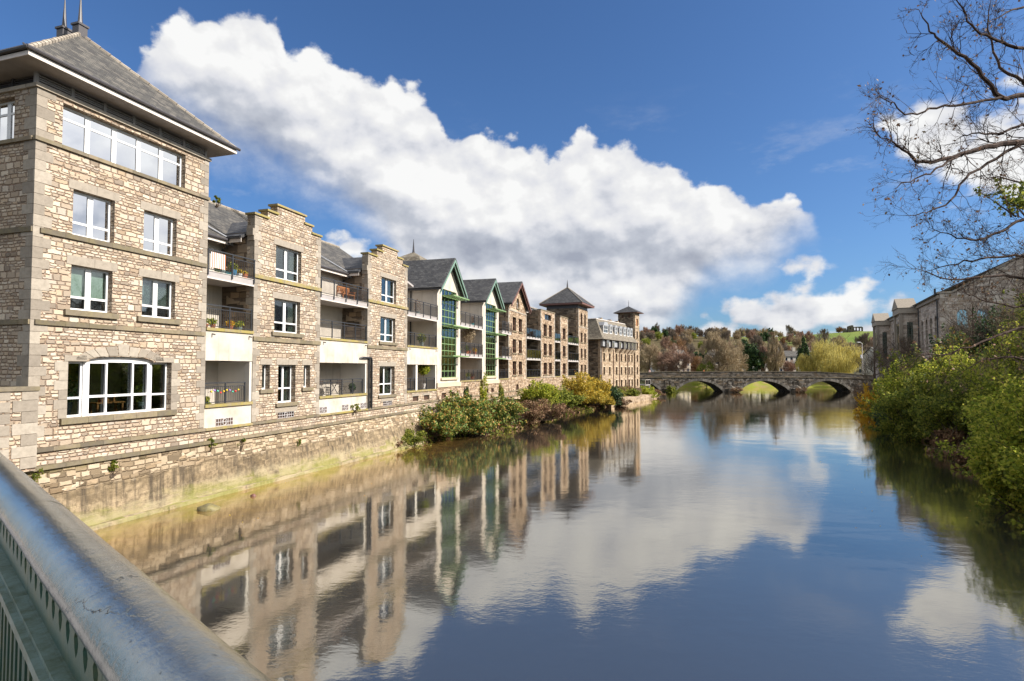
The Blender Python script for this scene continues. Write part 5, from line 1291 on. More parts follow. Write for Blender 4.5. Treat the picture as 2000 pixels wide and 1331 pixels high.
for b0 in (12.0, 33.5):
    w_ = 4.2; o = thing('portico_bay', None, None); o.parent = t
    mb = MB(); mb.box(-1.7, -.001, b0, b0 + w_, 2, 12.4); mb.build('bay_wall', 'limestone', o)
    mb = MB(); mb.box(-1.74, -1.701, b0 + .9, b0 + w_ - .9, 7.0, 11.3); mb.box(-1.1, -.5, b0 - .03, b0 - .001, 7.0, 11.3); mb.build('bay_glass', 'glass_bal', o)
    mb = MB(); [mb.box(-1.9, -1.55, b_, b_ + .5, 6.8, 12.4) for b_ in (b0 - .15, b0 + w_ - .35)]; mb.box(-2.0, -.01, b0 - .3, b0 + w_ + .3, 12.403, 13.1); mb.build('pilaster', 'ashlar', o)
    mb = MB(); mb.prism([(-2.1, b0 - .4, 13.103), (-2.1, b0 + w_ / 2, 14.5), (-2.1, b0 + w_ + .4, 13.103)], (2.1, 0, 0)); mb.build('pediment', 'ashlar', o)
mb = MB(); [mb.tube([(-.15, b, 12.8), (-.15, b, 4)], .07, 6) for b in (.6, 10.6)]; mb.build('downpipe', 'pipe', t)
mb = MB(); mb.slab([(-.4, .6, 13.26), (W_ / 2, .6, az_ - .25), (W_ / 2, LL, az_ - .25), (-.4, LL, 13.26)][::-1], .15); mb.slab([(W_ + .4, .6, 13.26), (W_ + .4, LL, 13.26), (W_ / 2 + .01, LL, az_ - .25), (W_ / 2 + .01, .6, az_ - .25)], .15); mb.build('roof', 'slate_dark', t)
mb = MB(); mb.prism([(1.1, -.12, ez + .01), (W_ / 2, -.12, az_ + .01), (W_ / 2, -.12, az_ + .22), (1.1, -.12, ez + .22)], (0, .8, 0)); mb.prism([(W_ / 2 + .01, -.12, az_ + .01), (W_ - 1.1, -.12, ez + .01), (W_ - 1.1, -.12, ez + .22), (W_ / 2 + .01, -.12, az_ + .22)], (0, .8, 0)); mb.box(-.2, 1.09, -.12, .68, ez + .003, ez + .2); mb.build('gable_coping', 'ashlar', t)
mb = MB(); mb.box(-.45, .15, .5, 1.1, 12.0, 12.0 + .01) if 0 else None; mb.tube([(-.35, .4, 13.3), (-.35, .4, 14.0)], .12, 4); mb.build('rainwater_head', 'pipe', t)

# =================================================================== planting
def crown_points(n, lump, rad, shell=.55, flatten=0., clumps=36, clr=.30, seed=0):
    rg = np.random.default_rng(seed); c = rg.normal(size=(clumps, 3)); c /= np.linalg.norm(c, axis=1)[:, None]
    c *= (shell + (1 - shell) * rg.random(clumps))[:, None] * (1 - clr * .6); c *= (1 + lump * (rg.random(clumps) - .5))[:, None]
    w = rg.random(clumps) + .4; w /= w.sum(); k = rg.choice(clumps, n, p=w)
    d = rg.normal(size=(n, 3)); d /= np.linalg.norm(d, axis=1)[:, None]; rr = clr * (.55 + .75 * rg.random(clumps))[k]
    p = c[k] + d * (rr * rg.random(n) ** .38)[:, None]
    if flatten: p[:, 2] = np.maximum(p[:, 2], -flatten + .1 * rg.random(n))
    return p * np.array(rad)
SEED = [100]
def shrub(label, x, y, rx, ry, rz_, m, z=None, n=None, leaf=.11, name='shrub', cat='shrub', grp=None, twigs=40, twm='bark', clumps=40, elong=1.4, lump=.4, tw_len=1.32):
    SEED[0] += 1; sd = SEED[0]; z0 = ground_z(x, y) if z is None else z
    t = thing(name, label, cat, (x, y, z0), 0, grp)
    n = n or int(min(26000, 1500 * rx * rz_ * (.11 / leaf) ** 2 + 1500))
    p = crown_points(n, lump, (rx, ry, rz_), clumps=clumps, seed=sd) + np.array([0, 0, rz_ * .72])
    p = p[p[:, 2] > -.15]
    rg = random.Random(sd); mb = MB(); sprig = []; big_ = rx > .8
    for i in range(twigs):
        a = rg.uniform(0, 6.283); e = rg.uniform(.1, 1.45); L = rg.uniform(.75, tw_len); d = Vector((math.cos(a) * math.cos(e) * rx, math.sin(a) * math.cos(e) * ry, math.sin(e) * rz_ * 1.65)) * L
        s = Vector((rg.uniform(-.25, .25) * rx, rg.uniform(-.25, .25) * ry, -.2)); m1 = s + d * .5 + Vector((rg.uniform(-.12, .12) * rx, rg.uniform(-.12, .12) * ry, rg.uniform(0, .2) * rz_))
        mb.tube([s, m1, s + d], [.030 * max(1, rx / 2), .016 * max(1, rx / 2), .006], 4, False)
        if big_ and m not in ('leaf_brown',):
            for k in range(int(26 * rx)):
                f_ = rg.uniform(.55, 1.0); b_ = m1 + (s + d - m1) * (f_ * 2 - 1); j_ = .10 * rx * (1.25 - f_); sprig.append((b_.x + rg.gauss(0, j_), b_.y + rg.gauss(0, j_), b_.z + rg.gauss(0, j_)))
    if sprig: sp_ = np.array(sprig); p = np.concatenate([p, sp_[sp_[:, 2] > -.1]])
    put('foliage', np_mesh('foliage', leaf_quads(p, leaf, elong, droop=.25)), m, t)
    mb.build('branches', twm, t); return t

G = 'shrubs on the right river bank'
for a in [
    ('broad lime green shrub hanging low over the water at the right edge', 19.3, 19.0, 2.1, 2.0, 1.7, 'leaf_lime', None, .10),
    ('large lime green bush spilling down the near right bank', 22.9, 23.6, 2.9, 2.8, 2.4, 'leaf_lime', None, .11),
    ('olive and lime bush above the low overhanging shrub by the right edge', 25.4, 21.5, 3.2, 3.0, 3.1, 'leaf_olive', None, .11),
    ('tall lime bush halfway up the near right bank', 27.2, 26.8, 3.2, 3.0, 2.9, 'leaf_lime', None, .11),
    ('olive green bush at the top of the near right bank', 31.5, 29.5, 3.6, 3.4, 3.4, 'leaf_olive', None, .12),
    ('lime bush with pale tips below the right hall', 30.6, 34.2, 2.8, 2.8, 2.7, 'leaf_lime', None, .11),
    ('rounded olive bush upstream of the bare earth bank', 35.0, 36.5, 3.3, 3.2, 3.2, 'leaf_olive', None, .12),
    ('tall olive bush behind the rounded olive bush', 39.0, 40.0, 3.2, 3.2, 3.0, 'leaf_olive', None, .13),
    ('green bush overhanging the water at the bend of the right bank', 31.6, 44.3, 2.6, 2.6, 2.3, 'leaf_olive', None, .12),
    ('lime bush at the bend of the right bank, set above the water', 34.8, 45.0, 2.9, 3.0, 2.9, 'leaf_lime', None, .12),
    ('dark leafy bush with yellow leaves below the hall corner', 37.8, 47.5, 2.7, 2.7, 3.2, 'leaf_ivy', None, .13),
    ('lime bush farther along the bend toward the old bridge', 36.2, 52.0, 2.6, 2.8, 2.6, 'leaf_lime', None, .13),
    ('small dark bush at the waterline by the bend', 33.3, 49.6, 1.5, 1.5, 1.2, 'leaf_dark', None, .11),
    ('green bush just before the orange leaved bush', 40.6, 58.0, 2.6, 2.8, 2.4, 'leaf_olive', None, .14),
    ('lime foliage drooping over the water nearest the right frame edge', 17.9, 17.4, 1.6, 1.5, 1.3, 'leaf_lime', None, .09),
    ('lime foliage mound between the drooping edge bushes', 20.6, 22.4, 2.0, 2.0, 1.9, 'leaf_lime', None, .10),
    ('high olive bush against the hall gable at the right edge', 33.5, 31.0, 3.6, 3.2, 4.6, 'leaf_olive', None, .12),
    ('high lime bush under the hall gable windows', 37.0, 37.0, 3.6, 3.2, 3.2, 'leaf_lime', None, .12),
    ('mixed ivy covered bush right of the bare earth bank', 29.8, 31.6, 2.4, 2.2, 2.0, 'leaf_olive', None, .11),
    ('lime shrub leaning over the bare earth bank', 26.6, 30.0, 2.0, 2.0, 1.5, 'leaf_lime', None, .10),
    ('olive shrub right above the bare earth bank', 31.2, 39.8, 2.4, 2.2, 2.0, 'leaf_olive', None, .11),
    ('dark evergreen beside the hall corner', 41.5, 47.5, 2.6, 2.6, 3.2, 'leaf_dark', None, .14),
    ('olive bush climbing toward the hall river wall', 42.0, 60.5, 2.6, 2.6, 3.0, 'leaf_olive', None, .14),
    ('large lime bush in the lower right corner above the water', 21.6, 20.5, 2.6, 2.4, 2.4, 'leaf_lime', None, .10),
    ('dense dark evergreen bush under the hall windows', 43.0, 53.5, 2.8, 2.8, 3.2, 'leaf_dark', None, .15),
    ]:
    shrub(a[0], a[1], a[2], a[3] * 1.2, a[4] * 1.15, a[5] * 1.28, a[6], a[7], None, a[8], grp=G, twigs=46)
shrub('orange yellow leaved bush at the right end of the old bridge', 41.6, 66.0, 1.9, 1.9, 2.3, 'leaf_orange', None, 2600, .16, grp=G)
for i, (x, y, r, lb) in enumerate([(29.6, 38.6, 1.2, 'brown leafless scrub on the bare earth bank'), (26.6, 33.2, 1.1, 'thin brown scrub at the foot of the lime bush'), (44.5, 70, 1.9, 'brown scrub beyond the orange leaved bush'), (49.5, 78, 2.2, 'brown scrub halfway between orange bush and old bridge'), (55, 88, 2.3, 'low rusty scrub near the old bridge abutment'), (62, 100, 2.6, 'scrub heap beside the water close to the old bridge'), (21.2, 17.4, 1.0, 'brown twiggy scrub under the overhanging lime shrub')]):
    shrub(lb, x, y, r, r, r * .7, 'leaf_brown', None, 2600, .10, grp='brown scrub on the right bank', twigs=90, twm='bark_pale', tw_len=1.4)
for i, (x, y) in enumerate([(18.0, 13.5), (17.0, 8.5), (21.5, 15.0)]):
    shrub(['leafy bush just outside the view beside the near bank', 'leafy bush close to the near bridge on the right bank', 'tall leafy bush behind the near bank edge'][i], x, y, 2.6, 2.6, 2.6 if i < 2 else 4.0, 'leaf_olive' if i != 1 else 'leaf_lime', None, 9000, .13, grp=G)

GL = 'plants on the planted strip below the left buildings'
for a in [
    ('low dark green ivy clump where the planted strip begins', -7.3, 40.2, 1.2, 1.3, .75, 'leaf_olive', .1, .09, 14),
    ('straggly green weeds at the foot of the quay wall end', -8.0, 38.6, .8, .8, .6, 'leaf_brown', .05, .07, 40),
    ('autumn coloured ivy mound nearest the quay wall', -5.5, 43.0, 1.9, 1.9, 1.34, 'leaf_ivy', .6, .13, 20),
    ('tall mixed green and yellow ivy mound beneath the green gables', -4.0, 46.3, 2.4, 2.4, 1.68, 'leaf_ivy', .9, .13, 30),
    ('ivy mound with rust leaves overhanging the water', -2.6, 46.2, 1.7, 1.7, 1.4, 'leaf_ivy', .2, .12, 30),
    ('dark green end of the ivy mound', -1.3, 49.8, 2.1, 2.0, 1.43, 'leaf_ivy', .8, .13, 30),
    ('brown scrub beside the ivy mound', 1.6, 54.0, 1.9, 2.2, 1.4, 'leaf_brown', .5, .11, 80),
    ('reddish brown scrub below the red gable', 3.6, 58.5, 1.8, 2.2, 1.3, 'leaf_brown', .4, .11, 80),
    ('yellow green bush below the flat topped stone blocks', 3.0, 62.0, 2.2, 2.2, 1.9, 'leaf_lime', 1.2, .14, 20),
    ('brownish green bush before the yellow bush', 6.0, 67.5, 2.2, 2.4, 1.4, 'leaf_olive', .9, .14, 40),
    ('tall yellow leaved bush below the river tower', 8.8, 74.0, 2.7, 2.7, 2.4, 'leaf_yellow', 1.0, .15, 30),
    ('golden bush beside the tall yellow bush', 11.2, 77.0, 2.4, 2.4, 2.2, 'leaf_yellow', .8, .15, 30),
    ('rounded dark green bush right of the yellow bushes', 13.2, 79.8, 2.2, 2.2, 1.9, 'leaf_dark', .6, .15, 20),
    ('dry brown scrub on the waterline before the mill wall', 15.6, 84.0, 1.6, 2.0, .8, 'leaf_brown', .1, .12, 80),
    ('green tuft on the low wall under the mill', 20.6, 97.0, 1.1, 1.1, 1.0, 'leaf_olive', .7, .13, 20),
    ('yellow green weeds at the far corner of the mill', 25.0, 104.5, 1.6, 2.2, 1.2, 'leaf_lime', .3, .14, 30),
    ('brown reeds by the glass terrace', 27.6, 110.0, 1.5, 2.0, 1.0, 'leaf_brown', .1, .13, 60),
    ]:
    shrub(a[0], a[1], a[2], a[3] * 1.08, a[4], a[5] * .88, a[6], a[7], None, a[8] * .9, grp=GL, twigs=a[9] + 22, lump=.75, clumps=30)
p_ = PA.p(36.2, -.2); shrub('ivy column climbing the base wall below the planted balconies', p_.x, p_.y, .5, .45, 1.5, 'leaf_dark', 1.6, 1500, .10, 'climbing_ivy', 'ivy', None, 6)
p_ = PA.p(40.6, -.2); shrub('tall ivy column climbing beside the second green gable', p_.x, p_.y, .75, .5, 2.1, 'leaf_lime', 1.5, 2600, .11, 'climbing_ivy', 'ivy', None, 8)
p_ = PA.p(46.3, -.2); shrub('thin ivy strand on the base wall under the red gable', p_.x, p_.y, .4, .4, 1.3, 'leaf_olive', 1.8, 900, .10, 'climbing_ivy', 'ivy', None, 6)
# low wall under the mill and bank fringe
t = thing('mill_river_wall', 'low stone river wall with weeds in front of the mill', 'wall'); mb = MB()
wl = [(14.2, 81.5), (16.5, 86), (21.5, 95.5), (25, 102.5), (28.5, 110.5), (31, 120)]
for (a, b), (c, d_) in zip(wl, wl[1:]): mb.prism([(a, b, -1.2), (c, d_, -1.2), (c, d_, .85), (a, b, .85)], (-2.2, 1.4, 0))
mb.build('wall_face', 'rubble_mill', t)
# small weeds rooted in the quay wall
for i, (s_, z_, r_, lb) in enumerate([(2.6, 2.05, .22, 'small round weed growing out of the quay wall below the tower window'), (-1.0, 2.45, .42, 'leafy weeds on the coping beside the iron rail'), (.1, 2.35, .35, 'ivy tuft on the coping under the tower corner'), (6.9, 2.35, .22, 'green tuft on the coping below the tower edge'), (8.6, 2.2, .28, 'trailing green weed on the wall below the first balcony bay'), (12.5, 1.7, .25, 'scrubby weed on the wall below the first stepped gable'), (17.9, 3.2, .3, 'weed against the white wall under the bench bay'), (7.05, 12.78, .2, 'fern tuft growing on the tower string course'), (24.6, 1.6, .5, 'straggling weeds near the end of the bare quay wall')]):
    p_ = PA.p(s_, -.18 if z_ < 2.2 else -.12); shrub(lb, p_.x, p_.y, r_ * 1.3, r_ * .7, r_, 'leaf_olive', z_ - r_, 240, .06, 'weed', 'weed', 'weeds rooted in the masonry', 6, clumps=8)
for i, (x_, y_) in enumerate([(37.2, 133), (52.2, 132.6), (67.4, 132.7)]):
    shrub(['dry reeds on the left pier of the old bridge', 'tan reeds on the middle pier of the old bridge', 'tan reeds on the right pier of the old bridge'][i], x_, y_, 1.6, .8, .8, 'leaf_brown' if i else 'leaf_olive', 0, 900, .14, 'reeds', 'reeds', 'reeds on the bridge piers', 40, twm='bark_pale', tw_len=1.5)

# ground cover over both banks, leaves drifting on the water
def undergrowth(name, label, m, n, size, side, seed, ymax=118):
    rg_ = np.random.default_rng(seed); pts = []
    while len(pts) < n:
        y_ = rg_.uniform(9, ymax) if side > 0 else rg_.uniform(38.5, 112); o_ = rg_.uniform(-.5, 7 if side > 0 else 4.5)
        x_ = lerp(BR, y_) + o_ if side > 0 else lerp(BL, y_) - o_
        if math.sin(x_ * 1.3 + seed) + math.sin(y_ * 1.1 + x_ * .5) < rg_.uniform(-1.6, .6): continue
        z_ = ground_z(x_, y_)
        if z_ < -.12: continue
        pts.append((x_, y_, z_ + rg_.uniform(.0, .32)))
    o = put(name, np_mesh(name, leaf_quads(np.array(pts), size, 2.2)), m); tag(o, label, 'undergrowth', kind='stuff')
undergrowth('bank_undergrowth', 'brown leaf litter and dead stems over the right bank', 'leaf_brown', 16000, .15, 1, 3)
undergrowth('bank_weeds', 'green weeds and grass over the right bank', 'leaf_olive', 14000, .15, 1, 9)
undergrowth('strip_undergrowth', 'brown stems and litter over the planted left strip', 'leaf_brown', 12000, .15, -1, 5)
undergrowth('strip_weeds', 'green weeds along the planted left strip', 'leaf_olive', 9000, .14, -1, 8)
rg_ = np.random.default_rng(4); fl = []
while len(fl) < 90:
    y_ = rg_.uniform(9, 40); x_ = lerp(BL, y_) + abs(rg_.normal()) * 5 if rg_.random() < .6 else lerp(BR, y_) - .5 - abs(rg_.normal()) * 3
    fl.append((x_, y_, .012))
fq = leaf_quads(np.array(fl), .07, 1.4); fq[:, :, 2] = .008 + .006 * rg_.random((90, 4)); tag(put('floating_leaves', np_mesh('floating_leaves', fq), 'leaf_orange'), 'fallen leaves drifting on the river near both banks', 'leaves', kind='stuff')

# =================================================================== trees
def limbs(mb, h, w, rg, n=9, r0=.3, start=.25, up=.7, lean=0.):
    top = Vector((lean, 0, h * .9)); mb.tube([(0, 0, -.4), (lean * .2, .05, h * .25), (lean * .6, 0, h * .55), top], [r0, r0 * .8, r0 * .45, r0 * .08], 7, False)
    for i in range(n):
        f_ = start + (.85 - start) * i / n; a = i * 2.4 + rg.uniform(-.5, .5); z0 = h * f_; b = Vector((lean * f_, 0, z0)); L = w * rg.uniform(.65, .95) * (1 - .5 * max(0, f_ - .4))
        d = Vector((math.cos(a), math.sin(a), up)).normalized() * L; e = b + d; mp = b + d * .5 + Vector((0, 0, -.06 * L)); r = r0 * .42 * (1 - f_ * .6)
        mb.tube([b, mp, e], [r, r * .6, r * .15], 5, False)
        for j in range(4):
            q0 = b + d * rg.uniform(.4, .95); dd = (d.normalized() + Vector((rg.uniform(-.8, .8), rg.uniform(-.8, .8), rg.uniform(-.1, .9)))).normalized() * L * .45; mb.tube([q0, q0 + dd], [r * .35, r * .06], 4, False)
def sliver(c, dirs, L, w):
    n = len(c); a = RNG.normal(size=(n, 3)); a -= (a * dirs).sum(1)[:, None] * dirs; a /= np.linalg.norm(a, axis=1)[:, None]
    L = L * (.5 + RNG.random(n))[:, None]; return np.stack([c - dirs * L / 2 - a * w * .5, c - dirs * L / 2 + a * w * .5, c + dirs * L / 2 + a * w * .15, c + dirs * L / 2 - a * w * .15], 1)
def far_tree(label, x, y, h, w, kind, m, n=5000, grp=None, name='tree', sz=.5, wd=.10, z=None, bark='bark', cat='tree'):
    SEED[0] += 1; rg = random.Random(SEED[0]); z0 = ground_z(x, y) if z is None else z
    t = thing(name, label, cat, (x, y, z0), rg.uniform(0, 6), grp)
    if kind == 'poplar':
        p = crown_points(n, .3, (w / 2, w / 2, h * .47), clumps=60, clr=.24, seed=SEED[0]); tap = 1 - .65 * np.clip(p[:, 2] / (h * .47), -.2, 1) ; p[:, :2] *= tap[:, None]; p[:, 2] += h * .53
        d = np.stack([p[:, 0] * .25 / w, p[:, 1] * .25 / w, np.ones(len(p))], 1) + RNG.normal(size=p.shape) * .13
    elif kind == 'cone':
        p = crown_points(n, .5, (w / 2, w / 2, h * .5), clumps=70, clr=.26, seed=SEED[0]); f_ = np.clip(p[:, 2] / h + .5, 0, 1); p[:, :2] *= (1.25 - 1.05 * f_)[:, None]; p[:, 2] += h * .5
        d = RNG.normal(size=p.shape)
    elif kind == 'willow':
        p = crown_points(n, .5, (w / 2, w / 2, h * .42), clumps=60, clr=.26, seed=SEED[0]); p[:, 2] += h * .56; p[:, 2] -= np.abs(RNG.normal(size=len(p))) * h * .10
        d = np.stack([RNG.normal(size=len(p)) * .25, RNG.normal(size=len(p)) * .25, -np.ones(len(p))], 1)
    else:
        p = crown_points(n, .7, (w / 2, w / 2, h * .46), clumps=70, clr=.22, seed=SEED[0]); p[:, 2] += h * .53
        d = p - np.array([0, 0, h * .35]); d /= np.linalg.norm(d, axis=1)[:, None]; d += RNG.normal(size=p.shape) * .45; d[:, 2] += .25
    d /= np.linalg.norm(d, axis=1)[:, None]
    v = leaf_quads(p, sz, 1.3) if kind in ('cone', 'leafy') else sliver(p, d, sz * (2.2 if kind == 'willow' else 2.0), wd)
    put('crown', np_mesh('crown', v), m, t)
    mb = MB(); limbs(mb, h, w * .55, rg, 12 if kind != 'poplar' else 16, max(.12, h * .022), .2, .75 if kind not in ('poplar',) else 3.2); mb.build('trunk', bark, t)
    return t
HERO = [
    ('rounded tan bare tree beside the far corner of the mill', 44.0, 182, 12.5, 11, 'round', 'twig_tan', 9000),
    ('broad pinkish brown bare tree behind the left of the old bridge', 51.5, 178, 11.5, 12, 'round', 'twig_pink', 9000),
    ('tallest bare tree with pale spreading crown behind the old bridge', 62.5, 172, 17.0, 12.5, 'round', 'twig_tan', 15000),
    ('bare tree with pale bushy crown right of the tallest tree', 69.0, 178, 12.5, 9, 'round', 'twig_tan', 9000),
    ('dark green ivy clad tree behind the middle of the old bridge', 77.5, 185, 13.0, 9.5, 'leafy', 'leaf_dark', 7000),
    ('tall upright bare poplar behind the old bridge', 84.0, 182, 16.2, 6.8, 'poplar', 'twig_tan', 11000),
    ('second slimmer poplar leaning on the tall upright one', 80.6, 184, 12.4, 4.2, 'poplar', 'twig_pink', 4500),
    ('wide yellow weeping willow beyond the right arches', 99.5, 176, 14.0, 15.5, 'willow', 'leaf_willow', 17000),
    ('small yellow willow in front of the white terrace', 93.0, 180, 8.2, 6.5, 'willow', 'leaf_willow', 5000),
    ('dark conifer on the slope behind the upright poplar', 118.0, 230, 15.5, 8.0, 'cone', 'leaf_dark', 4500),
    ('pale bare birch between conifer and willow', 112.5, 205, 15.0, 7.0, 'round', 'twig_grey', 5500),
    ('brown bare tree left of the tall lamp post', 112, 190, 13.0, 10.0, 'round', 'twig_grey', 8000),
    ('spreading brown bare tree right of the lamp post', 124, 190, 13.5, 13.0, 'round', 'twig_grey', 9000),
    ('rust leaved tree behind the slate gabled house', 66, 225, 15.0, 8.0, 'round', 'twig_rust', 5000),
    ('small olive tree behind the bridge parapet', 58.0, 170, 7.5, 6.0, 'round', 'leaf_olive', 4500),
]
for a in HERO: far_tree(a[0], a[1], a[2], a[3], a[4], a[5], a[6], a[7], 'trees behind the old bridge', sz=.42 if a[5] in ('round', 'poplar') else .40, wd=.085)
# the wooded hillside: copies of a few kinds
protos = [('round', 'twig_grey', 9, 8), ('round', 'twig_pink', 10, 8), ('round', 'twig_rust', 9, 7), ('leafy', 'leaf_dark', 9, 7), ('round', 'twig_tan', 11, 9), ('round', 'leaf_olive', 8, 8), ('round', 'twig_grey', 13, 8)]
labs = ['grey brown bare tree on the far hillside', 'pinkish bare tree on the far hillside', 'rust brown tree on the far hillside', 'dark evergreen on the far hillside', 'tan bare tree on the far hillside', 'olive green tree on the far hillside', 'tall thin bare tree on the far hillside']
P0 = []
for i, (k, m_, h_, w_) in enumerate(protos): P0.append(far_tree(labs[i], 200 + i * 14, 520, h_, w_, k, m_, 2600, labs[i].replace('on', 'trees on', 1) if 0 else 'hillside wood: ' + labs[i].split(' on ')[0], sz=.8, wd=.13))
rg = random.Random(5)
kids = [[c for c in bpy.data.objects if c.parent == o] for o in P0]
first = [True] * len(P0); cnt = 0
for row, (yy, xa, xb, st) in enumerate([(232, 56, 150, 8), (262, 60, 215, 7.5), (300, 66, 205, 7.5), (345, 76, 235, 8), (400, 86, 255, 8.5), (465, 98, 290, 9), (540, 112, 300, 9.5), (600, 128, 300, 9.5), (660, 140, 330, 10), (738, 150, 330, 10)]):
    x = xa
    while x < xb:
        i = rg.choices(range(7), [4, 3, .7, 1.3, 3.4, 1.2, 2])[0]; yj = yy + rg.uniform(-16, 16); sc = rg.uniform(.8, 1.3)
        if row == 0: sc *= .75
        if first[i]: o = P0[i]; first[i] = False
        else:
            o = P0[i].copy(); COL.objects.link(o)
            for ch in kids[i]: c = ch.copy(); COL.objects.link(c); c.parent = o
        o.location = (x, yj, ground_z(x, yj) - .4); o.scale = (sc, sc, sc * rg.uniform(.85, 1.15)); o.rotation_euler = (0, 0, rg.uniform(0, 6.28)); x += st * rg.uniform(.7, 1.3); cnt += 1
# bushes right of the field and along the skyline
for i, (x, y, h_, w_, k, m_, lb) in enumerate([(404, 700, 8, 8, 'round', 'twig_rust', 'round rusty tree standing alone beside the castle ruin'), (258, 745, 14, 15, 'round', 'twig_grey', 'dark bare tree alone on the ridge skyline'), (462, 640, 11, 14, 'round', 'twig_grey', 'brown bare tree on the slope right of the castle ruin'), (486, 660, 14, 16, 'round', 'twig_grey', 'second brown bare tree right of the castle ruin'), (505, 600, 15, 18, 'round', 'twig_pink', 'large bare tree low on the castle hill'), (445, 560, 11, 14, 'round', 'twig_grey', 'bare tree beneath the castle ruin'), (178, 700, 15, 9, 'round', 'twig_grey', 'tall bare tree on the skyline near the mill'), (216, 720, 17, 10, 'round', 'twig_grey', 'tall bare tree on the wood skyline left of the tallest tree')]):
    far_tree(lb, x, y, h_, w_, k, m_, 3400, sz=1.0, wd=.14)

# castle ruin
cz = ground_z(428, 712) - .5
t = thing('castle_ruin', 'grey ruined castle walls with open windows standing on the green hilltop', 'ruin', (418, 712, cz), -.3)
mb = MB(); mb.plate([(9, 0), (19.5, 0), (19.5, 6.6), (18, 7.6), (9.2, 7.4)], [rect(9.9, 11.6, 3.2, 6.3), archrect(12.8, 15.2, 2.8, 5.4, .8), rect(16.2, 18.0, 2.0, 5.8)], 2.0); mb.build('hall_wall', 'bridge_top', t)
mb = MB(); mb.plate([(2.5, 0), (9, 0), (9, 9), (7.5, 9.6), (5, 9.0), (3.2, 8.2)], [rect(5.2, 6.2, 4.6, 6.6)], 6); mb.build('keep', 'bridge_top', t)
mb = MB(); mb.lathe([(2.4, 0), (2.3, 4), (2.0, 5.6), (1.2, 6.0)], (-.5, 2, 0), 10); mb.build('round_tower', 'bridge_top', t)

# houses beyond the bridge
def house(label, x, y, w, d, h, rh, rz, wallm, nx_, nz_, chim=1, z=None, roofm='slate'):
    z0 = ground_z(x, y) if z is None else z; t = thing('house', label, 'house', (x, y, z0), rz)
    hs = []; 
    for i in range(nx_):
        for j in range(nz_): cx = w * (i + .5) / nx_; zz = .9 + j * (h - .6) / nz_; hs.append(rect(cx - .5, cx + .5, zz, zz + 1.3))
    mb = MB(); mb.plate(rect(0, w, -1, h), hs, .3); mb.build('front_wall', wallm, t)
    mb = MB(); mb.plate([(-d, -1), (-.31, -1), (-.31, h), (-d / 2, h + rh), (-d, h)][::1], [], .3); mb.build('gable_wall', wallm, t, rz=R(-90))
    mb = MB(); mb.box(w - .3, w - .001, .31, d, -1, h); mb.build('end_wall', wallm, t)
    for hh_ in hs:
        mb = MB(); mb.box(0, 1, 0, .04, 0, 1.3); o = put('window', cached('hw', lambda: mb.mesh('window')), 'opening_shade' if 0 else 'navy', t, (hh_[0][0], .16, hh_[0][1]))
    mb = MB(); mb.slab([(-.3, -.3, h - .15), (w + .3, -.3, h - .15), (w + .3, d / 2, h + rh), (-.3, d / 2, h + rh)], .15); mb.slab([(-.3, d / 2 + .01, h + rh), (w + .3, d / 2 + .01, h + rh), (w + .3, d + .3, h - .15), (-.3, d + .3, h - .15)], .15); rf = mb.build('roof', roofm, t)
    for i in range(chim): mb = MB(); cx = w * (i + .5) / chim; mb.box(cx - .6, cx + .6, d / 2 - .4, d / 2 + .4, h + rh - .6, h + rh + 1.4); mb.build('chimney', 'render_grey', rf)
house('long white three storey terrace behind the right arches, with chimneys', 110.5, 236, 18, 9, 7.2, 2.4, .05, 'render_white', 8, 3, 3)
house('white cottage row left of the tall lamp post', 124, 205, 10, 8, 5.6, 2.4, -.2, 'render_white', 4, 2, 1)
house('white house with grey roof right of the tall lamp post', 141, 232, 11, 9, 6.4, 3.0, -.3, 'render_white', 4, 2, 1)
house('pale house half hidden by the right bank shrubs', 104, 160, 9, 8, 5.2, 2.6, .1, 'render_white', 3, 2, 1)
house('slate roofed stone house with steep gable behind the left arches', 62.0, 215, 7.5, 8, 5.2, 4.2, .5, 'render_grey', 3, 2, 1, roofm='slate')
house('pale rendered house behind the tallest tree', 80.0, 226, 9, 8, 6.6, 3.4, .1, 'render_grey', 3, 2, 1)
house('small white house left behind the pinkish bare tree', 55.5, 222, 7, 7, 3.6, 2.0, .0, 'render_white', 3, 1, 1)
house('white house behind the upright poplars', 92.0, 222, 10, 8, 5.0, 2.2, .05, 'render_white', 4, 2, 1)
t = thing('floodlight_mast', 'tall slim white lamp mast with angled head right of the willow', 'lamp mast', (92.4, 150, ground_z(92.4, 150)))
mb = MB(); mb.tube([(0, 0, -.5), (0, 0, 5), (0, 0, 9.6)], [.16, .12, .09], 8); mb.build('pole', 'fascia', t)
mb = MB(); mb.tube([(0, 0, 9.55), (-.7, 0, 9.8)], .05, 6); mb.box(-1.3, -.6, -.2, .2, 9.72, 9.92); mb.build('lamp_head', 'white', t)
mb = MB(); mb.box(-.45, -.1, -.18, .18, 5.6, 6.5); mb.build('box', 'white', t)

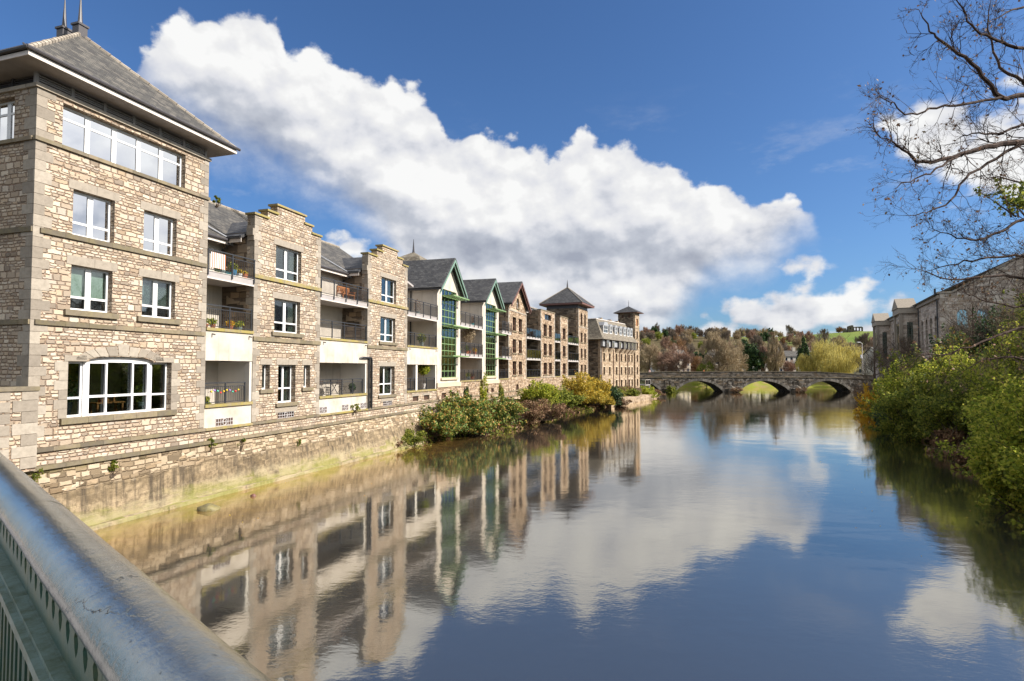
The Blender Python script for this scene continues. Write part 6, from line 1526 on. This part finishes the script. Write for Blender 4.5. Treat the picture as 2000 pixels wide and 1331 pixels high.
# =================================================================== overhanging bare tree, upper right
BR_ = {
'a':[(15.81,16.3,13.1),(14.65,16,13.23),(13.85,15.8,13.04),(13.26,15.6,13.43),(12.43,15.3,13.96),(11.72,15.1,14.23),(11.24,15,14.52),(10.9,14.9,15.02)],
'a2':[(13.85,15.8,13.04),(12.4,15.4,12.68),(11.46,15.1,12.49),(10.55,14.8,12.12),(9.95,14.6,12.3),(9.42,14.4,12.41)],
'b':[(15.97,16.5,12.2),(14.78,16.2,11.96),(13.64,15.9,11.77),(12.52,15.6,11.37),(11.16,15.3,11.03),(10.54,15.1,11.32),(9.73,14.8,11.5)],
'b2':[(14.78,16.2,11.96),(13.56,16,11.23),(12.73,15.8,10.75),(12.13,15.6,10.08),(11.33,15.4,9.69),(10.7,15.2,9.54)],
'b3':[(12.52,15.6,11.37),(11.63,15.2,10.9),(10.72,14.9,10.47),(9.9,14.6,10.07)],
'c':[(16.87,17,15.42),(15.15,16.5,14.89),(14.22,16.3,15.01),(13.31,16,15.13),(12.8,15.8,15.6),(12.44,15.7,15.98)],
'c2':[(15.57,17,14.15),(15.14,17.2,14.57),(14.93,17.3,15.27),(14.79,17.3,16.08),(14.9,17.3,16.9)],
'd':[(16.92,17,16.86),(15.34,16.5,16.21),(14.39,16.2,15.78),(13.68,16,15.36)],
'e':[(16.46,17,12.72),(15.35,16.8,12.72),(14.4,16.6,12.37),(13.48,16.4,12.28),(12.94,16.3,12.09)],
'f':[(19.8,20,10.88),(17.71,19.5,10.57),(16.55,19.2,10.05),(15.59,19,9.74),(14.67,18.8,9.83),(13.76,18.6,10.07)],
'g':[(19.75,20,9.42),(17.58,19.4,9.3),(16.01,19,9.13),(14.73,18.7,8.9),(13.56,18.5,8.61)],
'h':[(19.83,20,11.62),(17.66,19.4,11.79),(16.44,19,11.92),(15.83,18.8,11.76)],
'i':[(18.73,19,8.18),(16.74,18.5,8.36),(14.98,18,8.36),(13.53,17.6,8.22),(12.37,17.3,8.48)],
'j':[(17.7,18,6.73),(15.33,17,6.66),(13.83,16.5,6.25),(12.54,16.2,5.87),(11.23,16,5.72)],
'k':[(16.68,17,5.74),(14.85,16.5,5.73),(13.71,16.2,5.72),(12.81,16,5.43)],
'l':[(18.71,19,7.66),(16.62,18.4,7.43),(15.12,18,7.55),(14.08,17.7,7.83)],
}
tr = thing('overhanging_tree', 'large bare tree whose dark thin branches reach in from the upper right edge', 'tree', (0, 0, 0))
rg = random.Random(21); mb = MB(); lf = []
def twig(mb, p, d, L, r, lev):
    n = 4; pts = [p]; q_ = p; dd = d.copy()
    for i in range(n):
        dd = (dd + Vector((rg.gauss(0, .20), rg.gauss(0, .20), rg.gauss(0, .20) + .03))).normalized(); q_ = q_ + dd * L / n; pts.append(q_)
    mb.tube(pts, [r * (1 - .75 * i / n) + .0011 for i in range(n + 1)], 4 if lev < 2 else 3, False)
    if rg.random() < .22: lf.append(tuple(pts[-1]))
    if lev >= 3: return
    k = rg.choice((3, 4, 5)) if lev == 0 else rg.choice((2, 3, 4))
    for j in range(k):
        i = rg.randint(1, n); b = pts[i]; s = (pts[i] - pts[i - 1]).normalized(); o_ = s.orthogonal().normalized(); o_ = Matrix.Rotation(rg.uniform(0, 6.283), 3, s) @ o_
        o_.y *= .6
        twig(mb, b, (s * .9 + o_ * rg.uniform(.4, 1.0)).normalized(), L * rg.uniform(.42, .72), r * .55, lev + 1)
def refine(pts, k=4):
    out = []; P = [Vector(p) for p in pts]
    for i in range(len(P) - 1):
        p0 = P[max(i - 1, 0)]; p1 = P[i]; p2 = P[i + 1]; p3 = P[min(i + 2, len(P) - 1)]
        for j in range(k):
            t = j / k; out.append(.5 * ((2 * p1) + (p2 - p0) * t + (2 * p0 - 5 * p1 + 4 * p2 - p3) * t * t + (3 * p1 - p0 - 3 * p2 + p3) * t ** 3) + Vector((rg.gauss(0, .02), rg.gauss(0, .02), rg.gauss(0, .025))))
    return out + [P[-1]]
RT_ = {'a': .075, 'a2': .035, 'b': .095, 'b2': .04, 'b3': .03, 'c': .05, 'c2': .045, 'd': .04, 'e': .045, 'f': .055, 'g': .05, 'h': .035, 'i': .05, 'j': .045, 'k': .04, 'l': .04}
for k_, pts in BR_.items():
    P = refine(pts); r0 = RT_[k_]; n = len(P); bm_ = MB()
    bm_.tube(P, [r0 * (1 - i / (n - 1)) ** .8 + .006 for i in range(n)], 7, False)
    ln = sum((P[i + 1] - P[i]).length for i in range(n - 1)); dens = 3.4 if k_ in 'abcde' or k_[0] in 'abc' else 4.4
    for i in range(2, n):
        for j in range(rg.choice((0, 1, 1, 2)) if dens < 4 else rg.choice((1, 2, 2, 3))):
            s = (P[i] - P[i - 1]).normalized(); o_ = s.orthogonal().normalized(); o_ = Matrix.Rotation(rg.uniform(0, 6.283), 3, s) @ o_; o_.y *= .5
            fr_ = 1 - .45 * i / n
            twig(bm_, P[i], (s * rg.uniform(.5, 1.1) + o_).normalized(), rg.uniform(.55, 1.25) * fr_, max(.0055, r0 * .22 * fr_), 0 if rg.random() < .75 else 1)
    bm_.build('branch', 'bark_dark', tr)
trunk = MB(); trunk.tube([(20.3, 18.2, 1.0), (20.0, 18.2, 5), (19.6, 18.0, 9), (18.6, 17.6, 12.0), (17.4, 17.2, 15.2), (16.6, 17.0, 18)], [.42, .34, .28, .2, .14, .06], 10, False)
for e in ((15.81, 16.3, 13.1), (15.97, 16.5, 12.2), (16.87, 17, 15.42), (15.57, 17, 14.15), (16.92, 17, 16.86), (16.46, 17, 12.72), (19.8, 20, 10.88), (19.75, 20, 9.42), (19.83, 20, 11.62), (18.73, 19, 8.18), (17.7, 18, 6.73), (16.68, 17, 5.74), (18.71, 19, 7.66)):
    s_ = Vector((20.0 - .1 * (e[2] - 5), 18.2, max(3.2, e[2] - 2.0))); s_.x = 20.3 - max(0, e[2] - 8) * .32; trunk.tube([s_, (s_ + Vector(e)) / 2 + Vector((0, 0, .2)), e], [.12, .09, .075], 6, False)
trunk.build('trunk', 'bark', tr)
c = np.array(lf) + RNG.normal(size=(len(lf), 3)) * .02; c = c[::3]
put('dry_leaves', np_mesh('dry_leaves', leaf_quads(c, .055, 1.6)), 'leaf_brown', tr)
shrub('green ivy tuft clinging to the bare branches at the right edge', 17.3, 19.3, 1.2, .7, .9, 'leaf_olive', 10.8, 420, .09, 'ivy_tuft', 'ivy', None, 4, clumps=10)
# bare thorn saplings on the right bank, pale twigs over the shrubs
for i, (x, y, h_, lb) in enumerate([(27.5, 25.0, 5.2, 'leaning bare sapling with pale twigs above the near lime bushes'), (31.0, 31.0, 5.6, 'pale bare sapling between the lime bushes and the hall'), (34.5, 39.0, 5.0, 'thorny bare sapling over the olive bush'), (38.5, 44.5, 4.6, 'small bare sapling near the hall corner'), (24.5, 22.0, 6.6, 'tall thin bare sapling by the right edge'), (29.0, 27.0, 7.2, 'tall bare sapling in front of the hall gable'), (33.5, 33.0, 7.0, 'twiggy bare sapling before the hall gable')]):
    t = thing('bare_sapling', lb, 'sapling', (x, y, ground_z(x, y)), 0, 'bare saplings on the right bank'); m2 = MB()
    for k in range(7):
        a = rg.uniform(2.2, 4.6); d = Vector((math.cos(a) * rg.uniform(.3, .9), math.sin(a) * .4, 1.0)).normalized(); L = h_ * rg.uniform(.6, 1)
        P = refine([(0, 0, 0), tuple(d * L * .5 + Vector((0, 0, .2))), tuple(d * L + Vector((-.4, 0, -.2)))], 5); m2.tube(P, [.035 * (1 - j / len(P)) + .006 for j in range(len(P))], 5, False)
        for j in range(3, len(P)):
            for _ in range(2): s = (P[j] - P[j - 1]).normalized(); twig(m2, P[j], (s + Vector((rg.gauss(0, .6), rg.gauss(0, .4), rg.gauss(0, .4)))).normalized(), rg.uniform(.4, .9), .011, 1)
    m2.build('branches', 'bark_pale' if i < 4 else 'bark', t)
# small evergreen beside the hall
far_tree('slim dark conifer against the hall river wall', 44.2, 66, 6.5, 2.8, 'cone', 'leaf_dark', 2600, None, 'conifer', .22)

# =================================================================== things on the balconies
def AP(s, y, z): return tuple(PA.p(s, y, z))
PG = 'flower pots on the top balcony beside the tower'
M['c_lime'] = flat('lime_glaze', (.38, .60, .05), .3, .5, .1); M['c_teal'] = flat('teal_glaze', (.03, .36, .40), .3, .5, .1); M['c_blue'] = flat('blue_glaze', (.07, .20, .34), .3, .5, .2)
M['c_white'] = flat('white_glaze', (.75, .72, .68), .3, .5, .1); M['terracotta'] = flat('terracotta', (.48, .17, .08), .7, .2, .2); M['c_grey'] = flat('grey_glaze', (.25, .30, .28), .4, .4, .2)
pot('lime green pot on the tower side balcony', AP(7.5, .22, 9.6), .13, .36, 'c_lime', None, grp=PG)
pot('grey green pot right of the lime pot', AP(7.82, .22, 9.6), .12, .28, 'c_grey', 'leaf_olive', .15, 60, grp=PG)
pot('low teal bowl on the top balcony', AP(8.12, .22, 9.6), .15, .15, 'c_teal', 'leaf_brown', .22, 60, grp=PG)
pot('blue pot with thin plant on the top balcony', AP(8.42, .22, 9.6), .17, .30, 'c_blue', 'leaf_olive', .35, 80, grp=PG)
pot('white pot with yellow flowers on the top balcony', AP(8.82, .22, 9.6), .13, .20, 'c_white', 'leaf_yellow', .18, 120, grp=PG)
pot('terracotta pot with yellow flowers by the balcony end', AP(9.15, .22, 9.6), .13, .24, 'terracotta', 'leaf_yellow', .12, 90, grp=PG)
mb = MB()
for i in range(16): mb.cur = i % 2; mb.box(.05 * i, .05 * (i + 1) - .001, 0, .012 + .002 * (i % 2), 0, .66)
tag(mb.build('striped_towel', ['white', 'terracotta'], None, AP(6.86, -.09, 9.76), PA.rz), 'red and white striped towel hung on the top balcony railing', 'towel')
PG = 'pots on the middle balcony beside the tower'
for s_, m_, pl, lb in ((6.95, 'terracotta', 'leaf_lime', 'pink terracotta pot at the left of the middle balcony'), (7.35, 'terracotta', 'leaf_lime', 'orange pot with leafy plant on the middle balcony'), (8.35, 'terracotta', 'leaf_orange', 'small pot with red flowers on the middle balcony'), (8.9, 'c_grey', 'leaf_lime', 'leafy planter at the right of the middle balcony')):
    pot(lb, AP(s_, .24, 7.18), .12, .16, m_, pl, .26, 120, .2, PG)
shrub('tall narrow evergreen in the corner of the middle balcony', *AP(6.95, .5, 0)[:2], .2, .2, .45, 'leaf_olive', 7.1, 500, .05, 'balcony_shrub', 'shrub', None, 4, clumps=8)
PG = 'plants on the lower balcony beside the tower'
shrub('pale leafy herb on the lower tower side balcony', *AP(7.15, .45, 0)[:2], .35, .25, .28, 'leaf_lime', 3.78, 500, .06, 'balcony_shrub', 'shrub', None, 6, clumps=8)
cols_ = [(.75, .55, .03), (.35, .2, .6), (.1, .5, .35), (.7, .05, .04), (.75, .5, .03), (.3, .15, .55), (.65, .1, .06), (.1, .45, .3), (.75, .5, .03), (.2, .5, .1)]
t = thing('lantern_string', 'string of small coloured globe lanterns looped along the lower balcony railing', 'lantern string', AP(6.9, -.02, 4.3), PA.rz)
mb = MB(); pts = [(.17 * i, 0, .12 * abs(math.sin(i * .75)) + .10) for i in range(13)]; mb.tube(pts, .006, 4, False); mb.build('cord', 'iron', t)
for i in range(10):
    m_ = 'globe%d' % (i % 5)
    if m_ not in M: M[m_] = flat('globe_colour_%d' % (i % 5), cols_[i], .4, .4, .05)
    mb = MB(); mb.lathe([(.012, .045), (.038, .022), (.045, 0), (.038, -.022), (.012, -.045)][::-1], (0, 0, 0), 10); mb.build('globe', m_, t, (pts[i + 1][0], -.01, pts[i + 1][2] - .04), 0, True)
t = thing('garden_bench', 'orange timber garden bench on the top balcony between the stepped gables', 'bench', AP(17.6, .55, 9.6), PA.rz)
mb = MB(); [mb.box(0, 1.3, a, a + .08, .42, .45) for a in (0, .11, .22, .33)]; mb.build('seat', 'wood', t)
mb = MB(); mb.box(0, 1.3, .42, .46, .86, .93); [mb.box(.06 + i * .12, .10 + i * .12, .425, .455, .5, .86) for i in range(10)]; mb.build('backrest', 'wood', t)
for x_ in (0, 1.24):
    for y_ in (0, .42): mb = MB(); mb.box(x_, x_ + .06, y_, y_ + .05, 0, .62 if y_ == 0 else .9); mb.build('leg', 'wood', t)
    mb = MB(); mb.box(x_ - .01, x_ + .07, -.02, .41, .62, .65); mb.build('armrest', 'wood', t)
t = thing('bistro_table', 'dark round bistro table on the ground floor terrace between the stepped gables', 'table', AP(17.3, .9, 3.9), PA.rz)
mb = MB(); mb.lathe([(.02, .70), (.42, .70), (.42, .73), (.02, .73)], n=16); mb.build('tabletop', 'darkwood', t); mb = MB(); [mb.tube([(.3 * math.cos(a), .3 * math.sin(a), 0), (-.25 * math.cos(a), -.25 * math.sin(a), .7)], .014, 5) for a in (0, 1.57, 3.14, 4.71)]; mb.build('leg_frame', 'iron', t)
for i, (s_, lb) in enumerate(((16.3, 'folding slatted chair left of the dark bistro table'), (18.1, 'folding slatted chair right of the dark bistro table'))):
    t = thing('folding_chair', lb, 'chair', AP(s_, .9, 3.9), PA.rz, 'terrace chairs'); mb = MB(); [mb.box(-.2, .2, a, a + .05, .44, .46) for a in (-.2, -.12, -.04, .04, .12)]; mb.build('seat', 'darkwood', t)
    mb = MB(); [mb.box(-.2, .2, .19, .21, z_, z_ + .05) for z_ in (.55, .65, .75, .85)]; mb.build('backrest', 'darkwood', t); mb = MB(); [mb.tube([(x_, -.2, 0), (x_, .2, .9)], .012, 5) for x_ in (-.2, .2)]; [mb.tube([(x_, .2, 0), (x_, -.2, .45)], .012, 5) for x_ in (-.19, .19)]; mb.build('leg_frame', 'iron', t)
pot('round leafy ball plant at the right of the bench bay terrace', AP(18.6, .5, 3.9), .15, .2, 'iron', 'leaf_dark', .4, 300, .24, None)
pot('pot with red flowers at the left of the bench bay terrace', AP(14.85, .4, 3.9), .12, .2, 'terracotta', 'leaf_orange', .2, 90, .14, None)
t = pot('white pot holding a small round standard tree on the third bay terrace', AP(28.9, .6, 3.82), .18, .45, 'c_white', None, name='potted_tree', cat='potted tree')
mb = MB(); mb.tube([(0, 0, .4), (0, 0, 1.3)], .025, 6); mb.build('trunk', 'bark', t); leaf_ball(t, 'crown', 'leaf_lime', (0, 0, 1.6), (.5, .5, .5), 1400, .09)
pot('leafy potted plant on the middle balcony of the third bay', AP(28.3, .5, 7.2), .18, .3, 'c_grey', 'leaf_olive', .7, 600, .4, None)
pot('tall wispy plant on the top balcony of the third bay', AP(27.6, .5, 9.62), .16, .25, 'c_grey', 'leaf_brown', .9, 90, .3, None)
t = pot('tall pale leaved tree in a tub on the balcony between the green gables', AP(39.2, .8, 6.8), .25, .4, 'terracotta', None, name='potted_tree', cat='potted tree')
mb = MB(); mb.tube([(0, 0, .4), (.05, 0, 1.4), (0, 0, 2.4)], [.03, .025, .01], 6); mb.build('trunk', 'bark', t); leaf_ball(t, 'crown', 'twig_tan', (0, 0, 2.0), (.75, .75, .9), 1400, .07)
PG = 'pots on the balconies between the green gables'
for s_, z_, m_, pl, ph, lb in ((36.0, 9.62, 'c_white', 'leaf_yellow', .5, 'white pot with yellow plant on the upper balcony between green gables'), (39.6, 9.62, 'c_teal', 'leaf_brown', .6, 'teal pot with brown plant on the upper balcony between green gables'), (36.1, 6.82, 'c_teal', 'leaf_lime', .4, 'teal pot at the left of the lower balcony between green gables'), (38.0, 6.82, 'terracotta', 'leaf_olive', .6, 'leafy tub mid balcony between green gables'), (40.1, 6.82, 'terracotta', 'leaf_orange', .4, 'terracotta pot beside the pale tub tree'), (38.3, 4.4, 'c_grey', 'leaf_lime', .35, 'grey pot on the ground terrace between green gables'), (39.5, 4.4, 'terracotta', 'leaf_brown', .3, 'small clay pot on the ground terrace between green gables')):
    pot(lb, AP(s_, .5, z_), .17, .28, m_, pl, ph, 200, .24, PG)
# living room behind the big window
t = thing('side_table', 'low wooden table with a carved box inside the big arched tower window', 'table', AP(2.9, 1.0, 3.72), PA.rz)
mb = MB(); mb.box(0, 1.1, 0, .45, .42, .46); mb.build('tabletop', 'wood', t); [MB_.build('leg', 'wood', t) for MB_ in [(lambda m3: (m3.box(x_, x_ + .06, y_, y_ + .06, 0, .419), m3)[1])(MB()) for x_ in (.04, 1.0) for y_ in (.03, .36)]]
t = thing('carved_box', 'small carved wooden box and candlestick on the low table inside the tower', 'box', AP(3.2, 1.15, 4.185), PA.rz); mb = MB(); mb.box(0, .35, 0, .2, 0, .12); mb.build('box', 'wood', t); mb = MB(); mb.lathe([(.05, 0), (.03, .05), (.04, .3), (.05, .32)], (.55, .1, 0), 10); mb.build('candlestick', 'wood', t)
t = pot('big fern in a dark pot inside the tower window', AP(2.3, 1.7, 3.72), .2, .5, 'iron', 'leaf_dark', 1.0, 500, .55, None, name='house_plant', cat='house plant')
t = pot('leafy house plant beside the right pane of the tower window', AP(4.75, 1.1, 3.72), .15, .4, 'c_grey', 'leaf_olive', .7, 300, .25, None, name='house_plant', cat='house plant')
t = thing('framed_picture', 'dark framed picture hung on the cream wall inside the tower room', 'picture', AP(4.0, 3.98, 4.9), PA.rz); mb = MB(); mb.box(0, .8, 0, .03, 0, 1.0); mb.build('frame', 'wood', t); mb = MB(); mb.box(.07, .73, -.004, -.001, .07, .93); mb.build('canvas', 'darkwood', t)
mb = MB(); mb.box(.5, 6.2, 4.02, 4.1, 3.1, 6.75); mb.build('room_wall', 'interior', bpy.data.objects['corner_tower'])

# open twiggy trees that screen the hall
for a in [('open bare tree with pale twigs in front of the hall gable', 34.0, 36.0, 8.6, 6.5, 'twig_tan', 4200), ('brown twiggy tree covering the right part of the hall gable', 38.5, 37.5, 12.0, 9.0, 'twig_grey', 8000), ('open bare tree at the hall corner', 41.0, 50.5, 9.5, 6.0, 'twig_grey', 3800), ('thin bare tree against the hall river wall', 48.6, 70.5, 10.0, 5.5, 'twig_grey', 3200), ('thin bare tree by the far portico of the hall', 57.3, 90, 11.0, 6.5, 'twig_grey', 3200), ('brown twiggy tree at the right edge above the lime bushes', 29.8, 27.0, 9.0, 6.5, 'twig_grey', 7000)]:
    far_tree(a[0], a[1], a[2], a[3], a[4], 'round', a[5], a[6], 'bare trees screening the hall', sz=.32, wd=.030, bark='bark_pale' if 'pale' in a[0] else 'bark')
